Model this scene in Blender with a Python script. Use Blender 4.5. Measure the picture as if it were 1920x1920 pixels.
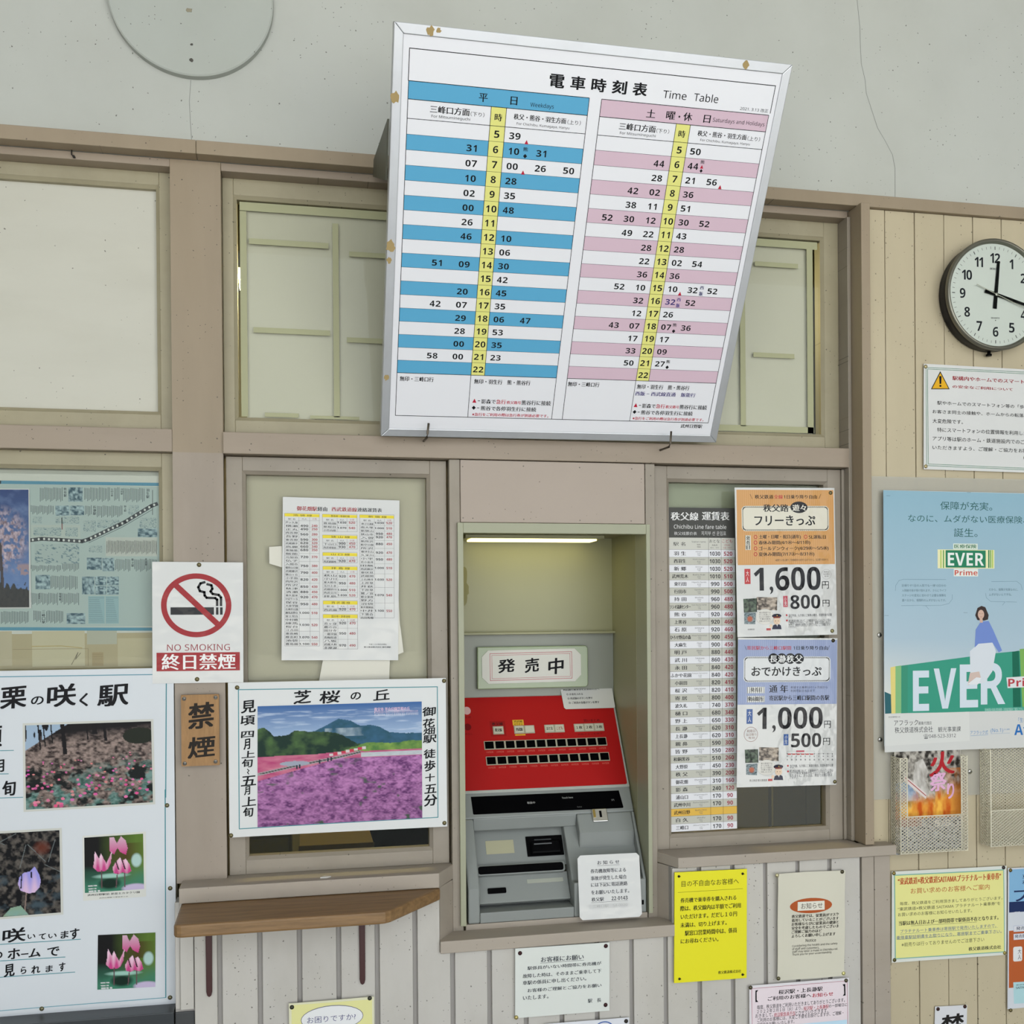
import bpy, math, random
import numpy as np
from mathutils import Matrix, Vector
random.seed(7)
for o in list(bpy.data.objects): bpy.data.objects.remove(o)
SC=bpy.context.scene; COL=SC.collection
# ---------------------------------------------------------------- camera
cam=bpy.data.cameras.new('camera'); co=bpy.data.objects.new('camera',cam); COL.objects.link(co); SC.camera=co
cam.sensor_width=36; cam.sensor_height=36; cam.lens=36.0; cam.shift_x=0; cam.shift_y=0.10258; cam.clip_start=.05
YAW,PIT,ROL=0.202695,-0.003559,-0.008353
_f=Vector((math.sin(YAW)*math.cos(PIT),math.cos(YAW)*math.cos(PIT),math.sin(PIT)))
_r=Vector((math.cos(YAW),-math.sin(YAW),0)); _u=_r.cross(_f)
_r2=_r*math.cos(ROL)+_u*math.sin(ROL); _u2=_u*math.cos(ROL)-_r*math.sin(ROL)
co.matrix_world=Matrix(((_r2.x,_u2.x,-_f.x,0),(_r2.y,_u2.y,-_f.y,-2.0),(_r2.z,_u2.z,-_f.z,1.5),(0,0,0,1)))
# ---------------------------------------------------------------- world: bright overcast sky
wd=bpy.data.worlds.new('overcast_sky'); SC.world=wd; wd.use_nodes=True
nt=wd.node_tree; nt.nodes.clear()
wo=nt.nodes.new('ShaderNodeOutputWorld'); bg=nt.nodes.new('ShaderNodeBackground'); bg.inputs[0].default_value=(.90,.95,1.0,1); bg.inputs[1].default_value=2.6
nt.links.new(bg.outputs[0],wo.inputs[0])
sl=bpy.data.lights.new('sun','SUN'); sl.energy=22; sl.angle=.01; sl.color=(1,.975,.95); so=bpy.data.objects.new('sun',sl); COL.objects.link(so); so.rotation_euler=(math.radians(-35),math.radians(12),0); so.location=(0,6,8)
SC.view_settings.view_transform='Standard'; SC.view_settings.look='None'; SC.view_settings.gamma=1; SC.view_settings.use_curve_mapping=False
SC.view_settings.exposure=0.2
SC.cycles.max_bounces=8; SC.cycles.diffuse_bounces=5; SC.cycles.glossy_bounces=3; SC.cycles.transparent_max_bounces=12; SC.cycles.caustics_reflective=False; SC.cycles.caustics_refractive=False
# ---------------------------------------------------------------- colours and materials
def lin(c): c/=255.; return c/12.92 if c<=.04045 else ((c+.055)/1.055)**2.4
def H(s): return tuple(lin(int(s[i:i+2],16)) for i in (0,2,4))
MATS={}
def mat(name,hexc,rough=.6,metal=0.,spec=.4,grime=0.,specks=0.,gscale=9.,wave=0.,coat=0.,grain=0.,stretch=(1,1,1),emit=0.,chips=None):
    if name in MATS: return MATS[name]
    m=bpy.data.materials.new(name); m.use_nodes=True; n=m.node_tree.nodes; L=m.node_tree.links
    b=n['Principled BSDF']; c=H(hexc)+(1,); b.inputs['Base Color'].default_value=c; b.inputs['Roughness'].default_value=rough; b.inputs['Metallic'].default_value=metal; b.inputs['Specular IOR Level'].default_value=spec
    if coat: b.inputs['Coat Weight'].default_value=coat; b.inputs['Coat Roughness'].default_value=.06
    if emit: b.inputs['Emission Color'].default_value=c; b.inputs['Emission Strength'].default_value=emit
    tc=n.new('ShaderNodeTexCoord'); mp=n.new('ShaderNodeMapping'); mp.inputs['Scale'].default_value=stretch; L.new(tc.outputs['Object'],mp.inputs[0])
    src=None
    def mixc(fac,colr,a):
        x=n.new('ShaderNodeMix'); x.data_type='RGBA'; L.new(fac,x.inputs[0])
        if a is None: x.inputs[6].default_value=c
        else: L.new(a,x.inputs[6])
        x.inputs[7].default_value=colr; return x.outputs[2]
    def ramp(sock,a,bb,v0=0.,v1=1.):
        r=n.new('ShaderNodeMapRange'); r.inputs[1].default_value=a; r.inputs[2].default_value=bb; r.inputs[3].default_value=v0; r.inputs[4].default_value=v1; L.new(sock,r.inputs[0]); return r.outputs[0]
    def noise(s,d=4,vec=None,rg=.6):
        t=n.new('ShaderNodeTexNoise'); t.inputs['Scale'].default_value=s; t.inputs['Detail'].default_value=d; t.inputs['Roughness'].default_value=rg; L.new(vec or mp.outputs[0],t.inputs['Vector']); return t.outputs[0]
    if grime:
        src=mixc(ramp(noise(gscale,6),.42,.8,0,grime),(c[0]*.62,c[1]*.6,c[2]*.55,1),src)
        src=mixc(ramp(noise(gscale*.37,3),.45,.7,0,grime*.6),(min(1,c[0]*1.15),min(1,c[1]*1.12),min(1,c[2]*1.02),1),src)
    if specks:
        sx=n.new('ShaderNodeSeparateXYZ'); L.new(tc.outputs['Object'],sx.inputs[0]); cx=n.new('ShaderNodeCombineXYZ'); L.new(sx.outputs[0],cx.inputs[0]); L.new(sx.outputs[2],cx.inputs[1])
        dn=n.new('ShaderNodeTexNoise'); dn.inputs['Scale'].default_value=260; L.new(cx.outputs[0],dn.inputs['Vector'])
        dv=n.new('ShaderNodeVectorMath'); dv.operation='MULTIPLY_ADD'; L.new(dn.outputs['Color'],dv.inputs[0]); dv.inputs[1].default_value=(.004,.004,0); L.new(cx.outputs[0],dv.inputs[2])
        for sc_,r_,q_ in ((34,.055,.955),(95,.09,.95)):
            vo=n.new('ShaderNodeTexVoronoi'); vo.voronoi_dimensions='2D'; vo.inputs['Scale'].default_value=sc_; L.new(dv.outputs[0],vo.inputs['Vector'])
            near=ramp(vo.outputs['Distance'],r_*.5,r_,1,0)
            sel=n.new('ShaderNodeSeparateColor'); L.new(vo.outputs['Color'],sel.inputs[0]); pick=ramp(sel.outputs[0],q_-specks*.16,q_+.005-specks*.16)
            clus=ramp(noise(3.5 if sc_<50 else 6.,2,cx.outputs[0]),.45,.58)
            a=n.new('ShaderNodeMath'); a.operation='MULTIPLY'; L.new(near,a.inputs[0]); L.new(pick,a.inputs[1])
            a2=n.new('ShaderNodeMath'); a2.operation='MULTIPLY'; L.new(a.outputs[0],a2.inputs[0])
            if sc_<50: a2.inputs[1].default_value=.8
            else: L.new(clus,a2.inputs[1])
            src=mixc(a2.outputs[0],(.05,.04,.03,1),src)
    if grain:
        mp2=n.new('ShaderNodeMapping'); mp2.inputs['Scale'].default_value=stretch; L.new(tc.outputs['Object'],mp2.inputs[0])
        g=noise(30,8,mp2.outputs[0],.7); src=mixc(ramp(g,.35,.7,0,grain),(c[0]*.45,c[1]*.42,c[2]*.38,1),src)
        bp=n.new('ShaderNodeBump'); bp.inputs['Strength'].default_value=.15; bp.inputs['Distance'].default_value=.001; L.new(g,bp.inputs['Height']); L.new(bp.outputs[0],b.inputs['Normal'])
    if wave:
        w=noise(11,2); w2=noise(34,2); ad=n.new('ShaderNodeMath'); ad.operation='MULTIPLY_ADD'; ad.inputs[1].default_value=.25; L.new(w2,ad.inputs[0]); L.new(w,ad.inputs[2])
        bp=n.new('ShaderNodeBump'); bp.inputs['Strength'].default_value=1; bp.inputs['Distance'].default_value=wave; L.new(ad.outputs[0],bp.inputs['Height'])
        for k in (['Normal','Coat Normal'] if coat==0 else ['Coat Normal']): L.new(bp.outputs[0],b.inputs[k])
    if src is not None: L.new(src,b.inputs['Base Color'])
    MATS[name]=m; return m
def ink(name,rough,coat,wave):
    m=mat(name,'ffffff',rough,coat=coat,wave=wave,spec=.12); n=m.node_tree.nodes; a=n.new('ShaderNodeAttribute'); a.attribute_name='Col'
    m.node_tree.links.new(a.outputs['Color'],n['Principled BSDF'].inputs['Base Color']); return m
def see_through(name,tint,alpha,rough=.02,rmin=.04):
    m=bpy.data.materials.new(name); m.use_nodes=True; n=m.node_tree.nodes; L=m.node_tree.links; n.clear()
    o=n.new('ShaderNodeOutputMaterial'); t=n.new('ShaderNodeBsdfTransparent'); t.inputs[0].default_value=(*H(tint),1)
    g=n.new('ShaderNodeBsdfGlossy'); g.inputs['Roughness'].default_value=rough; g.inputs['Color'].default_value=(.9,.95,.93,1)
    fr=n.new('ShaderNodeFresnel'); fr.inputs[0].default_value=1.28; mx=n.new('ShaderNodeMixShader')
    L.new(fr.outputs[0],mx.inputs[0]); L.new(g.outputs[0],mx.inputs[2])
    if alpha:
        d=n.new('ShaderNodeBsdfDiffuse'); d.inputs[0].default_value=(*H('cfccc2'),1); m2=n.new('ShaderNodeMixShader'); m2.inputs[0].default_value=alpha
        L.new(t.outputs[0],m2.inputs[1]); L.new(d.outputs[0],m2.inputs[2]); L.new(m2.outputs[0],mx.inputs[1])
    else: L.new(t.outputs[0],mx.inputs[1])
    L.new(mx.outputs[0],o.inputs[0]); MATS[name]=m; return m
PR={
'nosmoking':((-0.1896,-0.004,1.4878),0.1634,0.2262,-0.36,[
('R',78.7,80.9,63.2,59.8,10,'94161c',4),('L',[(40.9,42.6),(116.5,115.8)],10.5,'94161c',5),('B',32.4,84.5,110.3,98.5,'141417',2),
('B',113.8,84.6,118.4,98.5,'141417',2),('B',121.2,84.6,126.0,98.5,'141417',2),
('L',[(123.0,80.7),(123.1,66.1),(118.9,61.3),(108.1,59.6),(104.2,54.8),(107.4,50.0),(105.8,43.3),(98.2,41.4)],4.5,'141417',2),
('L',[(116.1,80.7),(116.1,70.2),(112.7,67.3),(97.2,66.8),(93.5,62.5),(93.1,56.3),(85.0,54.2),(82.1,47.0),(86.2,39.8),(93.6,37.6)],4.5,'141417',2),
('T','NO SMOKING',26.0,153.7,139.1,165.5,'8a2a34',0,3),('B',7.2,169.0,157.1,203.5,'94161c',1),('T','終日禁煙',16.2,171.5,149.4,201.4,'e4e2e0',1,3),
],[(83.6,5.1,'6e6648'),(79.5,219.2,'6e6648')]),
'plaque':((-0.1865,-0.008,1.2873),0.0680,0.1324,0.03,[
('T','禁',12.5,11.8,59.5,65.7,'2b2622',2,3),('T','煙',11.9,75.4,60.4,119.6,'2b2622',2,3),
],[(5.7,6.8,'8d8a84'),(61.9,5.8,'8d8a84'),(60.8,125.6,'8d8a84'),(5.7,127.1,'8d8a84')]),
'moss_poster':((0.0698,-0.006,1.2285),0.4128,0.2913,0.06,[
('L',[(19.0,13.4),(395.9,16.8),(394.7,272.3),(18.0,275.7),(19.0,13.4)],1.5,'3f8790',2),('T','芝',120.8,15.8,153.7,44.2,'141417',2,3),
('T','桜',168.9,17.7,207.8,44.5,'141417',2,3),('T','の',227.8,22.7,247.5,38.5,'141417',2,3),('T','丘',271.6,18.5,303.1,41.1,'141417',2,3),
('T','見',23.7,32.6,50.8,58.8,'141417',2,3),('T','頃',22.3,61.4,49.0,81.8,'141417',2,3),('T','四',23.1,91.4,46.5,104.9,'141417',2,3),
('T','月',27.5,105.4,39.5,127.7,'141417',2,3),('T','上',23.9,128.3,48.4,143.1,'141417',2,3),('T','旬',23.7,143.3,43.7,161.4,'141417',2,3),
('T','五',22.3,175.5,50.1,196.3,'141417',2,3),('T','月',27.7,195.4,38.7,213.2,'141417',2,3),('T','上',23.7,214.8,49.7,234.5,'141417',2,3),
('T','旬',25.1,234.5,43.9,255.0,'141417',2,3),('T','御',366.0,54.7,392.3,74.6,'141417',2,3),('T','花',366.5,77.4,390.3,97.3,'141417',2,3),
('T','畑',367.6,95.4,390.2,110.5,'141417',2,3),('T','駅',366.9,109.7,393.7,126.9,'141417',2,3),('T','徒',367.6,137.2,391.5,157.2,'141417',2,3),
('T','歩',368.9,158.7,390.7,182.3,'141417',2,3),('T','十',370.3,185.1,389.3,202.6,'141417',2,3),('T','五',368.9,206.5,392.7,225.5,'141417',2,3),
('T','分',367.5,225.6,393.7,250.7,'141417',2,3),('L',[(34.0,163.8),(36.9,166.9),(34.0,169.8),(36.2,173.1)],1.6,'141417',2),
('P','moss',[(53.8,45.7),(364.9,44.7),(363.9,272.0),(51.5,274.4)]),('T','秩父市 羊山公園芝桜の丘',272.6,54.0,341.6,61.2,'d8b8cc',1,5),
('T','■ 西武秩父駅から徒歩二十分 御花畑駅から徒歩十五分 四月から五月',272.6,60.7,357.1,65.5,'c9b3c6',0,5),('T','秩父観光協会 芝桜の丘 見頃情報 電話 見頃時期要確認',272.5,65.9,358.2,70.5,'c9c9d6',0,5),
],[(16.6,9.4,'6e6648'),(409.3,5.6,'6e6648'),(407.3,284.2,'6e6648'),(2.7,287.3,'6e6648')]),
'seibu_fares':((0.0764,0.026,1.5690),0.2247,0.3153,-0.97,[
('T','御花畑駅',26.3,16.8,65.5,25.8,'94161c',1,3),('T','経由',65.9,16.8,84.6,25.5,'141417',1,3),('T','西武鉄道線',92.8,16.5,141.9,25.1,'94161c',1,3),
('T','連絡運賃表',142.3,16.4,190.7,24.6,'141417',1,3),('B',3.4,31.6,69.5,37.4,'d9c62c',1),('T','池 袋 線',19.5,32.6,55.5,36.6,'141417',0,3),
('L',[(3.4,31.6),(69.5,29.8),(72.0,287.6),(5.9,287.7),(3.4,31.6)],0.35,'141417',2),('L',[(30.7,38.4),(33.6,287.7)],0.3,'141417',2),
('L',[(51.1,37.9),(54.1,287.6)],0.3,'141417',2),('T','駅 名',10.3,40.7,23.8,43.8,'141417',0,3),('T','大人',35.8,40.0,46.0,43.2,'141417',0,3),
('T','小児',56.2,39.4,64.4,42.7,'94161c',0,3),('L',[(3.5,45.9),(30.7,45.2)],0.25,'141417',2),('T','芦ヶ久保',5.3,47.0,28.9,51.0,'141417',1,3),
('L',[(3.5,52.6),(30.8,51.9)],0.25,'141417',2),('T','横瀬',5.4,53.7,29.0,57.7,'141417',1,3),('L',[(3.6,59.3),(30.8,58.6)],0.25,'141417',2),
('T','正丸',5.4,60.4,29.0,64.4,'141417',1,3),('L',[(3.6,66.0),(30.9,65.3)],0.25,'141417',2),('T','西吾野',5.5,67.1,29.1,71.1,'141417',1,3),
('L',[(3.7,72.7),(31.0,72.0)],0.25,'141417',2),('T','吾野',5.5,73.8,29.1,77.9,'141417',1,3),('L',[(3.7,79.4),(31.0,78.8)],0.25,'141417',2),
('T','東吾野',5.6,80.5,29.2,84.6,'141417',1,3),('L',[(3.8,86.1),(31.1,85.5)],0.25,'141417',2),('T','武蔵横手',5.7,87.3,29.3,91.3,'141417',1,3),
('L',[(3.9,92.8),(31.1,92.2)],0.25,'141417',2),('T','高麗',5.7,94.0,29.3,98.0,'141417',1,3),('L',[(3.9,99.5),(31.2,98.9)],0.25,'141417',2),
('T','東飯能',5.8,100.7,29.4,104.7,'141417',1,3),('L',[(4.0,106.2),(31.2,105.7)],0.25,'141417',2),('T','飯能',5.8,107.4,29.4,111.5,'141417',1,3),
('L',[(4.0,112.9),(31.3,112.4)],0.25,'141417',2),('T','元加治',5.9,114.1,29.5,118.2,'141417',1,3),('L',[(4.1,119.6),(31.3,119.1)],0.25,'141417',2),
('T','仏子',5.9,120.8,29.5,124.9,'141417',1,3),('L',[(4.1,126.3),(31.4,125.8)],0.25,'141417',2),('T','入間市',6.0,127.5,29.6,131.6,'141417',1,3),
('L',[(4.2,133.0),(31.4,132.5)],0.25,'141417',2),('T','稲荷山公園',6.0,134.2,29.6,138.3,'141417',1,3),('L',[(4.2,139.7),(31.5,139.3)],0.25,'141417',2),
('T','武蔵藤沢',6.1,140.9,29.7,145.1,'141417',1,3),('L',[(4.3,146.4),(31.6,146.0)],0.25,'141417',2),('T','狭山ヶ丘',6.1,147.6,29.7,151.8,'141417',1,3),
('L',[(4.3,153.1),(31.6,152.7)],0.25,'141417',2),('T','小手指',6.2,154.3,29.8,158.5,'141417',1,3),('L',[(4.4,159.8),(31.7,159.4)],0.25,'141417',2),
('T','西所沢',6.2,161.0,29.9,165.2,'141417',1,3),('L',[(4.4,166.6),(31.7,166.1)],0.25,'141417',2),('T','所沢',6.3,167.7,29.9,171.9,'141417',1,3),
('L',[(4.5,173.3),(31.8,172.9)],0.25,'141417',2),('T','秋津',6.4,174.4,30.0,178.7,'141417',1,3),('L',[(4.6,180.0),(31.8,179.6)],0.25,'141417',2),
('T','清瀬',6.4,181.1,30.0,185.4,'141417',1,3),('L',[(4.6,186.7),(31.9,186.3)],0.25,'141417',2),('T','東久留米',6.5,187.8,30.1,192.1,'141417',1,3),
('L',[(4.7,193.4),(31.9,193.0)],0.25,'141417',2),('T','ひばりヶ丘',6.5,194.5,30.1,198.8,'141417',1,3),('L',[(4.7,200.1),(32.0,199.8)],0.25,'141417',2),
('T','保谷',6.6,201.2,30.2,205.6,'141417',1,3),('L',[(4.8,206.8),(32.0,206.5)],0.25,'141417',2),('T','大泉学園',6.6,207.9,30.2,212.3,'141417',1,3),
('L',[(4.8,213.5),(32.1,213.2)],0.25,'141417',2),('T','石神井公園',6.7,214.6,30.3,219.0,'141417',1,3),('L',[(4.9,220.2),(32.2,219.9)],0.25,'141417',2),
('T','練馬高野台',6.7,221.3,30.3,225.7,'141417',1,3),('L',[(4.9,226.9),(32.2,226.6)],0.25,'141417',2),('T','富士見台',6.8,228.0,30.4,232.4,'141417',1,3),
('L',[(5.0,233.6),(32.3,233.4)],0.25,'141417',2),('T','中村橋',6.8,234.8,30.5,239.2,'141417',1,3),('L',[(5.0,240.3),(32.3,240.1)],0.25,'141417',2),
('T','練馬',6.9,241.5,30.5,245.9,'141417',1,3),('L',[(5.1,247.0),(32.4,246.8)],0.25,'141417',2),('T','桜台',7.0,248.2,30.6,252.6,'141417',1,3),
('L',[(5.2,253.7),(32.4,253.5)],0.25,'141417',2),('T','江古田',7.0,254.9,30.6,259.3,'141417',1,3),('L',[(5.2,260.4),(32.5,260.3)],0.25,'141417',2),
('T','東長崎',7.1,261.6,30.7,266.0,'141417',1,3),('L',[(5.3,267.1),(32.5,267.0)],0.25,'141417',2),('T','椎名町',7.1,268.3,30.7,272.8,'141417',1,3),
('L',[(5.3,273.8),(32.6,273.7)],0.25,'141417',2),('T','池袋',7.2,275.0,30.8,279.5,'141417',1,3),('L',[(5.4,280.5),(32.6,280.4)],0.25,'141417',2),
('T','豊島園',7.2,281.7,30.8,286.2,'141417',1,3),('T','490',33.6,52.6,48.5,56.9,'141417',1,3),('T','240',55.0,52.0,65.9,56.5,'94161c',1,3),
('T','490',33.6,59.2,48.5,63.6,'141417',1,3),('T','250',55.0,58.6,66.0,63.1,'94161c',1,3),('L',[(30.8,58.3),(69.7,57.3)],0.25,'141417',2),
('T','560',33.7,69.1,48.6,73.5,'141417',1,3),('T','280',55.1,68.6,66.1,73.1,'94161c',1,3),('L',[(30.9,66.6),(69.8,65.6)],0.25,'141417',2),
('T','590',33.8,79.3,48.7,83.7,'141417',1,3),('T','300',55.2,78.8,66.2,83.3,'94161c',1,3),('L',[(31.0,76.7),(69.8,75.7)],0.25,'141417',2),
('T','620',33.8,85.9,48.7,90.3,'141417',1,3),('T','320',55.2,85.5,66.2,90.0,'94161c',1,3),('L',[(31.1,85.1),(69.9,84.2)],0.25,'141417',2),
('T','660',33.9,92.8,48.8,97.2,'141417',1,3),('T','340',55.3,92.3,66.3,96.8,'94161c',1,3),('L',[(31.1,91.8),(70.0,90.9)],0.25,'141417',2),
('T','680',34.0,99.4,48.9,103.9,'141417',1,3),('T','350',55.3,99.0,66.3,103.5,'94161c',1,3),('L',[(31.2,98.6),(70.0,97.7)],0.25,'141417',2),
('T','720',34.1,112.9,49.0,117.4,'141417',1,3),('T','370',55.4,112.5,66.4,117.0,'94161c',1,3),('L',[(31.3,108.6),(70.1,107.8)],0.25,'141417',2),
('T','750',34.2,130.2,49.1,134.7,'141417',1,3),('T','380',55.6,129.8,66.6,134.4,'94161c',1,3),('L',[(31.4,124.0),(70.2,123.3)],0.25,'141417',2),
('T','790',34.3,143.2,49.2,147.7,'141417',1,3),('T','400',55.7,142.9,66.7,147.4,'94161c',1,3),('L',[(31.5,139.1),(70.3,138.5)],0.25,'141417',2),
('T','820',34.4,156.7,49.3,161.2,'141417',1,3),('T','420',55.8,156.4,66.8,161.0,'94161c',1,3),('L',[(31.6,152.4),(70.5,151.8)],0.25,'141417',2),
('T','850',34.5,170.5,49.4,175.0,'141417',1,3),('T','430',55.9,170.2,66.9,174.8,'94161c',1,3),('L',[(31.7,166.0),(70.6,165.4)],0.25,'141417',2),
('T','880',34.6,180.6,49.5,185.2,'141417',1,3),('T','450',56.0,180.4,67.0,185.0,'94161c',1,3),('L',[(31.8,178.0),(70.7,177.4)],0.25,'141417',2),
('T','920',34.7,190.6,49.6,195.1,'141417',1,3),('T','470',56.1,190.3,67.1,194.9,'94161c',1,3),('L',[(31.9,188.0),(70.7,187.5)],0.25,'141417',2),
('T','950',34.8,204.1,49.7,208.7,'141417',1,3),('T','480',56.2,203.9,67.2,208.5,'94161c',1,3),('L',[(32.0,199.7),(70.8,199.3)],0.25,'141417',2),
('T','1,000',32.6,221.4,51.7,226.0,'141417',1,3),('T','510',56.3,221.2,67.3,225.8,'94161c',1,3),('L',[(32.1,215.1),(71.0,214.7)],0.25,'141417',2),
('T','1,030',32.8,244.6,51.9,249.2,'141417',1,3),('T','520',56.5,244.4,67.5,249.1,'94161c',1,3),('L',[(32.3,235.4),(71.1,235.1)],0.25,'141417',2),
('T','1,070',33.0,268.7,52.1,273.4,'141417',1,3),('T','540',56.7,268.6,67.7,273.3,'94161c',1,3),('L',[(32.5,259.0),(71.3,258.8)],0.25,'141417',2),
('T','1,100',33.1,281.8,52.2,286.4,'141417',1,3),('T','550',56.8,281.7,67.8,286.4,'94161c',1,3),('L',[(32.6,277.6),(71.5,277.5)],0.25,'141417',2),
('L',[(30.7,45.2),(69.6,44.1)],0.25,'141417',2),('B',75.3,31.3,142.0,37.0,'d9c62c',1),('T','豊島線・有楽町線',91.7,32.2,127.8,36.2,'141417',0,3),
('L',[(75.3,31.3),(141.9,29.4),(142.7,63.6),(76.1,65.2),(75.3,31.3)],0.35,'141417',2),('L',[(103.5,38.1),(104.7,64.5)],0.3,'141417',2),
('L',[(122.4,37.6),(123.5,64.1)],0.3,'141417',2),('T','駅 名',82.4,40.3,96.5,43.5,'141417',0,3),('T','大人',108.7,39.6,117.2,43.0,'141417',0,3),
('T','小児',127.6,39.1,136.8,42.4,'94161c',0,3),('L',[(75.4,45.6),(103.6,44.9)],0.25,'141417',2),('T','豊島園',77.3,46.8,101.7,50.7,'141417',1,3),
('L',[(75.5,52.4),(103.6,51.6)],0.25,'141417',2),('T','新桜台',77.4,53.5,101.8,57.5,'141417',1,3),('L',[(75.5,59.1),(103.7,58.4)],0.25,'141417',2),
('T','小竹向原',77.4,60.3,101.8,64.3,'141417',1,3),('T','1,030',104.0,44.8,121.5,49.1,'141417',1,3),('T','520',126.2,44.2,138.3,48.6,'94161c',1,3),
('T','1,070',104.1,55.0,121.6,59.3,'141417',1,3),('T','540',126.3,54.4,138.4,58.9,'94161c',1,3),('L',[(103.6,52.3),(142.1,51.3)],0.25,'141417',2),
('L',[(103.6,44.9),(142.0,43.8)],0.25,'141417',2),('B',75.9,71.7,142.6,77.7,'d9c62c',1),('T','狭 山 線',92.3,72.7,128.4,76.8,'141417',0,3),
('L',[(75.9,71.7),(142.5,70.1),(143.2,97.8),(76.6,99.2),(75.9,71.7)],0.35,'141417',2),('L',[(104.1,78.6),(105.2,98.6)],0.3,'141417',2),
('L',[(122.9,78.2),(124.0,98.2)],0.3,'141417',2),('T','駅 名',83.0,80.8,97.1,84.0,'141417',0,3),('T','大人',109.3,80.2,117.8,83.5,'141417',0,3),
('T','小児',128.1,79.7,137.4,83.1,'94161c',0,3),('L',[(76.0,86.0),(104.1,85.4)],0.25,'141417',2),('T','下山口',77.9,87.2,102.3,91.2,'141417',1,3),
('L',[(76.1,92.8),(104.2,92.2)],0.25,'141417',2),('T','西武球場前',77.9,93.9,102.4,98.0,'141417',1,3),('T','900',107.0,85.2,120.2,89.7,'141417',1,3),
('T','450',126.8,84.8,138.9,89.3,'94161c',1,3),('T','930',107.0,91.9,120.2,96.4,'141417',1,3),('T','470',126.8,91.5,138.9,96.0,'94161c',1,3),
('L',[(104.2,91.0),(142.7,90.2)],0.25,'141417',2),('L',[(104.1,85.4),(142.6,84.5)],0.25,'141417',2),('B',76.4,105.7,142.8,111.9,'d9c62c',1),
('T','山 口 線',92.8,106.7,128.6,111.0,'141417',0,3),('L',[(76.4,105.7),(142.8,104.3),(143.4,124.6),(77.0,125.9),(76.4,105.7)],0.35,'141417',2),
('L',[(104.4,112.7),(105.4,125.3)],0.3,'141417',2),('L',[(123.2,112.3),(124.3,125.0)],0.3,'141417',2),('T','駅 名',83.5,114.8,97.4,118.1,'141417',0,3),
('T','大人',109.5,114.3,118.1,117.7,'141417',0,3),('T','小児',128.4,113.9,137.7,117.3,'94161c',0,3),('L',[(76.5,120.0),(104.4,119.5)],0.25,'141417',2),
('T','西武遊園地',78.4,121.2,102.6,125.3,'141417',1,3),('T','920',107.2,119.3,120.5,123.8,'141417',1,3),('T','470',127.0,118.9,139.1,123.5,'94161c',1,3),
('L',[(104.4,119.5),(142.9,118.7)],0.25,'141417',2),('B',76.8,132.5,143.3,139.0,'d9c62c',1),('T','拝 島 線',93.3,133.7,129.1,138.0,'141417',0,3),
('L',[(76.8,132.5),(143.2,131.3),(144.2,192.1),(77.8,192.9),(76.8,132.5)],0.35,'141417',2),('L',[(105.1,139.6),(106.4,192.6)],0.3,'141417',2),
('L',[(123.9,139.3),(125.3,192.3)],0.3,'141417',2),('T','駅 名',83.9,141.7,98.0,145.0,'141417',0,3),('T','大人',110.2,141.2,118.8,144.7,'141417',0,3),
('T','小児',129.1,140.9,138.1,144.3,'94161c',0,3),('L',[(77.0,146.9),(105.1,146.4)],0.25,'141417',2),('T','萩山',78.8,148.0,103.3,152.3,'141417',1,3),
('L',[(77.0,153.6),(105.2,153.2)],0.25,'141417',2),('T','小川',78.9,154.8,103.3,159.0,'141417',1,3),('L',[(77.1,160.4),(105.2,160.0)],0.25,'141417',2),
('T','東大和市',79.0,161.5,103.4,165.8,'141417',1,3),('L',[(77.1,167.1),(105.3,166.7)],0.25,'141417',2),('T','玉川上水',79.0,168.3,103.4,172.6,'141417',1,3),
('L',[(77.2,173.9),(105.3,173.5)],0.25,'141417',2),('T','武蔵砂川',79.1,175.1,103.5,179.3,'141417',1,3),
('L',[(77.2,180.6),(105.4,180.3)],0.25,'141417',2),('T','西武立川',79.1,181.8,103.5,186.1,'141417',1,3),
('L',[(77.3,187.4),(105.4,187.0)],0.25,'141417',2),('T','拝島',79.2,188.6,103.6,192.9,'141417',1,3),('T','920',108.0,149.1,121.2,153.7,'141417',1,3),
('T','470',127.8,148.8,139.6,153.4,'94161c',1,3),('T','950',108.1,162.7,121.3,167.3,'141417',1,3),('T','480',127.9,162.4,139.7,167.0,'94161c',1,3),
('L',[(105.2,158.4),(143.5,157.8)],0.25,'141417',2),('T','1,000',105.8,176.1,123.3,180.7,'141417',1,3),
('T','510',128.0,175.8,139.8,180.4,'94161c',1,3),('L',[(105.3,171.8),(143.6,171.3)],0.25,'141417',2),
('T','1,030',105.9,186.4,123.4,190.9,'141417',1,3),('T','520',128.1,186.1,139.9,190.7,'94161c',1,3),
('L',[(105.4,183.6),(143.7,183.1)],0.25,'141417',2),('L',[(105.1,146.4),(143.4,145.8)],0.25,'141417',2),('B',77.9,199.6,144.1,206.5,'d9c62c',1),
('T','西 武 園 線',94.3,200.8,129.9,205.4,'141417',0,3),('L',[(77.9,199.6),(144.0,198.8),(144.7,219.4),(78.5,220.0),(77.9,199.6)],0.35,'141417',2),
('L',[(106.1,206.9),(107.1,219.8)],0.3,'141417',2),('L',[(124.9,206.7),(126.0,219.6)],0.3,'141417',2),('T','駅 名',85.0,208.8,99.1,212.2,'141417',0,3),
('T','大人',111.3,208.5,119.8,212.0,'141417',0,3),('T','小児',130.1,208.3,138.9,211.8,'94161c',0,3),('L',[(78.0,213.9),(106.1,213.7)],0.25,'141417',2),
('T','西武園',79.9,215.1,104.3,219.5,'141417',1,3),('T','920',108.9,213.5,122.2,218.2,'141417',1,3),('T','470',128.8,213.3,140.4,218.0,'94161c',1,3),
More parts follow.
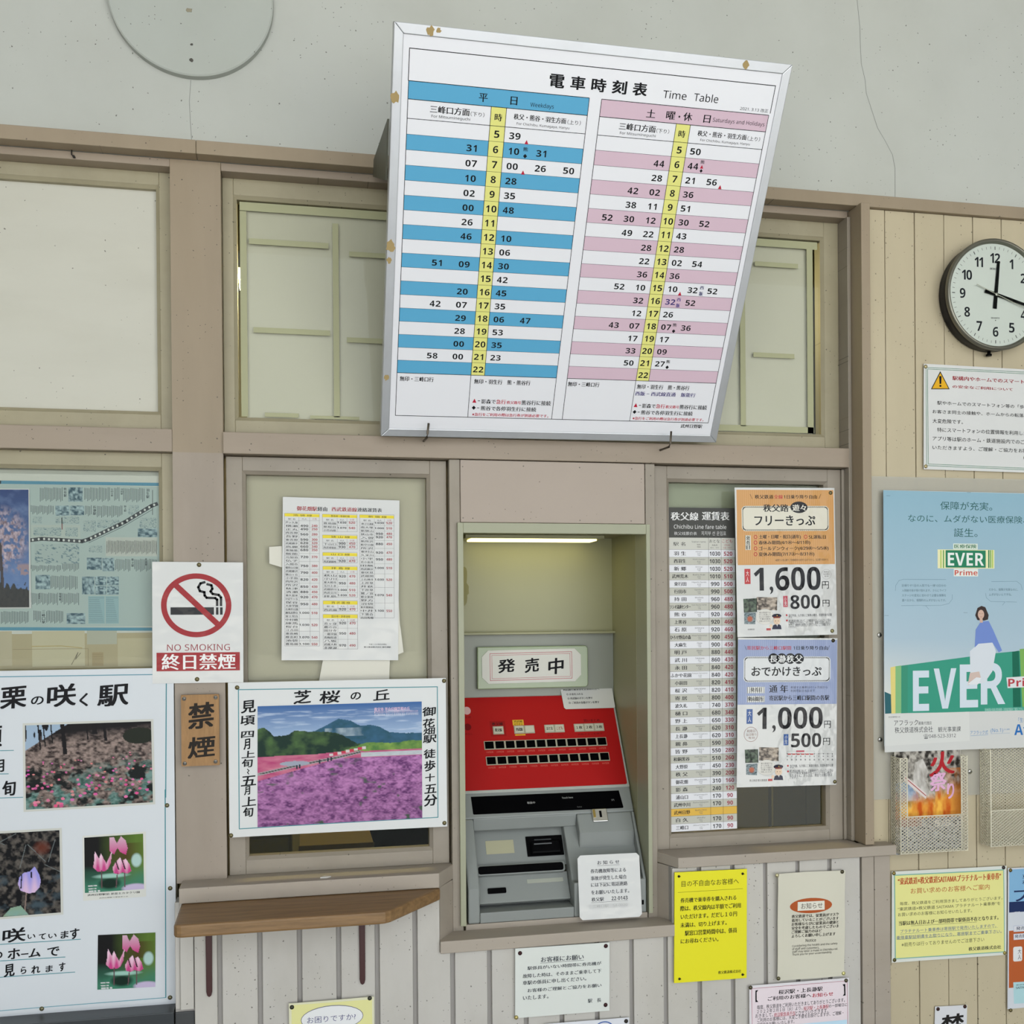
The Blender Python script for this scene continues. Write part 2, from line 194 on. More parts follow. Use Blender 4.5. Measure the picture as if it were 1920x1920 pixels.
('L',[(106.1,213.7),(144.1,213.3)],0.25,'141417',2),('B',78.1,226.2,144.5,233.3,'d9c62c',1),('T','国分寺・多摩湖線',94.5,227.5,130.3,232.2,'141417',0,3),
('L',[(78.1,226.2),(144.5,225.6),(145.5,293.4),(79.1,293.5),(78.1,226.2)],0.35,'141417',2),('L',[(106.3,233.6),(107.7,293.5)],0.3,'141417',2),
('L',[(125.1,233.4),(126.6,293.4)],0.3,'141417',2),('T','駅 名',85.2,235.4,99.3,238.9,'141417',0,3),('T','大人',111.5,235.2,120.0,238.7,'141417',0,3),
('T','小児',130.4,235.1,139.4,238.6,'94161c',0,3),('L',[(78.2,240.6),(106.3,240.4)],0.25,'141417',2),('T','恋ヶ窪',80.1,241.7,104.5,246.2,'141417',1,3),
('L',[(78.2,247.3),(106.4,247.1)],0.25,'141417',2),('T','鷹の台',80.1,248.5,104.6,253.0,'141417',1,3),('L',[(78.3,254.1),(106.5,253.9)],0.25,'141417',2),
('T','国分寺',80.2,255.3,104.6,259.7,'141417',1,3),('L',[(78.4,260.8),(106.5,260.7)],0.25,'141417',2),('T','一橋学園',80.2,262.0,104.7,266.5,'141417',1,3),
('L',[(78.4,267.6),(106.6,267.5)],0.25,'141417',2),('T','青梅街道',80.3,268.8,104.7,273.3,'141417',1,3),
('L',[(78.5,274.3),(106.6,274.2)],0.25,'141417',2),('T','八坂',80.4,275.5,104.8,280.1,'141417',1,3),('L',[(78.5,281.1),(106.7,281.0)],0.25,'141417',2),
('T','武蔵大和',80.4,282.3,104.8,286.8,'141417',1,3),('L',[(78.6,287.9),(106.7,287.8)],0.25,'141417',2),('T','多摩湖',80.5,289.0,104.9,293.6,'141417',1,3),
('T','920',109.2,240.5,122.4,245.2,'141417',1,3),('T','470',129.0,240.4,140.9,245.1,'94161c',1,3),('T','950',109.3,260.5,122.6,265.2,'141417',1,3),
('T','480',129.1,260.4,141.0,265.2,'94161c',1,3),('L',[(106.4,252.9),(144.7,252.7)],0.25,'141417',2),('T','970',109.5,283.9,122.8,288.7,'141417',1,3),
('T','490',129.3,283.9,141.2,288.6,'94161c',1,3),('L',[(106.6,274.6),(144.9,274.5)],0.25,'141417',2),
('L',[(106.3,240.4),(144.6,240.1)],0.25,'141417',2),('B',147.1,30.4,214.1,36.2,'d9c62c',1),('T','新 宿 線',163.8,31.4,199.7,35.4,'141417',0,3),
('L',[(147.1,30.4),(214.0,28.5),(216.2,231.8),(149.3,232.3),(147.1,30.4)],0.35,'141417',2),('L',[(175.8,37.3),(178.3,232.1)],0.3,'141417',2),
('L',[(195.4,36.8),(197.9,231.9)],0.3,'141417',2),('T','駅 名',154.3,39.6,168.6,42.8,'141417',0,3),('T','大人',181.0,38.8,190.1,42.2,'141417',0,3),
('T','小児',200.6,38.3,208.8,41.7,'94161c',0,3),('L',[(147.3,44.9),(175.8,44.1)],0.25,'141417',2),('T','本川越',149.2,46.0,174.0,50.0,'141417',1,3),
('L',[(147.3,51.7),(175.9,50.9)],0.25,'141417',2),('T','南大塚',149.2,52.8,174.0,56.8,'141417',1,3),('L',[(147.4,58.5),(175.9,57.8)],0.25,'141417',2),
('T','新狭山',149.3,59.6,174.1,63.7,'141417',1,3),('L',[(147.4,65.3),(176.0,64.6)],0.25,'141417',2),('T','狭山市',149.3,66.4,174.1,70.5,'141417',1,3),
('L',[(147.5,72.1),(176.0,71.4)],0.25,'141417',2),('T','入曽',149.4,73.2,174.2,77.3,'141417',1,3),('L',[(147.5,78.9),(176.1,78.2)],0.25,'141417',2),
('T','新所沢',149.5,80.0,174.2,84.1,'141417',1,3),('L',[(147.6,85.7),(176.2,85.0)],0.25,'141417',2),('T','航空公園',149.5,86.8,174.3,90.9,'141417',1,3),
('L',[(147.7,92.5),(176.2,91.9)],0.25,'141417',2),('T','所沢',149.6,93.6,174.3,97.8,'141417',1,3),('L',[(147.7,99.3),(176.3,98.7)],0.25,'141417',2),
('T','東村山',149.6,100.4,174.4,104.6,'141417',1,3),('L',[(147.8,106.1),(176.3,105.5)],0.25,'141417',2),('T','久米川',149.7,107.2,174.5,111.4,'141417',1,3),
('L',[(147.8,112.9),(176.4,112.3)],0.25,'141417',2),('T','小平',149.7,114.1,174.5,118.2,'141417',1,3),
('L',[(147.9,119.7),(176.4,119.1)],0.25,'141417',2),('T','花小金井',149.8,120.9,174.6,125.0,'141417',1,3),
('L',[(147.9,126.5),(176.5,126.0)],0.25,'141417',2),('T','田無',149.8,127.7,174.6,131.9,'141417',1,3),
('L',[(148.0,133.3),(176.5,132.8)],0.25,'141417',2),('T','西武柳沢',149.9,134.5,174.7,138.7,'141417',1,3),
('L',[(148.1,140.1),(176.6,139.6)],0.25,'141417',2),('T','東伏見',150.0,141.3,174.7,145.5,'141417',1,3),
('L',[(148.1,146.9),(176.7,146.4)],0.25,'141417',2),('T','武蔵関',150.0,148.1,174.8,152.3,'141417',1,3),
('L',[(148.2,153.7),(176.7,153.2)],0.25,'141417',2),('T','上石神井',150.1,154.9,174.9,159.1,'141417',1,3),
('L',[(148.2,160.5),(176.8,160.1)],0.25,'141417',2),('T','上井草',150.1,161.7,174.9,166.0,'141417',1,3),
('L',[(148.3,167.3),(176.8,166.9)],0.25,'141417',2),('T','井荻',150.2,168.5,175.0,172.8,'141417',1,3),
('L',[(148.3,174.1),(176.9,173.7)],0.25,'141417',2),('T','下井草',150.2,175.3,175.0,179.6,'141417',1,3),
('L',[(148.4,180.9),(176.9,180.5)],0.25,'141417',2),('T','鷺ノ宮',150.3,182.1,175.1,186.4,'141417',1,3),
('L',[(148.4,187.7),(177.0,187.4)],0.25,'141417',2),('T','都立家政',150.4,188.9,175.1,193.2,'141417',1,3),
('L',[(148.5,194.5),(177.1,194.2)],0.25,'141417',2),('T','野方',150.4,195.7,175.2,200.1,'141417',1,3),
('L',[(148.6,201.3),(177.1,201.0)],0.25,'141417',2),('T','沼袋',150.5,202.5,175.2,206.9,'141417',1,3),
('L',[(148.6,208.1),(177.2,207.8)],0.25,'141417',2),('T','新井薬師前',150.5,209.3,175.3,213.7,'141417',1,3),
('L',[(148.7,214.9),(177.2,214.6)],0.25,'141417',2),('T','中井',150.6,216.1,175.4,220.5,'141417',1,3),
('L',[(148.7,221.7),(177.3,221.5)],0.25,'141417',2),('T','下落合',150.6,222.9,175.4,227.3,'141417',1,3),
('L',[(148.8,228.5),(177.3,228.3)],0.25,'141417',2),('T','高田馬場',150.7,229.7,175.5,234.2,'141417',1,3),
('T','1,030',176.3,43.5,194.5,47.9,'141417',1,3),('T','520',199.2,42.9,210.3,47.4,'94161c',1,3),('T','1,000',176.4,53.9,194.6,58.2,'141417',1,3),
('T','510',199.3,53.3,210.4,57.8,'94161c',1,3),('L',[(175.9,51.1),(214.2,50.1)],0.25,'141417',2),('T','950',178.8,64.4,192.7,68.8,'141417',1,3),
('T','480',199.4,63.9,210.5,68.4,'94161c',1,3),('L',[(176.0,61.6),(214.3,60.6)],0.25,'141417',2),('T','920',178.9,71.1,192.8,75.6,'141417',1,3),
('T','470',199.5,70.6,210.5,75.2,'94161c',1,3),('L',[(176.0,70.2),(214.3,69.3)],0.25,'141417',2),('T','880',179.0,84.5,192.9,89.0,'141417',1,3),
('T','450',199.6,84.1,210.7,88.6,'94161c',1,3),('L',[(176.1,80.3),(214.4,79.4)],0.25,'141417',2),('T','920',179.2,101.6,193.1,106.1,'141417',1,3),
('T','470',199.7,101.2,210.8,105.8,'94161c',1,3),('L',[(176.2,95.5),(214.6,94.7)],0.25,'141417',2),('T','950',179.3,114.8,193.2,119.3,'141417',1,3),
('T','480',199.8,114.4,210.9,119.0,'94161c',1,3),('L',[(176.4,110.7),(214.7,109.9)],0.25,'141417',2),
('T','1,000',177.0,131.9,195.2,136.4,'141417',1,3),('T','510',200.0,131.5,211.1,136.1,'94161c',1,3),
('L',[(176.5,125.8),(214.8,125.1)],0.25,'141417',2),('T','1,030',177.2,154.7,195.4,159.3,'141417',1,3),
('T','520',200.2,154.4,211.2,159.0,'94161c',1,3),('L',[(176.7,145.7),(215.0,145.1)],0.25,'141417',2),
('T','1,070',177.5,185.2,195.7,189.8,'141417',1,3),('T','540',200.4,184.9,211.5,189.6,'94161c',1,3),
('L',[(176.9,172.4),(215.2,171.9)],0.25,'141417',2),('T','1,100',177.7,216.0,195.9,220.6,'141417',1,3),
('T','550',200.7,215.8,211.8,220.5,'94161c',1,3),('L',[(177.1,203.0),(215.4,202.6)],0.25,'141417',2),
('L',[(175.8,44.1),(214.1,43.1)],0.25,'141417',2),('T','平成二十六年四月現在',167.1,282.6,201.7,285.6,'141417',0,3),
('T','秩父鉄道株式会社 御花畑駅',157.6,287.9,210.2,291.1,'141417',1,3),
],[]),
'line_fares':((0.8243,0.028,1.3795),0.1499,0.6779,0.02,[
('B',0,0,149.9,62.9,'4b4b48',1),('T','秩父線',7.6,9.5,69.0,27.0,'dededc',1,3),('T','運賃表',76.5,7.6,138.2,26.3,'dededc',1,3),
('T','Chichibu Line fare table',14.2,35.4,131.0,44.2,'d8d8d6',0,3),('T','秩父线票价表',14.6,50.5,65.0,57.8,'c8c8c6',0,3),
('T','치치부 선 운임표',75.0,48.9,130.4,57.9,'c8c8c6',0,3),('B',0,62.9,149.9,87.9,'c4c3ba',1),('T','駅 名',12.4,72.1,39.4,80.1,'141417',0,3),
('T','Station name',53.3,69.6,84.7,73.1,'55555a',0,3),('T','站名',64.8,75.6,72.7,78.8,'141417',0,3),('T','역명',64.8,80.7,72.7,83.9,'141417',0,3),
('T','おとな',92.7,66.3,115.8,73.2,'141417',0,3),('T','Adult',98.3,76.3,110.7,79.8,'141417',0,3),('T','成人 · 성인',94.5,82.2,113.7,85.1,'55555a',0,3),
('T','こども',120.9,65.7,144.6,73.0,'a03848',0,3),('T','Child',126.8,76.2,138.3,79.6,'a03848',0,3),('T','儿童 · 어린이',123.2,82.1,142.7,85.0,'a03848',0,3),
('B',0,87.9,149.9,103.85,'d9d9dc',1),('L',[(0,87.9),(149.9,87.9)],0.35,'141417',2),('T','羽 生',13.5,91.5,40.5,100.3,'1c1c22',1,3),
('T','Hanyu',62.2,90.9,75.8,94.3,'55555a',0,3),('T','羽生',65,95.5,73,98.1,'66666a',0,3),('T','역',66,99.1,72,101.5,'66666a',0,3),
('T','1030',92.9,91.9,116.9,100.5,'2a2a2e',1,3),('T','520',125.0,91.9,144.0,100.5,'962c3e',1,3),('B',0,103.85,149.9,119.79,'bab9ae',1),
('L',[(0,103.85),(149.9,103.85)],0.35,'141417',2),('T','西羽生',13.5,107.4,40.5,116.2,'1c1c22',1,3),
('T','Nishi-Hanyu',55.4,106.8,82.7,110.2,'55555a',0,3),('T','西羽生',65,111.4,73,114.0,'66666a',0,3),('T','역',66,115.0,72,117.4,'66666a',0,3),
('T','1030',92.9,107.8,116.9,116.4,'2a2a2e',1,3),('T','520',125.0,107.8,144.0,116.4,'962c3e',1,3),('B',0,119.79,149.9,135.74,'d9d9dc',1),
('L',[(0,119.79),(149.9,119.79)],0.35,'141417',2),('T','新 郷',13.5,123.4,40.5,132.2,'1c1c22',1,3),('T','Shingo',61.1,122.8,76.9,126.2,'55555a',0,3),
('T','新郷',65,127.4,73,130.0,'66666a',0,3),('T','역',66,131.0,72,133.4,'66666a',0,3),('T','1030',92.9,123.8,116.9,132.4,'2a2a2e',1,3),
('T','520',125.0,123.8,144.0,132.4,'962c3e',1,3),('B',0,135.74,149.9,151.68,'bab9ae',1),('L',[(0,135.74),(149.9,135.74)],0.35,'141417',2),
('T','武州荒木',9.0,139.3,45.0,148.1,'1c1c22',1,3),('T','Bushu-Araki',55.4,138.7,82.7,142.1,'55555a',0,3),('T','武州荒木',65,143.3,73,145.9,'66666a',0,3),
('T','역',66,146.9,72,149.3,'66666a',0,3),('T','1010',92.9,139.7,116.9,148.3,'2a2a2e',1,3),('T','510',125.0,139.7,144.0,148.3,'962c3e',1,3),
('B',0,151.68,149.9,167.63,'d9d9dc',1),('L',[(0,151.68),(149.9,151.68)],0.35,'141417',2),('T','東行田',13.5,155.3,40.5,164.1,'1c1c22',1,3),
('T','Higashi-Gyoda',53.0,154.7,85.0,158.1,'55555a',0,3),('T','東行田',65,159.3,73,161.9,'66666a',0,3),('T','역',66,162.9,72,165.3,'66666a',0,3),
('T','990',95.4,155.7,114.4,164.3,'2a2a2e',1,3),('T','500',125.0,155.7,144.0,164.3,'962c3e',1,3),('B',0,167.63,149.9,183.58,'bab9ae',1),
('L',[(0,167.63),(149.9,167.63)],0.35,'141417',2),('T','行田市',13.5,171.2,40.5,180.0,'1c1c22',1,3),('T','Gyodashi',58.8,170.6,79.2,174.0,'55555a',0,3),
('T','行田市',65,175.2,73,177.8,'66666a',0,3),('T','역',66,178.8,72,181.2,'66666a',0,3),('T','990',95.4,171.6,114.4,180.2,'2a2a2e',1,3),
('T','500',125.0,171.6,144.0,180.2,'962c3e',1,3),('B',0,183.58,149.9,199.52,'d9d9dc',1),('L',[(0,183.58),(149.9,183.58)],0.35,'141417',2),
('T','持 田',13.5,187.2,40.5,196.0,'1c1c22',1,3),('T','Mochida',60.0,186.6,78.0,190.0,'55555a',0,3),('T','持田',65,191.2,73,193.8,'66666a',0,3),
('T','역',66,194.8,72,197.2,'66666a',0,3),('T','960',95.4,187.6,114.4,196.2,'2a2a2e',1,3),('T','480',125.0,187.6,144.0,196.2,'962c3e',1,3),
('B',0,199.52,149.9,215.47,'bab9ae',1),('L',[(0,199.52),(149.9,199.52)],0.35,'141417',2),('T','ソシオ流通センター',4.0,203.1,50.0,211.9,'1c1c22',1,3),
('T','Sosio Ryutsu Center',52.0,202.5,86.0,205.9,'55555a',0,3),('T','ソシオ流通センター',65,207.1,73,209.7,'66666a',0,3),
('T','역',66,210.7,72,213.1,'66666a',0,3),('T','960',95.4,203.5,114.4,212.1,'2a2a2e',1,3),('T','480',125.0,203.5,144.0,212.1,'962c3e',1,3),
('B',0,215.47,149.9,231.41,'d9d9dc',1),('L',[(0,215.47),(149.9,215.47)],0.35,'141417',2),('T','熊 谷',13.5,219.1,40.5,227.9,'1c1c22',1,3),
('T','Kumagaya',58.8,218.5,79.2,221.9,'55555a',0,3),('T','熊谷',65,223.1,73,225.7,'66666a',0,3),('T','역',66,226.7,72,229.1,'66666a',0,3),
('T','920',95.4,219.5,114.4,228.1,'2a2a2e',1,3),('T','460',125.0,219.5,144.0,228.1,'962c3e',1,3),('B',0,231.41,149.9,247.36,'bab9ae',1),
('L',[(0,231.41),(149.9,231.41)],0.35,'141417',2),('T','上熊谷',13.5,235.0,40.5,243.8,'1c1c22',1,3),
('T','Kami-Kumagaya',53.0,234.4,85.0,237.8,'55555a',0,3),('T','上熊谷',65,239.0,73,241.6,'66666a',0,3),('T','역',66,242.6,72,245.0,'66666a',0,3),
('T','920',95.4,235.4,114.4,244.0,'2a2a2e',1,3),('T','460',125.0,235.4,144.0,244.0,'962c3e',1,3),('B',0,247.36,149.9,263.31,'d9d9dc',1),
('L',[(0,247.36),(149.9,247.36)],0.35,'141417',2),('T','石 原',13.5,251.0,40.5,259.8,'1c1c22',1,3),('T','Ishiwara',58.8,250.4,79.2,253.8,'55555a',0,3),
('T','石原',65,255.0,73,257.6,'66666a',0,3),('T','역',66,258.6,72,261.0,'66666a',0,3),('T','920',95.4,251.4,114.4,260.0,'2a2a2e',1,3),
('T','460',125.0,251.4,144.0,260.0,'962c3e',1,3),('B',0,263.31,149.9,279.25,'bab9ae',1),('L',[(0,263.31),(149.9,263.31)],0.35,'141417',2),
('T','ひろせ野鳥の森',4.0,266.9,50.0,275.7,'1c1c22',1,3),('T','Hirose-Yachonomori',52.0,266.3,86.0,269.7,'55555a',0,3),
('T','ひろせ野鳥の森',65,270.9,73,273.5,'66666a',0,3),('T','역',66,274.5,72,276.9,'66666a',0,3),('T','900',95.4,267.3,114.4,275.9,'2a2a2e',1,3),
('T','450',125.0,267.3,144.0,275.9,'962c3e',1,3),('B',0,279.25,149.9,295.2,'d9d9dc',1),('L',[(0,279.25),(149.9,279.25)],0.35,'141417',2),
('T','大麻生',13.5,282.9,40.5,291.7,'1c1c22',1,3),('T','Oaso',63.4,282.3,74.6,285.7,'55555a',0,3),('T','大麻生',65,286.9,73,289.5,'66666a',0,3),
('T','역',66,290.5,72,292.9,'66666a',0,3),('T','900',95.4,283.3,114.4,291.9,'2a2a2e',1,3),('T','450',125.0,283.3,144.0,291.9,'962c3e',1,3),
('B',0,295.2,149.9,311.14,'bab9ae',1),('L',[(0,295.2),(149.9,295.2)],0.35,'141417',2),('T','明 戸',13.5,298.8,40.5,307.6,'1c1c22',1,3),
('T','Akedo',62.2,298.2,75.8,301.6,'55555a',0,3),('T','明戸',65,302.8,73,305.4,'66666a',0,3),('T','역',66,306.4,72,308.8,'66666a',0,3),
('T','880',95.4,299.2,114.4,307.8,'2a2a2e',1,3),('T','440',125.0,299.2,144.0,307.8,'962c3e',1,3),('B',0,311.14,149.9,327.09,'d9d9dc',1),
('L',[(0,311.14),(149.9,311.14)],0.35,'141417',2),('T','武 川',13.5,314.7,40.5,323.5,'1c1c22',1,3),('T','Takekawa',58.8,314.1,79.2,317.5,'55555a',0,3),
('T','武川',65,318.7,73,321.3,'66666a',0,3),('T','역',66,322.3,72,324.7,'66666a',0,3),('T','860',95.4,315.1,114.4,323.7,'2a2a2e',1,3),
('T','430',125.0,315.1,144.0,323.7,'962c3e',1,3),('B',0,327.09,149.9,343.04,'bab9ae',1),('L',[(0,327.09),(149.9,327.09)],0.35,'141417',2),
('T','永 田',13.5,330.7,40.5,339.5,'1c1c22',1,3),('T','Nagata',61.1,330.1,76.9,333.5,'55555a',0,3),('T','永田',65,334.7,73,337.3,'66666a',0,3),
('T','역',66,338.3,72,340.7,'66666a',0,3),('T','840',95.4,331.1,114.4,339.7,'2a2a2e',1,3),('T','420',125.0,331.1,144.0,339.7,'962c3e',1,3),
('B',0,343.04,149.9,358.98,'d9d9dc',1),('L',[(0,343.04),(149.9,343.04)],0.35,'141417',2),('T','ふかや花園',4.0,346.6,50.0,355.4,'1c1c22',1,3),
('T','Fukaya-Hanazono',52.0,346.0,86.0,349.4,'55555a',0,3),('T','ふかや花園',65,350.6,73,353.2,'66666a',0,3),('T','역',66,354.2,72,356.6,'66666a',0,3),
('T','840',95.4,347.0,114.4,355.6,'2a2a2e',1,3),('T','420',125.0,347.0,144.0,355.6,'962c3e',1,3),('B',0,358.98,149.9,374.93,'bab9ae',1),
('L',[(0,358.98),(149.9,358.98)],0.35,'141417',2),('T','小前田',13.5,362.6,40.5,371.4,'1c1c22',1,3),('T','Omaeda',61.1,362.0,76.9,365.4,'55555a',0,3),
('T','小前田',65,366.6,73,369.2,'66666a',0,3),('T','역',66,370.2,72,372.6,'66666a',0,3),('T','820',95.4,363.0,114.4,371.6,'2a2a2e',1,3),
('T','410',125.0,363.0,144.0,371.6,'962c3e',1,3),('B',0,374.93,149.9,390.87,'d9d9dc',1),('L',[(0,374.93),(149.9,374.93)],0.35,'141417',2),
('T','桜 沢',13.5,378.5,40.5,387.3,'1c1c22',1,3),('T','Sakurazawa',56.5,377.9,81.5,381.3,'55555a',0,3),('T','桜沢',65,382.5,73,385.1,'66666a',0,3),
('T','역',66,386.1,72,388.5,'66666a',0,3),('T','820',95.4,378.9,114.4,387.5,'2a2a2e',1,3),('T','410',125.0,378.9,144.0,387.5,'962c3e',1,3),
('B',0,390.87,149.9,406.82,'bab9ae',1),('L',[(0,390.87),(149.9,390.87)],0.35,'141417',2),('T','寄 居',13.5,394.5,40.5,403.3,'1c1c22',1,3),
('T','Yorii',62.2,393.9,75.8,397.3,'55555a',0,3),('T','寄居',65,398.5,73,401.1,'66666a',0,3),('T','역',66,402.1,72,404.5,'66666a',0,3),
('T','800',95.4,394.9,114.4,403.5,'2a2a2e',1,3),('T','400',125.0,394.9,144.0,403.5,'962c3e',1,3),('B',0,406.82,149.9,422.76,'d9d9dc',1),
('L',[(0,406.82),(149.9,406.82)],0.35,'141417',2),('T','波久礼',13.5,410.4,40.5,419.2,'1c1c22',1,3),('T','Hagure',61.1,409.8,76.9,413.2,'55555a',0,3),
('T','波久礼',65,414.4,73,417.0,'66666a',0,3),('T','역',66,418.0,72,420.4,'66666a',0,3),('T','740',95.4,410.8,114.4,419.4,'2a2a2e',1,3),
('T','370',125.0,410.8,144.0,419.4,'962c3e',1,3),('B',0,422.76,149.9,438.71,'bab9ae',1),('L',[(0,422.76),(149.9,422.76)],0.35,'141417',2),
('T','樋 口',13.5,426.4,40.5,435.2,'1c1c22',1,3),('T','Higuchi',60.0,425.8,78.0,429.2,'55555a',0,3),('T','樋口',65,430.4,73,433.0,'66666a',0,3),
('T','역',66,434.0,72,436.4,'66666a',0,3),('T','680',95.4,426.8,114.4,435.4,'2a2a2e',1,3),('T','340',125.0,426.8,144.0,435.4,'962c3e',1,3),
('B',0,438.71,149.9,454.66,'d9d9dc',1),('L',[(0,438.71),(149.9,438.71)],0.35,'141417',2),('T','野 上',13.5,442.3,40.5,451.1,'1c1c22',1,3),
('T','Nogami',61.1,441.7,76.9,445.1,'55555a',0,3),('T','野上',65,446.3,73,448.9,'66666a',0,3),('T','역',66,449.9,72,452.3,'66666a',0,3),
('T','650',95.4,442.7,114.4,451.3,'2a2a2e',1,3),('T','330',125.0,442.7,144.0,451.3,'962c3e',1,3),('B',0,454.66,149.9,470.6,'bab9ae',1),
('L',[(0,454.66),(149.9,454.66)],0.35,'141417',2),('T','長 瀞',13.5,458.3,40.5,467.1,'1c1c22',1,3),('T','Nagatoro',58.8,457.7,79.2,461.1,'55555a',0,3),
('T','長瀞',65,462.3,73,464.9,'66666a',0,3),('T','역',66,465.9,72,468.3,'66666a',0,3),('T','620',95.4,458.7,114.4,467.3,'2a2a2e',1,3),
('T','310',125.0,458.7,144.0,467.3,'962c3e',1,3),('B',0,470.6,149.9,486.55,'d9d9dc',1),('L',[(0,470.6),(149.9,470.6)],0.35,'141417',2),
('T','上長瀞',13.5,474.2,40.5,483.0,'1c1c22',1,3),('T','Kami-Nagatoro',53.0,473.6,85.0,477.0,'55555a',0,3),('T','上長瀞',65,478.2,73,480.8,'66666a',0,3),
('T','역',66,481.8,72,484.2,'66666a',0,3),('T','620',95.4,474.6,114.4,483.2,'2a2a2e',1,3),('T','310',125.0,474.6,144.0,483.2,'962c3e',1,3),
('B',0,486.55,149.9,502.49,'bab9ae',1),('L',[(0,486.55),(149.9,486.55)],0.35,'141417',2),('T','親 鼻',13.5,490.1,40.5,498.9,'1c1c22',1,3),
('T','Oyahana',60.0,489.5,78.0,492.9,'55555a',0,3),('T','親鼻',65,494.1,73,496.7,'66666a',0,3),('T','역',66,497.7,72,500.1,'66666a',0,3),
('T','590',95.4,490.5,114.4,499.1,'2a2a2e',1,3),('T','300',125.0,490.5,144.0,499.1,'962c3e',1,3),('B',0,502.49,149.9,518.44,'d9d9dc',1),
('L',[(0,502.49),(149.9,502.49)],0.35,'141417',2),('T','皆 野',13.5,506.1,40.5,514.9,'1c1c22',1,3),('T','Minano',61.1,505.5,76.9,508.9,'55555a',0,3),
('T','皆野',65,510.1,73,512.7,'66666a',0,3),('T','역',66,513.7,72,516.1,'66666a',0,3),('T','550',95.4,506.5,114.4,515.1,'2a2a2e',1,3),
('T','280',125.0,506.5,144.0,515.1,'962c3e',1,3),('B',0,518.44,149.9,534.39,'bab9ae',1),('L',[(0,518.44),(149.9,518.44)],0.35,'141417',2),
('T','和銅黒谷',9.0,522.0,45.0,530.8,'1c1c22',1,3),('T','Wado-Kuroya',55.4,521.4,82.7,524.8,'55555a',0,3),('T','和銅黒谷',65,526.0,73,528.6,'66666a',0,3),
('T','역',66,529.6,72,532.0,'66666a',0,3),('T','510',95.4,522.4,114.4,531.0,'2a2a2e',1,3),('T','260',125.0,522.4,144.0,531.0,'962c3e',1,3),
('B',0,534.39,149.9,550.33,'d9d9dc',1),('L',[(0,534.39),(149.9,534.39)],0.35,'141417',2),('T','大野原',13.5,538.0,40.5,546.8,'1c1c22',1,3),
('T','Onohara',60.0,537.4,78.0,540.8,'55555a',0,3),('T','大野原',65,542.0,73,544.6,'66666a',0,3),('T','역',66,545.6,72,548.0,'66666a',0,3),
('T','450',95.4,538.4,114.4,547.0,'2a2a2e',1,3),('T','230',125.0,538.4,144.0,547.0,'962c3e',1,3),('B',0,550.33,149.9,566.28,'bab9ae',1),
('L',[(0,550.33),(149.9,550.33)],0.35,'141417',2),('T','秩 父',13.5,553.9,40.5,562.7,'1c1c22',1,3),('T','Chichibu',58.8,553.3,79.2,556.7,'55555a',0,3),
('T','秩父',65,557.9,73,560.5,'66666a',0,3),('T','역',66,561.5,72,563.9,'66666a',0,3),('T','390',95.4,554.3,114.4,562.9,'2a2a2e',1,3),
('T','200',125.0,554.3,144.0,562.9,'962c3e',1,3),('B',0,566.28,149.9,582.22,'d9d9dc',1),('L',[(0,566.28),(149.9,566.28)],0.35,'141417',2),
('T','御花畑',13.5,569.9,40.5,578.7,'1c1c22',1,3),('T','Ohanabatake',55.4,569.3,82.7,572.7,'55555a',0,3),('T','御花畑',65,573.9,73,576.5,'66666a',0,3),
('T','역',66,577.5,72,579.9,'66666a',0,3),('T','310',95.4,570.3,114.4,578.9,'2a2a2e',1,3),('T','160',125.0,570.3,144.0,578.9,'962c3e',1,3),
('B',0,582.22,149.9,598.17,'bab9ae',1),('L',[(0,582.22),(149.9,582.22)],0.35,'141417',2),('T','影 森',13.5,585.8,40.5,594.6,'1c1c22',1,3),
('T','Kagemori',58.8,585.2,79.2,588.6,'55555a',0,3),('T','影森',65,589.8,73,592.4,'66666a',0,3),('T','역',66,593.4,72,595.8,'66666a',0,3),
('T','240',95.4,586.2,114.4,594.8,'2a2a2e',1,3),('T','120',125.0,586.2,144.0,594.8,'962c3e',1,3),('B',0,598.17,149.9,614.12,'d9d9dc',1),
('L',[(0,598.17),(149.9,598.17)],0.35,'141417',2),('T','浦山口',13.5,601.8,40.5,610.6,'1c1c22',1,3),
('T','Urayamaguchi',54.2,601.2,83.8,604.6,'55555a',0,3),('T','浦山口',65,605.8,73,608.4,'66666a',0,3),('T','역',66,609.4,72,611.8,'66666a',0,3),
('T','170',95.4,602.2,114.4,610.8,'2a2a2e',1,3),('T','90',128.0,602.2,141.0,610.8,'962c3e',1,3),('B',0,614.12,149.9,630.06,'bab9ae',1),
('L',[(0,614.12),(149.9,614.12)],0.35,'141417',2),('T','武州中川',9.0,617.7,45.0,626.5,'1c1c22',1,3),
('T','Bushu-Nakagawa',52.0,617.1,86.0,620.5,'55555a',0,3),('T','武州中川',65,621.7,73,624.3,'66666a',0,3),('T','역',66,625.3,72,627.7,'66666a',0,3),
('T','170',95.4,618.1,114.4,626.7,'2a2a2e',1,3),('T','90',128.0,618.1,141.0,626.7,'962c3e',1,3),('B',0,630.06,149.9,646.01,'d6ad4e',1),
('L',[(0,630.06),(149.9,630.06)],0.35,'141417',2),('T','武州日野',9.0,633.7,45.0,642.5,'1c1c22',1,3),
('T','Bushu-Hino',56.5,633.1,81.5,636.5,'55555a',0,3),('T','武州日野',65,637.7,73,640.3,'66666a',0,3),('T','역',66,641.3,72,643.7,'66666a',0,3),
('B',0,646.01,149.9,661.95,'bab9ae',1),('L',[(0,646.01),(149.9,646.01)],0.35,'141417',2),('T','白 久',13.5,649.6,40.5,658.4,'1c1c22',1,3),
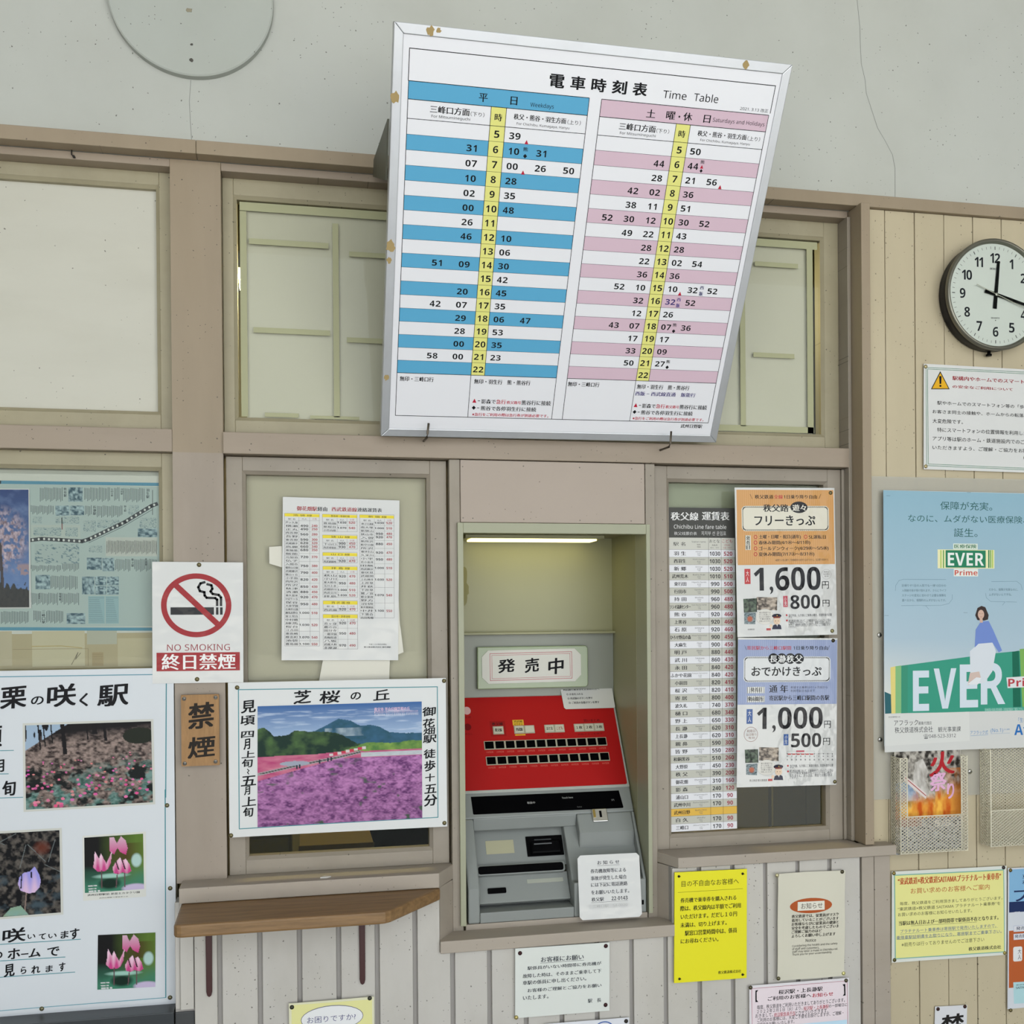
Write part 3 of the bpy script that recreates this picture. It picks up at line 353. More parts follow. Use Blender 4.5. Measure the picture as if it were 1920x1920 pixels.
('T','Shiroku',60.0,649.0,78.0,652.4,'55555a',0,3),('T','白久',65,653.6,73,656.2,'66666a',0,3),('T','역',66,657.2,72,659.6,'66666a',0,3),
('T','170',95.4,650.0,114.4,658.6,'2a2a2e',1,3),('T','90',128.0,650.0,141.0,658.6,'962c3e',1,3),('B',0,661.95,149.9,677.9,'d9d9dc',1),
('L',[(0,661.95),(149.9,661.95)],0.35,'141417',2),('T','三峰口',13.5,665.6,40.5,674.4,'1c1c22',1,3),
('T','Mitsumineguchi',52.0,665.0,86.0,668.4,'55555a',0,3),('T','三峰口',65,669.6,73,672.2,'66666a',0,3),('T','역',66,673.2,72,675.6,'66666a',0,3),
('T','170',95.4,666.0,114.4,674.6,'2a2a2e',1,3),('T','90',128.0,666.0,141.0,674.6,'962c3e',1,3),('L',[(90.8,62.9),(90.8,677.9)],0.5,'141417',2),
('L',[(119.0,62.9),(119.0,677.9)],0.5,'141417',2),
],[]),
'free_ticket':((1.0018,-0.002,1.6038),0.2269,0.3121,0.71,[
('B',3.7,4.6,224.4,161.8,'c4925a',1),('L',[(5.2,5.1),(2.0,158.9)],0.9,'cfa16c',2),('L',[(9.8,5.1),(6.6,159.0)],0.9,'cfa16c',2),
('L',[(14.3,5.1),(11.2,159.0)],0.9,'cfa16c',2),('L',[(18.9,5.0),(15.7,159.1)],0.9,'cfa16c',2),('L',[(23.5,5.0),(20.3,159.1)],0.9,'cfa16c',2),
('L',[(28.0,5.0),(24.9,159.2)],0.9,'cfa16c',2),('L',[(32.6,5.0),(29.5,159.2)],0.9,'cfa16c',2),('L',[(37.2,5.0),(34.1,159.3)],0.9,'cfa16c',2),
('L',[(41.8,5.0),(38.6,159.3)],0.9,'cfa16c',2),('L',[(46.4,4.9),(43.2,159.4)],0.9,'cfa16c',2),('L',[(51.0,4.9),(47.8,159.4)],0.9,'cfa16c',2),
('L',[(55.6,4.9),(52.4,159.5)],0.9,'cfa16c',2),('L',[(60.2,4.9),(57.0,159.5)],0.9,'cfa16c',2),('L',[(64.8,4.9),(61.7,159.6)],0.9,'cfa16c',2),
('L',[(69.4,4.9),(66.3,159.6)],0.9,'cfa16c',2),('L',[(74.0,4.8),(70.9,159.7)],0.9,'cfa16c',2),('L',[(78.7,4.8),(75.5,159.7)],0.9,'cfa16c',2),
('L',[(83.3,4.8),(80.1,159.8)],0.9,'cfa16c',2),('L',[(87.9,4.8),(84.8,159.8)],0.9,'cfa16c',2),('L',[(92.6,4.8),(89.4,159.9)],0.9,'cfa16c',2),
('L',[(97.2,4.8),(94.0,159.9)],0.9,'cfa16c',2),('L',[(101.8,4.7),(98.7,160.0)],0.9,'cfa16c',2),('L',[(106.5,4.7),(103.3,160.0)],0.9,'cfa16c',2),
('L',[(111.1,4.7),(108.0,160.1)],0.9,'cfa16c',2),('L',[(115.8,4.7),(112.6,160.1)],0.9,'cfa16c',2),('L',[(120.4,4.7),(117.3,160.2)],0.9,'cfa16c',2),
('L',[(125.1,4.6),(121.9,160.2)],0.9,'cfa16c',2),('L',[(129.8,4.6),(126.6,160.3)],0.9,'cfa16c',2),('L',[(134.4,4.6),(131.3,160.3)],0.9,'cfa16c',2),
('L',[(139.1,4.6),(135.9,160.4)],0.9,'cfa16c',2),('L',[(143.8,4.6),(140.6,160.4)],0.9,'cfa16c',2),('L',[(148.5,4.6),(145.3,160.5)],0.9,'cfa16c',2),
('L',[(153.2,4.5),(150.0,160.5)],0.9,'cfa16c',2),('L',[(157.8,4.5),(154.7,160.6)],0.9,'cfa16c',2),('L',[(162.5,4.5),(159.4,160.6)],0.9,'cfa16c',2),
('L',[(167.2,4.5),(164.1,160.7)],0.9,'cfa16c',2),('L',[(171.9,4.5),(168.8,160.7)],0.9,'cfa16c',2),('L',[(176.7,4.5),(173.5,160.8)],0.9,'cfa16c',2),
('L',[(181.4,4.4),(178.2,160.8)],0.9,'cfa16c',2),('L',[(186.1,4.4),(182.9,160.9)],0.9,'cfa16c',2),('L',[(190.8,4.4),(187.6,160.9)],0.9,'cfa16c',2),
('L',[(195.5,4.4),(192.3,161.0)],0.9,'cfa16c',2),('L',[(200.2,4.4),(197.1,161.0)],0.9,'cfa16c',2),('L',[(205.0,4.4),(201.8,161.1)],0.9,'cfa16c',2),
('L',[(209.7,4.3),(206.5,161.1)],0.9,'cfa16c',2),('L',[(214.5,4.3),(211.3,161.2)],0.9,'cfa16c',2),('L',[(219.2,4.3),(216.0,161.2)],0.9,'cfa16c',2),
('L',[(223.9,4.3),(220.8,161.3)],0.9,'cfa16c',2),('L',[(34.1,13.8),(38.6,23.6)],0.8,'141417',2),('L',[(190.4,23.3),(195.2,13.4)],0.8,'141417',2),
('T','秩父鉄道',44.5,14.9,86.5,23.5,'141417',1,3),('T','全線',87.7,14.8,107.9,23.4,'b03038',1,3),('T','1日乗り降り自由',109.9,14.8,186.1,23.3,'141417',1,3),
('C',14.2,38.2,212.9,91.2,9,'d2cdbd',2),('C',16.2,40.2,210.9,89.2,7.5,'141417',3),('C',17.8,41.8,209.3,87.6,6.5,'d2cdbd',4),
('D',17.0,41.0,210.1,88.4,'d2cdbd',4),('T','秩父路',62.9,34.7,120.5,51.0,'141417',1,6),('E',144.3,41.2,19.6,12.2,'141417',5),
('T','遊々',128.9,35.1,160.7,49.2,'dcd8cc',1,6),('T','フリーきっぷ',42.4,58.0,181.1,79.8,'141417',2,6),('B',21.1,99.7,33.5,130.4,'d6d2c4',2),
('T','発',23.1,101.7,31.5,110.0,'141417',1,3),('T','売',23.1,111.1,31.5,119.5,'141417',1,3),('T','日',23.1,120.6,31.5,128.9,'141417',1,3),
('R',44.5,103.3,3.9,4.2,1.4,'b03038',3),('R',44.2,115.0,4.0,4.2,1.4,'b03038',3),('R',44.0,127.3,3.9,4.2,1.4,'b03038',3),
('R',43.8,139.3,4.0,4.2,1.4,'b03038',3),('R',158.3,103.5,4.0,4.2,1.4,'b03038',3),('T','土曜・日曜・祝日(通年)',52.1,98.7,147.3,108.6,'141417',1,3),
('T','SL運転日',165.3,99.7,204.9,108.2,'141417',1,3),('T','春休み期間(4/1㊍〜4/11㊐)',51.3,111.0,168.7,120.7,'141417',1,3),
('T','ゴールデンウィーク(4/29㊍〜5/5㊌)',51.6,123.1,210.8,133.3,'141417',1,3),('T','夏休み期間(7/17㊏〜8/31㊋)',50.8,135.2,177.7,145.3,'141417',1,3),
('T','※最寄りの有人駅でご利用期間中の前売りはありません。当日限り有効です。',88.2,149.8,210.4,154.8,'3a332c',0,3),('B',18.2,169.8,31.5,201.5,'b2383a',2),
('T','大',21.6,173.6,28.1,184.9,'dcdcd8',0,3),('T','人',21.6,186.4,28.1,197.7,'dcdcd8',0,3),('T','1,600',38.9,167.2,191.0,223.7,'18181b',1,3),
('T','円',194.0,198.5,209.7,214.1,'141417',0,3),('R',204.7,183.4,11.2,10.5,0.4,'777370',2),('T','利用日',198.6,176.6,210.9,180.1,'66605c',0,3),
('T','当日限り',197.5,181.3,211.8,184.8,'66605c',0,3),('T','有効',200.0,186.1,209.1,189.5,'66605c',0,3),('B',104.3,227.7,114.4,251.3,'b24a58',2),
('T','小',106.8,229.9,112.2,238.8,'dcdcd8',0,3),('T','児',106.8,240.1,112.2,249.0,'dcdcd8',0,3),('T','800',120.7,226.3,189.0,255.8,'18181b',1,3),
('T','円',194.5,237.9,210.5,251.9,'141417',0,3),('P','green',[(14.4,232.4),(45.1,231.5),(44.5,260.4),(15.3,261.0)]),
('P','food',[(44.4,229.0),(91.1,230.5),(89.8,257.8),(43.9,256.2)]),('P','boat',[(15.8,261.0),(42.0,261.5),(40.3,285.9),(15.9,284.9)]),
('E',61.9,270.6,20.2,16.3,'cfccc4',5),('R',61.9,270.6,20.2,16.3,0.3,'999590',6),('T','秩父鉄道では',49.5,260.0,75.3,263.8,'4a4648',0,7),
('T','きっぷを使って',49.4,264.4,75.2,268.2,'4a4648',0,7),('T','ゆったり各駅で',49.4,268.9,75.1,272.7,'4a4648',0,7),
('T','下車の旅を',49.3,273.3,75.0,277.1,'4a4648',0,7),('T','お楽しみください',49.2,277.7,74.9,281.6,'4a4648',0,7),
('Q',[(77.6,297.3),(80.3,289.1),(86.7,286.5),(93.0,286.6),(97.9,289.6),(99.3,297.8)],'23243a',5),('E',89.1,280.5,7.6,7.7,'d9bfa6',6),
('E',88.8,269.4,10.8,4.4,'2a2a38',7),('B',81.2,270.9,97.0,274.1,'7a3a30',8),('E',89.8,268.8,1.2,1.2,'c9a040',8),('E',86.0,279.9,0.8,0.9,'141417',8),
('E',92.0,280.1,0.8,0.9,'141417',8),('L',[(87.5,284.2),(89.2,285.1),(91.0,284.2)],0.3,'8a3a30',8),
('Q',[(87.9,287.0),(90.9,287.1),(89.6,292.2)],'d8d8d8',8),('E',75.8,290.2,3.2,3.8,'d9bfa6',6),('T','秩父鉄道株式会社',23.1,294.8,38.8,298.2,'4a4648',0,3),
('B',65.1,294.9,75.1,299.5,'b04848',2),('T','急行列車、SL列車にご乗車の場合、別途料金が必要',116.1,266.5,215.2,272.4,'3a3a40',0,3),
('T','です。',116.0,271.7,124.8,275.6,'3a3a40',0,3),('T','秩父鉄道全線において、IC乗車券やクレジットカード等は',115.9,277.8,213.4,283.7,'3a3a40',0,3),
('T','ご使用になれません。きっぷは、現金でお買い求めく',115.8,282.5,211.5,288.4,'3a3a40',0,3),('T','ださい。期間外は発売しておりません。ご了承願います',115.7,287.1,211.4,293.1,'3a3a40',0,3),
('T','ください。',115.6,291.8,133.3,296.0,'3a3a40',0,3),('E',111.5,268.4,2.0,2.2,'b03038',2),('E',112.0,279.5,2.0,2.2,'b03038',2),
],[(217.7,10.5,'6e6648'),(215.6,304.1,'8a845c')]),
'outing_ticket':((1.0010,-0.004,1.2874),0.2264,0.3120,-0.96,[
('B',0.2,3.7,225.7,139.6,'8e99b8',1),('L',[(1.9,4.1),(4.3,137.1)],0.9,'9ba5c2',2),('L',[(6.5,4.1),(8.9,137.2)],0.9,'9ba5c2',2),
('L',[(11.0,4.1),(13.4,137.2)],0.9,'9ba5c2',2),('L',[(15.6,4.1),(18.0,137.2)],0.9,'9ba5c2',2),('L',[(20.2,4.1),(22.6,137.3)],0.9,'9ba5c2',2),
('L',[(24.8,4.0),(27.2,137.3)],0.9,'9ba5c2',2),('L',[(29.3,4.0),(31.7,137.4)],0.9,'9ba5c2',2),('L',[(33.9,4.0),(36.3,137.4)],0.9,'9ba5c2',2),
('L',[(38.5,4.0),(40.9,137.5)],0.9,'9ba5c2',2),('L',[(43.1,4.0),(45.5,137.5)],0.9,'9ba5c2',2),('L',[(47.7,4.0),(50.1,137.5)],0.9,'9ba5c2',2),
('L',[(52.3,4.0),(54.7,137.6)],0.9,'9ba5c2',2),('L',[(56.9,3.9),(59.3,137.6)],0.9,'9ba5c2',2),('L',[(61.5,3.9),(63.9,137.7)],0.9,'9ba5c2',2),
('L',[(66.1,3.9),(68.5,137.7)],0.9,'9ba5c2',2),('L',[(70.7,3.9),(73.2,137.8)],0.9,'9ba5c2',2),('L',[(75.4,3.9),(77.8,137.8)],0.9,'9ba5c2',2),
('L',[(80.0,3.9),(82.4,137.8)],0.9,'9ba5c2',2),('L',[(84.6,3.8),(87.0,137.9)],0.9,'9ba5c2',2),('L',[(89.2,3.8),(91.7,137.9)],0.9,'9ba5c2',2),
('L',[(93.9,3.8),(96.3,138.0)],0.9,'9ba5c2',2),('L',[(98.5,3.8),(101.0,138.0)],0.9,'9ba5c2',2),('L',[(103.2,3.8),(105.6,138.1)],0.9,'9ba5c2',2),
('L',[(107.8,3.8),(110.3,138.1)],0.9,'9ba5c2',2),('L',[(112.5,3.8),(114.9,138.1)],0.9,'9ba5c2',2),('L',[(117.1,3.7),(119.6,138.2)],0.9,'9ba5c2',2),
('L',[(121.8,3.7),(124.2,138.2)],0.9,'9ba5c2',2),('L',[(126.4,3.7),(128.9,138.3)],0.9,'9ba5c2',2),('L',[(131.1,3.7),(133.6,138.3)],0.9,'9ba5c2',2),
('L',[(135.8,3.7),(138.2,138.4)],0.9,'9ba5c2',2),('L',[(140.5,3.7),(142.9,138.4)],0.9,'9ba5c2',2),('L',[(145.1,3.6),(147.6,138.4)],0.9,'9ba5c2',2),
('L',[(149.8,3.6),(152.3,138.5)],0.9,'9ba5c2',2),('L',[(154.5,3.6),(157.0,138.5)],0.9,'9ba5c2',2),('L',[(159.2,3.6),(161.7,138.6)],0.9,'9ba5c2',2),
('L',[(163.9,3.6),(166.4,138.6)],0.9,'9ba5c2',2),('L',[(168.6,3.6),(171.1,138.7)],0.9,'9ba5c2',2),('L',[(173.3,3.5),(175.8,138.7)],0.9,'9ba5c2',2),
('L',[(178.0,3.5),(180.5,138.7)],0.9,'9ba5c2',2),('L',[(182.7,3.5),(185.2,138.8)],0.9,'9ba5c2',2),('L',[(187.5,3.5),(189.9,138.8)],0.9,'9ba5c2',2),
('L',[(192.2,3.5),(194.7,138.9)],0.9,'9ba5c2',2),('L',[(196.9,3.5),(199.4,138.9)],0.9,'9ba5c2',2),('L',[(201.6,3.4),(204.1,139.0)],0.9,'9ba5c2',2),
('L',[(206.4,3.4),(208.9,139.0)],0.9,'9ba5c2',2),('L',[(211.1,3.4),(213.6,139.0)],0.9,'9ba5c2',2),('L',[(215.9,3.4),(218.3,139.1)],0.9,'9ba5c2',2),
('L',[(220.6,3.4),(223.1,139.1)],0.9,'9ba5c2',2),('T','寄居駅から三峰口駅間',20.1,16.6,119.8,25.3,'a83844',1,3),
('T','1日乗り降り自由',125.1,16.4,203.6,25.2,'141417',1,3),('L',[(15.2,15.7),(19.0,25.4)],0.8,'141417',2),('L',[(204.1,25.2),(208.1,15.7)],0.8,'141417',2),
('C',12.9,38.9,210.6,92.9,9,'cfd0d0',2),('C',14.9,40.9,208.6,90.9,7.5,'141417',3),('C',16.5,42.5,207.0,89.3,6.5,'cfd0d0',4),
('D',15.7,41.7,207.8,90.1,'cfd0d0',4),('E',79.9,43.5,11.7,11.2,'141417',5),('E',98.8,43.5,11.7,11.2,'141417',5),('E',118.2,43.5,11.8,11.2,'141417',5),
('E',137.3,43.5,11.8,11.2,'141417',5),('T','長瀞秩父',71.0,36.1,147.0,51.8,'dcdcda',1,6),('T','おでかけきっぷ',30.5,60.2,189.9,80.4,'141417',2,6),
('B',20.9,102.5,60.9,116.0,'d4d4d0',2),('T','発売日',28.4,104.4,54.6,112.9,'141417',1,3),('B',21.0,121.5,61.1,134.6,'d4d4d0',2),
('T','発売箇所',22.8,123.4,57.8,132.0,'141417',1,3),('T','通 年',70.8,98.6,113.8,115.2,'141417',1,3),
('T','希望する乗車日の1ヶ月前から',119.5,101.6,204.3,106.8,'2e3040',0,3),('T','利用可能日当日まで',119.6,108.7,174.9,114.2,'2e3040',0,3),
('T','寄居駅から三峰口駅間の各駅',71.0,120.5,208.4,131.9,'141417',1,3),('B',20.5,148.9,34.0,179.7,'3c5a92',2),('T','大',23.8,152.0,30.7,163.3,'dcdcd8',0,3),
('T','人',23.8,164.8,30.7,176.1,'dcdcd8',0,3),('T','1,000',43.7,145.6,193.5,198.3,'18181b',1,3),('T','円',197.2,175.5,212.3,191.0,'141417',0,3),
('R',30.5,201.8,15.6,15.6,0.8,'8a5e54',2),('T','利用日',21.7,191.8,39.9,197.9,'8a6a60',0,3),('T','当日限り',19.7,199.5,42.9,204.9,'8a6a60',0,3),
('T','有効',25.0,206.5,39.3,211.4,'8a6a60',0,3),('B',104.4,202.4,115.3,225.9,'3c5a92',2),('T','小',107.0,204.6,113.0,213.5,'dcdcd8',0,3),
('T','児',107.0,214.8,113.0,223.7,'dcdcd8',0,3),('T','500',121.4,201.0,190.5,230.8,'18181b',1,3),('T','円',194.9,212.0,211.0,226.9,'141417',0,3),
('P','green',[(17.0,233.5),(46.9,232.9),(47.9,261.3),(18.5,261.4)]),('P','food',[(49.4,228.8),(93.3,230.5),(93.6,259.0),(48.9,256.7)]),
('P','boat',[(20.5,263.8),(45.9,262.7),(44.9,287.5),(20.7,285.8)]),('E',66.1,271.7,20.7,16.3,'cfccc4',5),('R',66.1,271.7,20.7,16.3,0.3,'999590',6),
('T','秩父鉄道では',53.4,261.2,79.3,265.0,'4a4648',0,7),('T','きっぷを使って',53.5,265.6,79.3,269.4,'4a4648',0,7),
('T','ゆったり各駅で',53.5,270.0,79.4,273.9,'4a4648',0,7),('T','下車の旅を',53.5,274.5,79.4,278.3,'4a4648',0,7),
('T','お楽しみください',53.6,278.9,79.4,282.7,'4a4648',0,7),
('Q',[(82.6,298.4),(85.0,290.3),(91.3,287.7),(97.6,287.8),(102.7,290.7),(104.3,299.0)],'23243a',5),('E',93.6,281.6,7.9,7.7,'d9bfa6',6),
('E',92.9,270.6,10.9,4.5,'2a2a38',7),('B',85.4,272.1,101.3,275.3,'7a3a30',8),('E',94.0,270.0,1.2,1.2,'c9a040',8),('E',90.5,281.1,0.8,1.0,'141417',8),
('E',96.5,281.2,0.8,0.9,'141417',8),('L',[(92.1,285.4),(93.8,286.3),(95.6,285.4)],0.3,'8a3a30',8),
('Q',[(92.6,288.2),(95.6,288.2),(94.4,293.4)],'d8d8d8',8),('E',80.5,291.4,3.3,3.8,'d9bfa6',6),('L',[(112.4,243.9),(217.1,245.4)],0.3,'141417',2),
('L',[(112.4,243.9),(112.3,238.8),(175.2,239.0),(175.2,244.2)],0.3,'66605c',2),('E',113.2,243.9,1.1,1.0,'141417',3),
('T','駅',111.9,247.7,114.5,251.0,'3a3a40',0,3),('T','間',112.0,254.7,114.5,258.0,'3a3a40',0,3),('E',123.4,244.1,1.0,1.0,'141417',3),
('T','駅',122.2,247.9,124.7,251.2,'3a3a40',0,3),('T','間',122.2,254.9,124.8,258.2,'3a3a40',0,3),('E',133.7,244.4,1.0,1.0,'141417',3),
('T','駅',132.4,248.1,135.0,251.4,'3a3a40',0,3),('T','間',132.5,255.1,135.1,258.4,'3a3a40',0,3),('E',144.0,244.6,1.0,1.0,'141417',3),
('T','駅',142.7,248.3,145.3,251.6,'3a3a40',0,3),('T','間',142.8,255.3,145.4,258.6,'3a3a40',0,3),('E',154.3,244.8,1.0,0.9,'141417',3),
('T','駅',153.1,248.5,155.6,251.8,'3a3a40',0,3),('T','間',153.1,255.5,155.7,258.8,'3a3a40',0,3),('E',164.6,244.9,1.0,1.0,'141417',3),
('T','駅',163.4,248.7,166.0,252.0,'3a3a40',0,3),('T','間',163.4,255.7,166.0,259.1,'3a3a40',0,3),('E',175.0,245.1,1.0,1.0,'141417',3),
('T','駅',173.7,248.9,176.3,252.2,'3a3a40',0,3),('T','間',173.8,255.9,176.4,259.3,'3a3a40',0,3),('E',185.4,245.3,1.0,1.0,'141417',3),
('T','駅',184.1,249.1,186.7,252.4,'3a3a40',0,3),('T','間',184.2,256.1,186.8,259.5,'3a3a40',0,3),('E',195.8,245.5,1.1,1.0,'141417',3),
('T','駅',194.5,249.3,197.1,252.6,'3a3a40',0,3),('T','間',194.6,256.3,197.2,259.7,'3a3a40',0,3),('E',206.1,245.7,1.0,1.0,'141417',3),
('T','駅',204.9,249.5,207.5,252.8,'3a3a40',0,3),('T','間',205.0,256.5,207.6,259.9,'3a3a40',0,3),('E',216.6,245.9,1.0,1.0,'141417',3),
('T','駅',215.4,249.7,218.0,253.0,'3a3a40',0,3),('T','間',215.4,256.8,218.0,260.1,'3a3a40',0,3),('B',114.2,243.5,121.8,246.0,'b04040',4),
('B',124.3,243.7,131.9,246.2,'b04040',4),('B',134.4,243.9,142.1,246.4,'b04040',4),('B',144.6,244.1,152.3,246.6,'b04040',4),
('B',154.8,244.3,162.5,246.8,'b04040',4),('B',165.0,244.5,172.7,247.0,'b04040',4),('B',133.4,237.3,151.7,240.9,'b04858',4),
('T','急行列車、SL列車にご乗車の場合、別途料金が必要',118.9,267.0,218.7,273.1,'3a3a40',0,3),('T','です。',119.0,272.2,130.4,276.4,'3a3a40',0,3),
('T','秩父鉄道全線において、IC乗車券やクレジットカード等は',119.0,277.5,218.7,283.8,'3a3a40',0,3),('T','(パスモ)等のIC乗車券やクレジットカードをご使用に',119.1,282.9,217.5,289.2,'3a3a40',0,3),
('T','なれません。きっぷは、現金でお買い求め',119.1,287.6,216.8,293.9,'3a3a40',0,3),('T','ください。',119.1,292.8,140.0,297.3,'3a3a40',0,3),
('E',114.7,269.2,2.1,2.1,'b03038',2),('E',115.2,281.0,2.0,2.2,'b03038',2),('T','秩父鉄道 観光事業課',28.3,295.7,67.6,300.9,'66605c',0,3),
('B',70.0,295.8,80.1,300.5,'b04848',2),
],[(222.8,305.4,'6e6648'),(216.3,5.1,'3f3a28')]),
'insurance_poster':((1.4101,-0.036,1.4823),0.4070,0.5421,-0.25,[
('P','sky',[(-0.6,0.6),(405.6,1.2),(405.6,481.8),(0.5,473.8)]),('T','保障が充実。',133.7,21.4,259.4,39.4,'2f5c58',0,3),
('T','なのに、ムダがない医療保険、',57.5,50.4,341.2,66.4,'2f5c58',0,3),('T','誕生。',166.4,78.5,223.3,97.0,'2f5c58',0,3),('B',164.6,111.3,223.9,123.9,'cfd8cc',3),
('T','医療保険',167.0,112.9,221.1,121.7,'2f6c48',1,4),('B',127.2,124.4,264.3,164.8,'e0dcae',3),('B',133.4,125.9,136.4,163.9,'a9bf62',4),
('B',139.6,125.8,142.6,163.9,'6fa058',4),('B',249.3,124.9,252.3,163.3,'2f7a50',4),('B',253.8,124.8,256.9,163.3,'6fa058',4),
('B',258.4,124.8,261.5,163.3,'a9bf62',4),('B',146.2,125.8,243.1,163.0,'2c7a5a',4),('T','EVER',151.3,131.3,238.9,158.7,'dfe2de',2,5),
('B',165.8,165.6,224.4,181.8,'d8dcd6',3),('T','Prime',167.9,167.8,223.0,179.7,'c0564a',1,5),
('L',[(27.1,213.1),(27.8,201.8),(35.6,191.1),(45.8,188.6),(147.0,188.9)],0.5,'4a6a74',2),
('L',[(40.5,244.7),(88.3,243.9),(98.6,244.9),(106.1,252.6)],0.5,'4a6a74',2),
('L',[(98.6,244.5),(136.4,244.0),(153.8,240.3),(161.8,231.0),(162.1,221.1)],0.5,'4a6a74',2),
('L',[(257.2,193.0),(319.3,192.2),(330.0,199.7),(332.9,210.7)],0.5,'4a6a74',2),
('L',[(242.6,218.0),(244.7,228.0),(255.3,236.1),(290.7,236.8),(283.6,244.3)],0.5,'4a6a74',2),('L',[(292.5,236.8),(319.2,237.5)],0.5,'4a6a74',2),
('T','日帰りや1日の入院でも一律10日分の',42.4,199.0,146.9,204.4,'466068',0,3),('T','入院給付金が受け取れます。さらにライフ',42.3,209.5,146.9,214.9,'466068',0,3),
('T','ステージの変化に合わせて必要な保障を',42.3,219.9,146.9,225.5,'466068',0,3),('T','選べるから、保険料のムダがないんです。',42.3,230.3,146.8,236.0,'466068',0,3),
('T','だから、保障が充実なのに、',251.1,207.4,322.8,213.0,'466068',0,3),('T','ムダがないんですね。',251.1,218.0,306.7,223.7,'466068',0,3),
('Q',[(1.0,426.4),(16.8,432.9),(16.7,472.7),(1.8,473.2)],'2f5e66',3),('Q',[(14.7,375.3),(26.5,373.0),(26.2,472.9),(16.7,473.3)],'d8c87a',4),
('Q',[(26.5,373.0),(40.1,371.4),(39.7,472.6),(26.2,472.9)],'7fb07a',4),('Q',[(40.1,372.0),(55.4,370.4),(55.0,472.9),(39.7,473.2)],'3c8a70',4),
('Q',[(55.4,370.4),(262.0,348.5),(308.1,345.0),(407.5,339.1),(407.1,476.1),(55.0,472.9)],'3a917a',4),
('Q',[(307.4,345.6),(324.2,343.2),(329.2,476.8),(309.5,477.0)],'1f6450',5),('Q',[(326.0,339.8),(407.5,334.3),(407.1,476.1),(332.8,476.9)],'7aa858',5),
('T','E',67.3,383.1,105.7,469.2,'c9d3dc',2,6),('T','V',117.0,379.2,171.1,465.4,'c9d3dc',2,6),('T','E',179.4,371.5,223.5,464.4,'c9d3dc',2,6),
('T','R',230.2,368.4,290.0,458.7,'c9d3dc',2,6),
('Q',[(225.0,326.2),(258.5,323.4),(267.3,343.9),(258.3,387.6),(238.8,412.3),(205.5,414.8),(203.9,343.2)],'cdd2d8',7),
('Q',[(203.8,389.9),(226.6,387.1),(230.1,399.6),(217.7,411.9),(198.5,416.2)],'c7b2a8',8),
('Q',[(196.7,414.6),(219.5,399.5),(231.8,401.2),(223.0,415.1)],'d8dadd',9),
('Q',[(230.4,279.5),(249.8,278.0),(260.4,296.9),(282.5,342.5),(274.4,346.5),(258.5,325.0),(225.0,327.2),(215.5,335.5),(218.1,296.6)],'6f86c2',8),
('Q',[(222.8,249.8),(232.3,245.5),(241.8,248.3),(249.9,265.5),(248.1,274.9),(239.3,277.3),(222.7,276.3),(217.1,266.0)],'3c302e',8),
('E',231.2,263.9,7.7,10.0,'c9a898',9),('Q',[(227.7,273.2),(234.7,273.3),(235.7,281.7),(228.7,281.7)],'c9a898',9),
('L',[(228.7,268.5),(231.2,269.8),(234.0,268.6)],0.5,'9a4a48',10),('E',228.4,262.3,0.7,0.6,'141417',10),('E',234.0,262.4,0.7,0.7,'141417',10),
('Q',[(293.0,401.3),(407.3,396.2),(407.2,421.6),(295.8,424.3)],'d6d8d8',6),('T','Prime',297.3,403.2,390.6,421.3,'b04048',1,7),
('Q',[(238.6,466.0),(407.1,466.0),(407.1,474.8),(238.6,472.2)],'4a9a86',6),
('T','医療保険の詳細は契約概要・注意喚起情報をご確認ください。保障内容は給付金の種類により異なります。',240.4,467.3,404.9,474.8,'a9cfc4',0,7),('B',0.5,473.5,407.6,554.8,'c9c9c6',6),
('Q',[(3.2,475.4),(201.8,473.3),(202.3,536.2),(3.0,541.4)],'cfcfcb',7),('T','当社営業時間 9:00',9.9,478.6,37.0,482.3,'55555a',0,8),
('T','アフラック',22.7,487.5,79.5,499.4,'3a3a3e',0,8),('T','募集代理店',79.9,491.7,111.5,499.0,'3a3a3e',0,8),
('T','秩父鉄道株式会社',24.4,502.3,114.2,515.1,'3a3a3e',0,8),('T','観光事業課',126.9,504.3,181.4,515.4,'3a3a3e',0,8),
('T','☎048-523-3312',91.8,518.5,169.5,529.0,'3a3a3e',0,8),('T','アフラック式',204.4,514.4,247.3,523.1,'4a82b4',0,8),
('L',[(204.4,525.7),(247.3,524.4)],0.6,'4a82b4',8),('T','(No.1)',253.7,511.1,284.5,521.6,'4a82b4',0,8),
('T','がん保険',286.3,512.2,300.5,515.8,'4a82b4',0,8),('L',[(253.6,522.6),(301.2,522.1)],0.4,'4a82b4',8),
('T','「生きる」を創る。',322.0,489.3,390.3,499.8,'4a82b4',0,8),('T','Aflac',311.9,502.2,390.2,527.4,'2f6cae',1,8),
('L',[(6.1,11.8),(15.6,11.9)],0.5,'4f5a5c',9),('L',[(197.7,0.9),(207.5,1.1)],0.5,'4f5a5c',9),('L',[(1.2,265.1),(10.6,265.4)],0.5,'4f5a5c',9),
('L',[(188.8,260.0),(198.6,260.3)],0.5,'4f5a5c',9),
],[]),
'smartphone_notice':((1.4671,-0.026,1.9133),0.3131,0.2262,-0.59,[
('L',[(5.0,7.8),(306.1,5.8),(308.7,220.8),(6.8,218.2),(5.0,7.8)],0.9,'3c7a58',2),
('L',[(8.8,11.0),(302.0,9.5),(304.7,217.4),(10.6,214.7),(8.8,11.0)],0.9,'3c7a58',2),('Q',[(38.9,14.1),(16.6,54.1),(61.4,52.1)],'33302a',2),
('Q',[(38.9,18.1),(19.8,52.3),(58.2,50.5)],'d8a526',3),('Q',[(36.0,25.1),(41.8,24.9),(40.9,41.6),(37.0,41.7)],'141417',4),
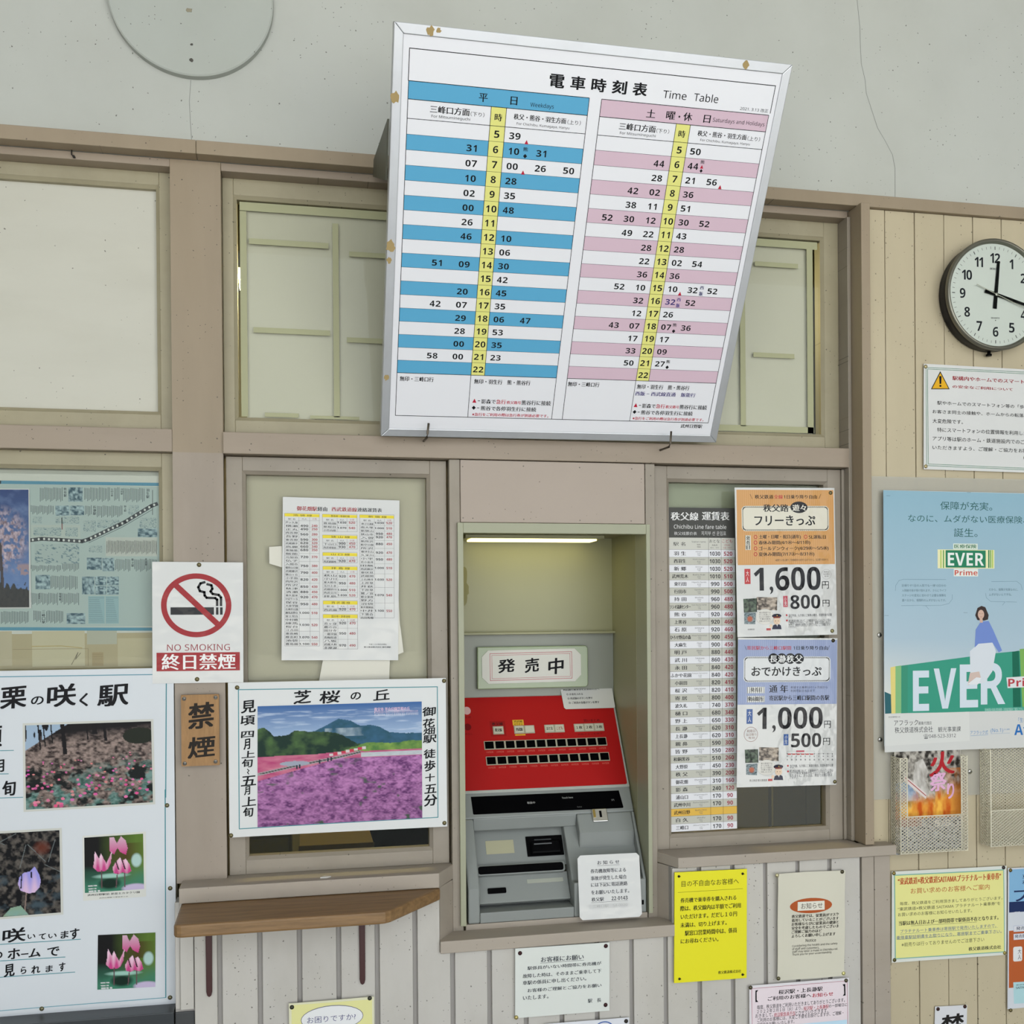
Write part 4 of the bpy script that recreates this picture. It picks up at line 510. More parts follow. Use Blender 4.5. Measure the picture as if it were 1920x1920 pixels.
('E',39.0,46.0,2.6,2.2,'141417',4),('T','駅構内やホームでのスマートフォン',67.8,23.0,286.3,32.3,'9a3038',1,3),('T','の安全なご利用について',67.9,42.6,215.4,49.3,'9a3038',1,3),
('T','駅やホームでのスマートフォン等の「歩きスマ',31.7,78.4,278.1,86.8,'141417',0,3),('T','お客さま同士の接触や、ホームからの転落等の原因',20.5,97.5,288.2,105.6,'141417',0,3),
('T','大変危険です。',20.6,117.0,93.3,126.4,'141417',0,3),('T','特にスマートフォンの位置情報を利用したゲーム',31.8,135.7,286.7,145.0,'141417',0,3),
('T','アプリ等は駅のホーム・鉄道施設内でのご使用は',20.7,154.8,280.0,164.4,'141417',0,3),('T','いただきますよう、ご理解・ご協力をお願いしま',20.7,174.2,288.4,183.0,'141417',0,3),
('R',249.1,194.0,6.6,6.2,1.5,'141417',2),('T','秩父鉄道',260.0,189.2,291.8,197.6,'141417',0,3),
],[(4.3,6.1,'a89a70'),(4.9,220.0,'a89a70')]),
'yellow_notice':((0.8031,-0.056,0.8669),0.1551,0.2214,-0.70,[
('T','目の不自由なお客様へ',14.5,17.3,137.3,29.5,'2c2c18',0,3),('L',[(6.8,40.2),(145.9,39.3)],0.5,'2c2c18',2),
('T','券売機で乗車券を購入される',12.1,51.8,132.2,61.5,'2c2c18',1,3),('T','際は、秩父線内は半額でご利用',12.1,67.7,142.1,78.1,'2c2c18',1,3),
('T','いただけます。だだし１０円',13.0,84.7,133.6,94.8,'2c2c18',1,3),('T','未満は、切り上げます。',12.3,101.3,111.7,111.2,'2c2c18',1,3),
('T','駅窓口営業時間中は、係員',21.9,117.3,133.8,128.1,'2c2c18',1,3),('T','にお尋ねください。',13.2,134.0,93.9,143.6,'2c2c18',1,3),
('T','秩父鉄道株式会社',93.6,203.1,143.1,209.6,'2c2c18',1,3),
],[(8.8,7.9,'3a3424'),(145.5,9.0,'3a3424'),(146.3,213.8,'3a3424'),(10.9,213.4,'3a3424')]),
'mask_notice':((1.0231,-0.056,0.8526),0.1517,0.2195,-0.68,[
('E',74.7,69.2,47.1,15.6,'a8542c',1),('B',45.2,60.5,104.7,78.8,'d8d4c6',2),('T','お知らせ',52.6,63.4,100.0,75.5,'4a4038',0,3),
('T','秩父鉄道では、従業員がマスク',32.3,86.4,136.8,93.3,'37342e',1,3),('T','着用していることがございます',32.3,94.5,136.8,101.4,'37342e',1,3),
('T','お客様ならびに従業員の健康と',32.3,102.5,136.8,109.5,'37342e',1,3),('T','安全を考慮したものでございま',32.4,110.5,136.9,117.6,'37342e',1,3),
('T','ご理解ご協力のほど',32.4,118.6,98.8,125.4,'37342e',1,3),('T','よろしくお願い申し上げます',32.4,126.6,129.7,133.8,'37342e',1,3),
('T','Notice',63.8,137.6,86.5,144.0,'37342e',0,3),('T','Considering the health and the safety',33.3,148.3,134.8,154.0,'37342e',0,3),
('T','of staff and customers,',33.3,154.1,93.5,159.5,'37342e',0,3),
('T','staff may wear a mask in Chichibu-rail.',33.4,159.8,136.2,165.6,'37342e',0,3),
('T','Thank you for your understanding',33.4,165.6,121.0,171.3,'37342e',0,3),
],[(-2.4,2.4,'b8b08c'),(144.4,2.8,'4f4a38'),(149.7,214.6,'c8c284'),(2.4,214.3,'5f5a40')]),
'staffing_notice':((0.9958,-0.057,0.5829),0.2217,0.3100,-0.26,[
('B',5.8,7.4,216.6,358.2,'ddd0d4',1),('L',[(5.0,6.1),(217.5,6.0),(222.0,338.4),(8.7,335.5),(5.0,6.1)],0.7,'b05068',2),
('Q',[(13.0,10.5),(19.2,9.7),(15.7,14.4),(15.7,29.9),(19.1,34.1),(13.0,34.2)],'141417',3),
('Q',[(206.4,12.8),(212.8,12.0),(213.5,36.2),(207.1,36.5),(210.5,32.2),(210.0,17.4)],'141417',3),('T','桜沢駅・上長瀞駅',63.5,13.2,161.6,22.5,'141417',1,3),
('T','ご利用のお客様へ',39.8,25.1,136.3,33.9,'141417',1,3),('T','お知らせ',138.3,26.0,185.8,34.6,'b02c40',1,3),
('T','毎度、秩父鉄道をご利用いただきましてありがとうございます。',16.4,40.7,211.8,49.6,'3a3a3e',0,3),('T','２０２２年２月１日（火）より、',16.4,49.9,116.3,58.0,'3a3a3e',0,3),
('T','桜沢駅・上長瀞駅',119.0,51.5,175.2,59.8,'b02c40',0,3),('T','の一部曜日に',175.3,51.7,216.8,58.6,'3a3a3e',0,3),('T','おきまして、',12.9,58.6,51.2,66.5,'3a3a3e',0,3),
('T','終日駅係員不在',53.9,59.5,100.7,67.1,'b02c40',0,3),('T','とさせていただきます。',100.8,59.3,173.8,68.6,'3a3a3e',0,3),
('T','ご利用のお客様には、大変ご不便をお掛けしますが、ご理解・',17.1,67.4,208.4,75.7,'3a3a3e',0,3),('T','ご協力をお願いいたします。',16.3,76.8,98.5,84.5,'3a3a3e',0,3),
('L',[(53.9,67.0),(100.7,67.6)],0.5,'b02c40',2),('B',106.7,86.9,216.4,180.1,'b8d4e4',2),
],[(2.7,3.9,'4f4a38'),(215.0,5.3,'4f4a38')]),
'route_ticket_notice':((1.3647,-0.026,0.8440),0.2764,0.1945,-0.69,[
('Q',[(4.5,6.8),(269.7,7.3),(272.7,188.6),(7.4,187.5)],'7fae9e',1),('Q',[(6.9,9.1),(267.5,9.6),(270.5,186.5),(9.7,185.3)],'ddd98e',2),
('T','“東武鉄道×秩父鉄道SAITAMAプラチナルート乗車券”',13.4,13.8,262.1,29.1,'b04a2c',1,3),('T','お買い求めのお客様へご案内',43.6,37.2,233.7,49.4,'b0582e',0,3),
('T','毎度、秩父鉄道をご利用頂きましてありがとうございます。',18.4,65.3,265.6,72.8,'4a4a38',0,3),('T','“東武鉄道×秩父鉄道 SAITAMA プラチナルート乗車券”を',13.6,76.8,260.2,84.5,'4a4a38',0,3),
('T','お買い求めのお客様にお知らせいたします。',14.3,88.5,190.4,96.6,'4a4a38',0,3),('T','当駅は無人日および一部時間帯で駅係員不在となります。',16.1,106.4,255.9,116.1,'33332a',1,3),
('L',[(45.0,118.1),(202.4,118.5)],0.6,'33332a',2),('T','プラチナルート乗車券は寄居駅で発売いたしますので、',19.7,124.6,250.5,132.5,'44608a',0,3),
('T','乗降車駅証明書をお取りになり、寄居駅までご乗車下さい。',10.8,137.6,263.7,145.9,'44608a',0,3),('L',[(12.5,145.7),(263.7,144.9)],0.6,'4a7878',2),
('L',[(18.7,134.3),(254.4,133.5)],0.6,'4a7878',2),('T','※前売りは行っておりませんのでご注意下さい',23.0,152.6,221.1,161.7,'4a4a38',0,3),
('T','秩父鉄道株式会社',183.1,171.8,262.8,180.2,'33332a',1,3),
],[(4.5,3.9,'8a7a44'),(268.6,3.4,'3a3434'),(272.1,190.1,'9a8c50'),(6.8,188.9,'5c5830')]),
'breakdown_notice':((0.4946,-0.056,0.7817),0.1904,0.1351,-0.52,[
('T','お客様にお願い',50.8,19.6,137.7,30.3,'33383e',1,3),('L',[(49.8,31.6),(138.1,31.5)],0.6,'33383e',2),
('T','駅係員がいない時間帯に券売機が',24.2,36.1,173.5,43.5,'33383e',1,3),('T','故障した時は、そのままご乗車して下',14.9,50.6,173.5,58.7,'33383e',1,3),
('T','車駅の係員に申し出ください。',14.9,63.6,142.8,72.0,'33383e',1,3),('T','お客様のご理解とご協力をお願い',24.3,79.5,173.9,87.0,'33383e',1,3),
('T','いたします。',15.3,92.9,66.3,101.3,'33383e',1,3),('T','駅\u3000長',145.9,108.5,173.5,116.4,'33383e',1,3),
],[(9.5,9.4,'3a1f20'),(182.7,6.6,'3a1f20'),(182.2,123.0,'3a1f20'),(2.0,133.6,'a89a60')]),
'blue_mark_sheet':((0.5425,-0.057,0.5874),0.1714,0.2200,-0.78,[
('R',119.9,22.9,21.6,19.1,2.2,'3f5fa0',2),
],[(165.2,6.9,'2f2a26')]),
'help_notice':((0.0492,-0.057,0.6726),0.1568,0.2150,0.18,[
('Q',[(4.8,3.3),(153.0,4.7),(153.4,218.7),(3.6,213.8)],'d9d696',1),('E',79.0,33.3,57.6,23.9,'66667a',2),('E',79.0,33.3,56.5,22.6,'dedede',3),
('T','お困りですか?',32.8,28.4,122.4,40.1,'55557c',0,4),
],[(5.6,7.1,'3a3a30'),(148.9,2.3,'3a3a30')]),
'ban_notice':((1.3650,-0.024,0.5639),0.0779,0.1600,-2.20,[
('T','禁',14.8,15.3,70.3,68.0,'22201f',2,3),('T','煙',16.7,76.6,72.2,129.7,'22201f',2,3),
],[(7.0,5.3,'3a2420'),(72.0,3.0,'3a2420')]),
'platinum_ticket_poster':((1.6161,-0.026,0.7785),0.2200,0.3080,-0.64,[
('B',3,3,217,74,'7fabcc',1),('T','東武鉄道',35.2,14.7,125.3,24.4,'23304e',1,3),('T','秩父鉄道',35.3,27.4,125.4,37.8,'23304e',1,3),
('T','プラチナ',15.0,44.9,184.4,74.3,'1f2a50',2,3),('B',3,74,217,97,'223058',2),('T','秩父鉄道×SAITAMA',14.7,95.5,198.2,104.7,'c9ccd4',1,3),
('T','東武鉄道ルート乗車券',14.7,106.2,198.3,115.0,'c9ccd4',1,3),('B',14.2,126.6,56.3,140.2,'9aa4c0',2),('B',14.8,127.3,55.7,139.6,'d4d4d8',3),
('T','発売日',20.3,128.9,53.0,136.7,'2a3454',1,4),('B',14.2,144.2,56.4,157.8,'9aa4c0',2),('B',14.9,144.8,55.7,157.2,'d4d4d8',3),
('T','発売箇所',16.9,146.3,55.3,153.9,'2a3454',1,4),('B',3,137,217,262,'b05a30',1),('C',13.5,172.8,35.9,205.0,4,'dadada',2),
('T','大',25.0,178.1,33.2,188.9,'141417',0,3),('T','人',25.0,190.4,33.2,201.2,'141417',0,3),
('Q',[(13.9,250.3),(126.2,252.2),(128.6,299.6),(15.9,297.5)],'a9ccd0',2),('T','東武鉄道×秩父鉄道',20.2,255.6,92.5,258.1,'33404a',1,3),
('T','SAITAMAプラチナルート',20.2,259.9,103.8,265.7,'33404a',1,3),
],[(6.0,4.6,'6a5a30'),(7.8,311.1,'6a6040')]),
'violet_sheet':((-0.4795,-0.004,1.0892),0.4900,0.6295,0.00,[
('L',[(43.5,10.4),(190.5,10.5),(451.8,11.8),(477.1,11.9)],1.4,'4f8a9c',2),('L',[(477.1,11.9),(474.1,241.1)],1.7,'3f8790',2),
('L',[(473.2,226.0),(470.9,613.0)],1.7,'3f8790',2),('L',[(470.9,613.0),(184.8,614.4),(83.8,613.3)],1.2,'5f9aa8',2),
('T','片',140.4,28.9,181.4,70.2,'141417',2,3),('T','栗',191.4,26.7,235.4,70.5,'141417',2,3),('T','の',242.8,46.4,264.3,63.2,'141417',2,3),
('T','咲',270.1,23.8,319.9,69.3,'141417',2,3),('T','く',325.0,42.5,340.1,69.8,'141417',2,3),('T','駅',356.6,26.8,410.8,70.5,'141417',2,3),
('T','頃',162.0,97.3,194.0,139.8,'141417',2,3),('T','月',180.6,158.9,197.0,183.8,'141417',2,3),('T','上',165.3,196.3,187.4,226.1,'141417',2,3),
('T','旬',193.0,196.3,215.9,227.4,'141417',2,3),('L',[(125.7,143.2),(213.2,143.9)],1.2,'3f8790',2),('L',[(125.3,184.4),(204.3,185.9)],1.2,'3f8790',2),
('L',[(124.9,228.4),(228.1,229.3)],1.2,'3f8790',2),('T','咲',190.3,464.6,229.5,492.9,'141417',2,3),('T','い',232.3,478.6,245.7,487.8,'141417',2,3),
('T','て',251.5,478.9,263.3,490.9,'141417',2,3),('T','い',267.5,480.0,282.0,488.9,'141417',2,3),('T','ま',288.8,476.0,302.3,491.0,'141417',2,3),
('T','す',304.5,472.6,321.1,493.9,'141417',2,3),('T','の',171.6,506.3,189.8,520.9,'141417',2,3),('T','ホ',198.6,501.7,219.5,523.2,'141417',2,3),
('T','ー',221.1,513.3,233.4,515.8,'141417',2,3),('T','ム',233.9,504.3,254.2,522.5,'141417',2,3),('T','で',265.2,504.4,286.3,522.7,'141417',2,3),
('T','見',191.8,529.9,210.0,554.6,'141417',2,3),('T','ら',220.0,536.5,229.6,551.0,'141417',2,3),('T','れ',238.0,535.7,253.3,552.0,'141417',2,3),
('T','ま',262.2,537.6,274.6,550.8,'141417',2,3),('T','す',285.1,533.8,296.1,551.4,'141417',2,3),('L',[(125.1,494.0),(323.2,494.1)],1.2,'3f8790',2),
('L',[(124.8,523.6),(296.3,525.0)],1.2,'3f8790',2),('L',[(124.5,553.7),(312.8,553.8)],1.2,'3f8790',2),
('Q',[(228.6,95.4),(453.4,94.4),(455.5,252.5),(228.8,255.9)],'c4c4bc',3),('P','hillside',[(232.6,99.4),(449.4,98.4),(451.5,248.5),(232.8,251.9)]),
('Q',[(116.9,289.8),(293.1,287.8),(293.7,446.5),(115.5,449.8)],'c4c4bc',3),('P','lily',[(120.9,293.8),(289.1,291.8),(289.7,442.5),(119.5,445.8)]),
('Q',[(328.4,304.5),(438.5,302.3),(437.8,422.9),(328.3,423.8)],'cfcfc8',3),('P','pinklily',[(331.5,307.8),(433.7,305.9),(434.3,408.4),(331.4,409.4)]),
('T','武州日野駅前 弟富士カタクリ園',335.8,411.7,426.7,415.7,'141417',1,4),('T','武州日野駅下車徒歩１分',356.2,419.3,406.3,421.2,'141417',1,4),
('P','pinklily',[(353.0,488.4),(453.6,490.6),(452.5,591.4),(350.9,589.0)]),
],[(476.2,255.7,'6e6a50'),(480.4,410.4,'6e6a50'),(478.5,613.6,'6e6a50'),(254.8,616.7,'6e6a50')]),
'line_map':((-0.4615,0.034,1.5810),0.4000,0.3700,0.00,[
('B',0,20.0,400,284.4,'a3b2b0',1),('L',[(27.1,13.7),(120.7,16.9),(398.2,16.2)],6,'4f86a0',3),('L',[(32.0,285.4),(384.4,290.1)],6,'5088a0',3),
('L',[(189.7,26.2),(189.4,51.6)],0.85,'30383c',2),('L',[(192.2,26.5),(192.0,49.9)],0.85,'30383c',2),('L',[(194.7,26.9),(194.5,48.2)],0.85,'30383c',2),
('L',[(197.3,24.9),(197.1,46.5)],0.85,'30383c',2),('L',[(199.8,25.3),(199.5,50.7)],0.85,'30383c',2),('L',[(202.3,25.6),(202.1,49.0)],0.85,'30383c',2),
('L',[(204.8,25.9),(204.6,47.3)],0.85,'30383c',2),('L',[(207.3,26.3),(207.1,51.5)],0.85,'30383c',2),('L',[(209.9,26.6),(209.7,49.8)],0.85,'30383c',2),
('L',[(212.4,24.7),(212.2,48.1)],0.85,'30383c',2),('L',[(214.9,25.0),(214.7,46.4)],0.85,'30383c',2),('L',[(217.5,25.3),(217.2,50.6)],0.85,'30383c',2),
('L',[(220.0,25.7),(219.8,48.9)],0.85,'30383c',2),('L',[(222.5,26.0),(222.3,47.2)],0.85,'30383c',2),('L',[(225.1,26.4),(224.8,51.4)],0.85,'30383c',2),
('L',[(227.6,24.4),(227.4,49.7)],0.85,'30383c',2),('L',[(267.1,24.7),(266.9,47.2)],0.85,'30383c',2),('L',[(269.6,25.0),(269.5,45.5)],0.85,'30383c',2),
('L',[(272.2,25.3),(272.0,49.7)],0.85,'30383c',2),('L',[(274.8,25.7),(274.6,48.0)],0.85,'30383c',2),('L',[(277.4,23.7),(277.1,46.3)],0.85,'30383c',2),
('L',[(279.9,24.1),(279.7,50.5)],0.85,'30383c',2),('L',[(282.5,24.4),(282.3,48.8)],0.85,'30383c',2),('L',[(285.0,24.7),(284.8,47.1)],0.85,'30383c',2),
('L',[(287.6,25.1),(287.4,45.4)],0.85,'30383c',2),('L',[(290.2,25.4),(290.0,49.6)],0.85,'30383c',2),('L',[(292.8,23.4),(292.6,47.9)],0.85,'30383c',2),
('L',[(295.3,23.8),(295.1,46.2)],0.85,'30383c',2),('L',[(297.9,24.1),(297.7,50.4)],0.85,'30383c',2),('L',[(300.5,24.5),(300.3,48.7)],0.85,'30383c',2),
('L',[(303.1,24.8),(302.9,47.0)],0.85,'30383c',2),('L',[(305.6,25.2),(305.5,45.2)],0.85,'30383c',2),('L',[(308.3,23.2),(308.0,49.5)],0.85,'30383c',2),
('L',[(310.8,23.5),(310.6,47.8)],0.85,'30383c',2),('L',[(319.8,24.3),(319.6,48.0)],0.85,'30383c',2),('L',[(322.4,24.7),(322.2,46.3)],0.85,'30383c',2),
('L',[(325.0,22.7),(324.8,44.6)],0.85,'30383c',2),('L',[(327.6,23.0),(327.4,48.8)],0.85,'30383c',2),('L',[(335.9,24.3),(335.6,48.3)],0.85,'30383c',2),
('L',[(338.5,24.7),(338.3,46.6)],0.85,'30383c',2),('L',[(341.1,25.0),(340.8,50.9)],0.85,'30383c',2),('L',[(343.7,25.3),(343.4,49.1)],0.85,'30383c',2),
('L',[(346.3,25.7),(346.1,47.4)],0.85,'30383c',2),('L',[(348.9,23.7),(348.7,45.7)],0.85,'30383c',2),('L',[(351.5,24.0),(351.2,49.9)],0.85,'30383c',2),
('L',[(354.1,24.4),(353.9,48.2)],0.85,'30383c',2),('L',[(356.7,24.7),(356.5,46.5)],0.85,'30383c',2),('L',[(359.3,25.1),(359.1,50.8)],0.85,'30383c',2),
('L',[(361.9,25.4),(361.7,49.0)],0.85,'30383c',2),('L',[(364.5,23.4),(364.3,47.3)],0.85,'30383c',2),('L',[(367.1,23.8),(367.0,45.5)],0.85,'30383c',2),
('L',[(369.8,24.1),(369.5,49.8)],0.85,'30383c',2),('L',[(372.4,24.5),(372.2,48.1)],0.85,'30383c',2),('L',[(173.8,58.5),(173.7,71.1)],0.85,'30383c',2),
('L',[(176.3,58.9),(176.2,75.3)],0.85,'30383c',2),('L',[(178.8,59.2),(178.7,73.6)],0.85,'30383c',2),('L',[(181.3,59.6),(181.2,71.9)],0.85,'30383c',2),
('L',[(183.8,60.0),(183.7,76.1)],0.85,'30383c',2),('L',[(186.4,60.3),(186.2,74.4)],0.85,'30383c',2),('L',[(188.9,58.3),(188.8,72.7)],0.85,'30383c',2),
('L',[(191.4,58.7),(191.3,71.0)],0.85,'30383c',2),('L',[(193.9,59.0),(193.8,75.3)],0.85,'30383c',2),('L',[(196.4,59.4),(196.3,73.6)],0.85,'30383c',2),
('L',[(199.0,59.8),(198.9,71.9)],0.85,'30383c',2),('L',[(201.5,60.1),(201.3,76.1)],0.85,'30383c',2),('L',[(204.0,58.1),(203.9,74.4)],0.85,'30383c',2),
('L',[(206.6,58.5),(206.4,72.7)],0.85,'30383c',2),('L',[(209.1,58.9),(209.0,71.0)],0.85,'30383c',2),('L',[(211.6,59.2),(211.5,75.2)],0.85,'30383c',2),
('L',[(268.0,58.1),(267.8,75.2)],0.85,'30383c',2),('L',[(270.6,58.4),(270.4,73.5)],0.85,'30383c',2),('L',[(273.1,58.8),(272.9,77.7)],0.85,'30383c',2),
('L',[(275.7,59.2),(275.5,76.0)],0.85,'30383c',2),('L',[(278.3,57.2),(278.1,74.3)],0.85,'30383c',2),('L',[(288.8,58.1),(288.6,79.4)],0.85,'30383c',2),
('L',[(291.4,58.4),(291.2,77.7)],0.85,'30383c',2),('L',[(293.9,58.8),(293.8,76.0)],0.85,'30383c',2),('L',[(296.5,59.1),(296.3,80.2)],0.85,'30383c',2),
('L',[(299.1,57.2),(298.9,78.5)],0.85,'30383c',2),('L',[(301.7,57.5),(301.5,76.8)],0.85,'30383c',2),('L',[(304.2,57.9),(304.1,75.1)],0.85,'30383c',2),
('L',[(306.8,58.2),(306.6,79.3)],0.85,'30383c',2),('L',[(309.4,58.6),(309.2,77.6)],0.85,'30383c',2),('L',[(312.0,58.9),(311.8,75.9)],0.85,'30383c',2),
('L',[(314.6,57.0),(314.4,80.2)],0.85,'30383c',2),('L',[(317.2,57.3),(317.0,78.4)],0.85,'30383c',2),('L',[(319.8,57.7),(319.6,76.7)],0.85,'30383c',2),
('L',[(322.3,58.0),(322.2,75.0)],0.85,'30383c',2),('L',[(324.9,58.4),(324.7,79.3)],0.85,'30383c',2),('L',[(327.5,58.7),(327.3,77.5)],0.85,'30383c',2),
('L',[(330.1,56.8),(330.0,75.8)],0.85,'30383c',2),('L',[(332.7,57.1),(332.6,74.1)],0.85,'30383c',2),('B',172.8,94.5,258.4,119.6,'aab4ae',2),
('B',303.0,116.7,394.9,152.4,'b4b8b2',2),('L',[(305.3,124.5),(305.1,146.9)],0.85,'30383c',2),('L',[(308.0,122.5),(307.7,145.2)],0.85,'30383c',2),
('L',[(310.5,122.9),(310.3,143.5)],0.85,'30383c',2),('L',[(313.1,123.3),(312.9,147.8)],0.85,'30383c',2),
('L',[(315.7,123.7),(315.5,146.1)],0.85,'30383c',2),('L',[(318.3,124.0),(318.1,144.4)],0.85,'30383c',2),
('L',[(320.9,124.4),(320.6,148.7)],0.85,'30383c',2),('L',[(323.5,122.4),(323.3,147.0)],0.85,'30383c',2),
('L',[(326.1,122.8),(325.9,145.3)],0.85,'30383c',2),('L',[(328.7,123.2),(328.5,143.6)],0.85,'30383c',2),
('L',[(331.2,123.6),(331.0,147.9)],0.85,'30383c',2),('L',[(333.8,123.9),(333.6,146.1)],0.85,'30383c',2),
('L',[(336.4,124.3),(336.3,144.4)],0.85,'30383c',2),('L',[(339.1,122.3),(338.8,148.7)],0.85,'30383c',2),
('L',[(341.7,122.7),(341.4,147.0)],0.85,'30383c',2),('L',[(344.2,123.1),(344.0,145.3)],0.85,'30383c',2),
('L',[(346.8,123.5),(346.7,143.6)],0.85,'30383c',2),('L',[(349.5,123.9),(349.2,147.9)],0.85,'30383c',2),
('L',[(352.1,124.2),(351.9,146.2)],0.85,'30383c',2),('L',[(354.7,122.3),(354.5,144.5)],0.85,'30383c',2),
('L',[(357.3,122.6),(357.0,148.8)],0.85,'30383c',2),('L',[(359.9,123.0),(359.7,147.1)],0.85,'30383c',2),
('L',[(362.5,123.4),(362.3,145.4)],0.85,'30383c',2),('L',[(365.1,123.8),(364.9,143.7)],0.85,'30383c',2),
('L',[(367.7,124.1),(367.5,148.0)],0.85,'30383c',2),('L',[(370.4,122.2),(370.1,146.3)],0.85,'30383c',2),
('L',[(373.0,122.5),(372.8,144.6)],0.85,'30383c',2),('L',[(375.6,122.9),(375.4,148.9)],0.85,'30383c',2),
('L',[(378.2,123.3),(378.0,147.2)],0.85,'30383c',2),('L',[(380.8,123.7),(380.6,145.4)],0.85,'30383c',2),
('L',[(383.4,124.0),(383.3,143.7)],0.85,'30383c',2),('L',[(386.1,122.1),(385.9,148.1)],0.85,'30383c',2),
('L',[(388.7,122.4),(388.5,146.3)],0.85,'30383c',2),('L',[(391.3,122.8),(391.1,144.6)],0.85,'30383c',2),
('L',[(394.0,123.2),(393.7,148.9)],0.85,'30383c',2),('L',[(172.8,169.0),(172.7,176.4)],0.85,'30383c',2),
('L',[(175.3,169.3),(175.2,180.6)],0.85,'30383c',2),('L',[(177.8,169.7),(177.7,179.0)],0.85,'30383c',2),
('L',[(180.3,170.1),(180.2,177.3)],0.85,'30383c',2),('L',[(182.8,170.5),(182.7,181.5)],0.85,'30383c',2),
('L',[(185.3,170.9),(185.2,179.9)],0.85,'30383c',2),('L',[(187.9,168.9),(187.8,178.2)],0.85,'30383c',2),
('L',[(190.4,169.3),(190.3,176.5)],0.85,'30383c',2),('L',[(192.9,169.7),(192.8,180.8)],0.85,'30383c',2),
('L',[(195.4,170.1),(195.3,179.1)],0.85,'30383c',2),('L',[(197.9,170.5),(197.9,177.4)],0.85,'30383c',2),
('L',[(200.5,170.9),(200.4,181.7)],0.85,'30383c',2),('L',[(203.0,168.9),(202.9,180.0)],0.85,'30383c',2),
('L',[(205.5,169.3),(205.4,178.3)],0.85,'30383c',2),('L',[(208.1,169.7),(208.0,176.6)],0.85,'30383c',2),
('L',[(210.6,170.1),(210.5,180.9)],0.85,'30383c',2),('L',[(213.1,170.4),(213.0,179.2)],0.85,'30383c',2),
('L',[(215.6,170.8),(215.6,177.5)],0.85,'30383c',2),('L',[(218.2,168.9),(218.1,181.8)],0.85,'30383c',2),
('L',[(220.7,169.3),(220.6,180.1)],0.85,'30383c',2),('L',[(223.3,169.7),(223.2,178.4)],0.85,'30383c',2),
('L',[(227.0,154.7),(226.8,176.9)],0.85,'30383c',2),('L',[(229.6,155.1),(229.3,181.2)],0.85,'30383c',2),
('L',[(232.1,155.4),(231.9,179.5)],0.85,'30383c',2),('L',[(234.6,155.8),(234.4,177.8)],0.85,'30383c',2),
('L',[(237.2,156.2),(237.0,176.1)],0.85,'30383c',2),('L',[(239.7,156.6),(239.5,180.4)],0.85,'30383c',2),
('L',[(242.3,154.6),(242.1,178.7)],0.85,'30383c',2),('L',[(244.8,155.0),(244.6,177.0)],0.85,'30383c',2),
('L',[(247.4,155.4),(247.1,181.3)],0.85,'30383c',2),('L',[(249.9,155.8),(249.7,179.6)],0.85,'30383c',2),
('L',[(252.5,156.2),(252.3,177.9)],0.85,'30383c',2),('L',[(255.0,156.5),(254.8,176.2)],0.85,'30383c',2),
('L',[(206.2,190.3),(206.0,213.2)],0.85,'30383c',2),('L',[(208.7,188.4),(208.5,211.6)],0.85,'30383c',2),
('L',[(211.3,188.8),(211.1,209.9)],0.85,'30383c',2),('L',[(213.8,189.1),(213.5,214.2)],0.85,'30383c',2),
('L',[(216.3,189.5),(216.1,212.5)],0.85,'30383c',2),('L',[(218.8,189.9),(218.6,210.8)],0.85,'30383c',2),
('L',[(221.4,190.3),(221.1,215.1)],0.85,'30383c',2),('L',[(223.9,188.4),(223.7,213.4)],0.85,'30383c',2),
('L',[(226.5,188.8),(226.3,211.8)],0.85,'30383c',2),('L',[(229.0,189.2),(228.8,210.1)],0.85,'30383c',2),
('L',[(231.5,189.5),(231.3,214.4)],0.85,'30383c',2),('L',[(234.1,189.9),(233.9,212.7)],0.85,'30383c',2),
('L',[(236.6,190.3),(236.4,211.0)],0.85,'30383c',2),('L',[(239.2,188.4),(238.9,215.3)],0.85,'30383c',2),
('L',[(241.7,188.8),(241.5,213.6)],0.85,'30383c',2),('L',[(244.3,189.2),(244.1,211.9)],0.85,'30383c',2),
('L',[(246.8,189.6),(246.6,210.3)],0.85,'30383c',2),('L',[(249.4,190.0),(249.1,214.6)],0.85,'30383c',2),
('L',[(251.9,190.3),(251.7,212.9)],0.85,'30383c',2),('L',[(172.3,220.3),(172.1,238.0)],0.85,'30383c',2),
('L',[(174.8,220.7),(174.6,242.3)],0.85,'30383c',2),('L',[(177.3,221.1),(177.1,240.6)],0.85,'30383c',2),
('L',[(179.8,221.5),(179.7,239.0)],0.85,'30383c',2),('L',[(182.3,221.9),(182.1,243.2)],0.85,'30383c',2),
('L',[(184.9,222.3),(184.7,241.6)],0.85,'30383c',2),('L',[(187.4,220.4),(187.2,239.9)],0.85,'30383c',2),
('L',[(189.9,220.8),(189.7,238.3)],0.85,'30383c',2),('L',[(192.4,221.2),(192.2,242.5)],0.85,'30383c',2),
('L',[(194.9,221.6),(194.8,240.9)],0.85,'30383c',2),('L',[(197.5,222.0),(197.3,239.2)],0.85,'30383c',2),
('L',[(200.0,222.4),(199.8,243.5)],0.85,'30383c',2),('L',[(202.5,220.4),(202.3,241.8)],0.85,'30383c',2),
('L',[(205.0,220.8),(204.9,240.2)],0.85,'30383c',2),('L',[(207.6,221.2),(207.4,238.5)],0.85,'30383c',2),
('L',[(210.1,221.6),(209.9,242.8)],0.85,'30383c',2),('L',[(212.6,222.0),(212.5,241.1)],0.85,'30383c',2),
('L',[(215.2,222.4),(215.0,239.5)],0.85,'30383c',2),('L',[(217.7,220.5),(217.5,243.7)],0.85,'30383c',2),
('L',[(224.0,221.0),(223.8,239.9)],0.85,'30383c',2),('L',[(226.5,221.4),(226.4,238.2)],0.85,'30383c',2),
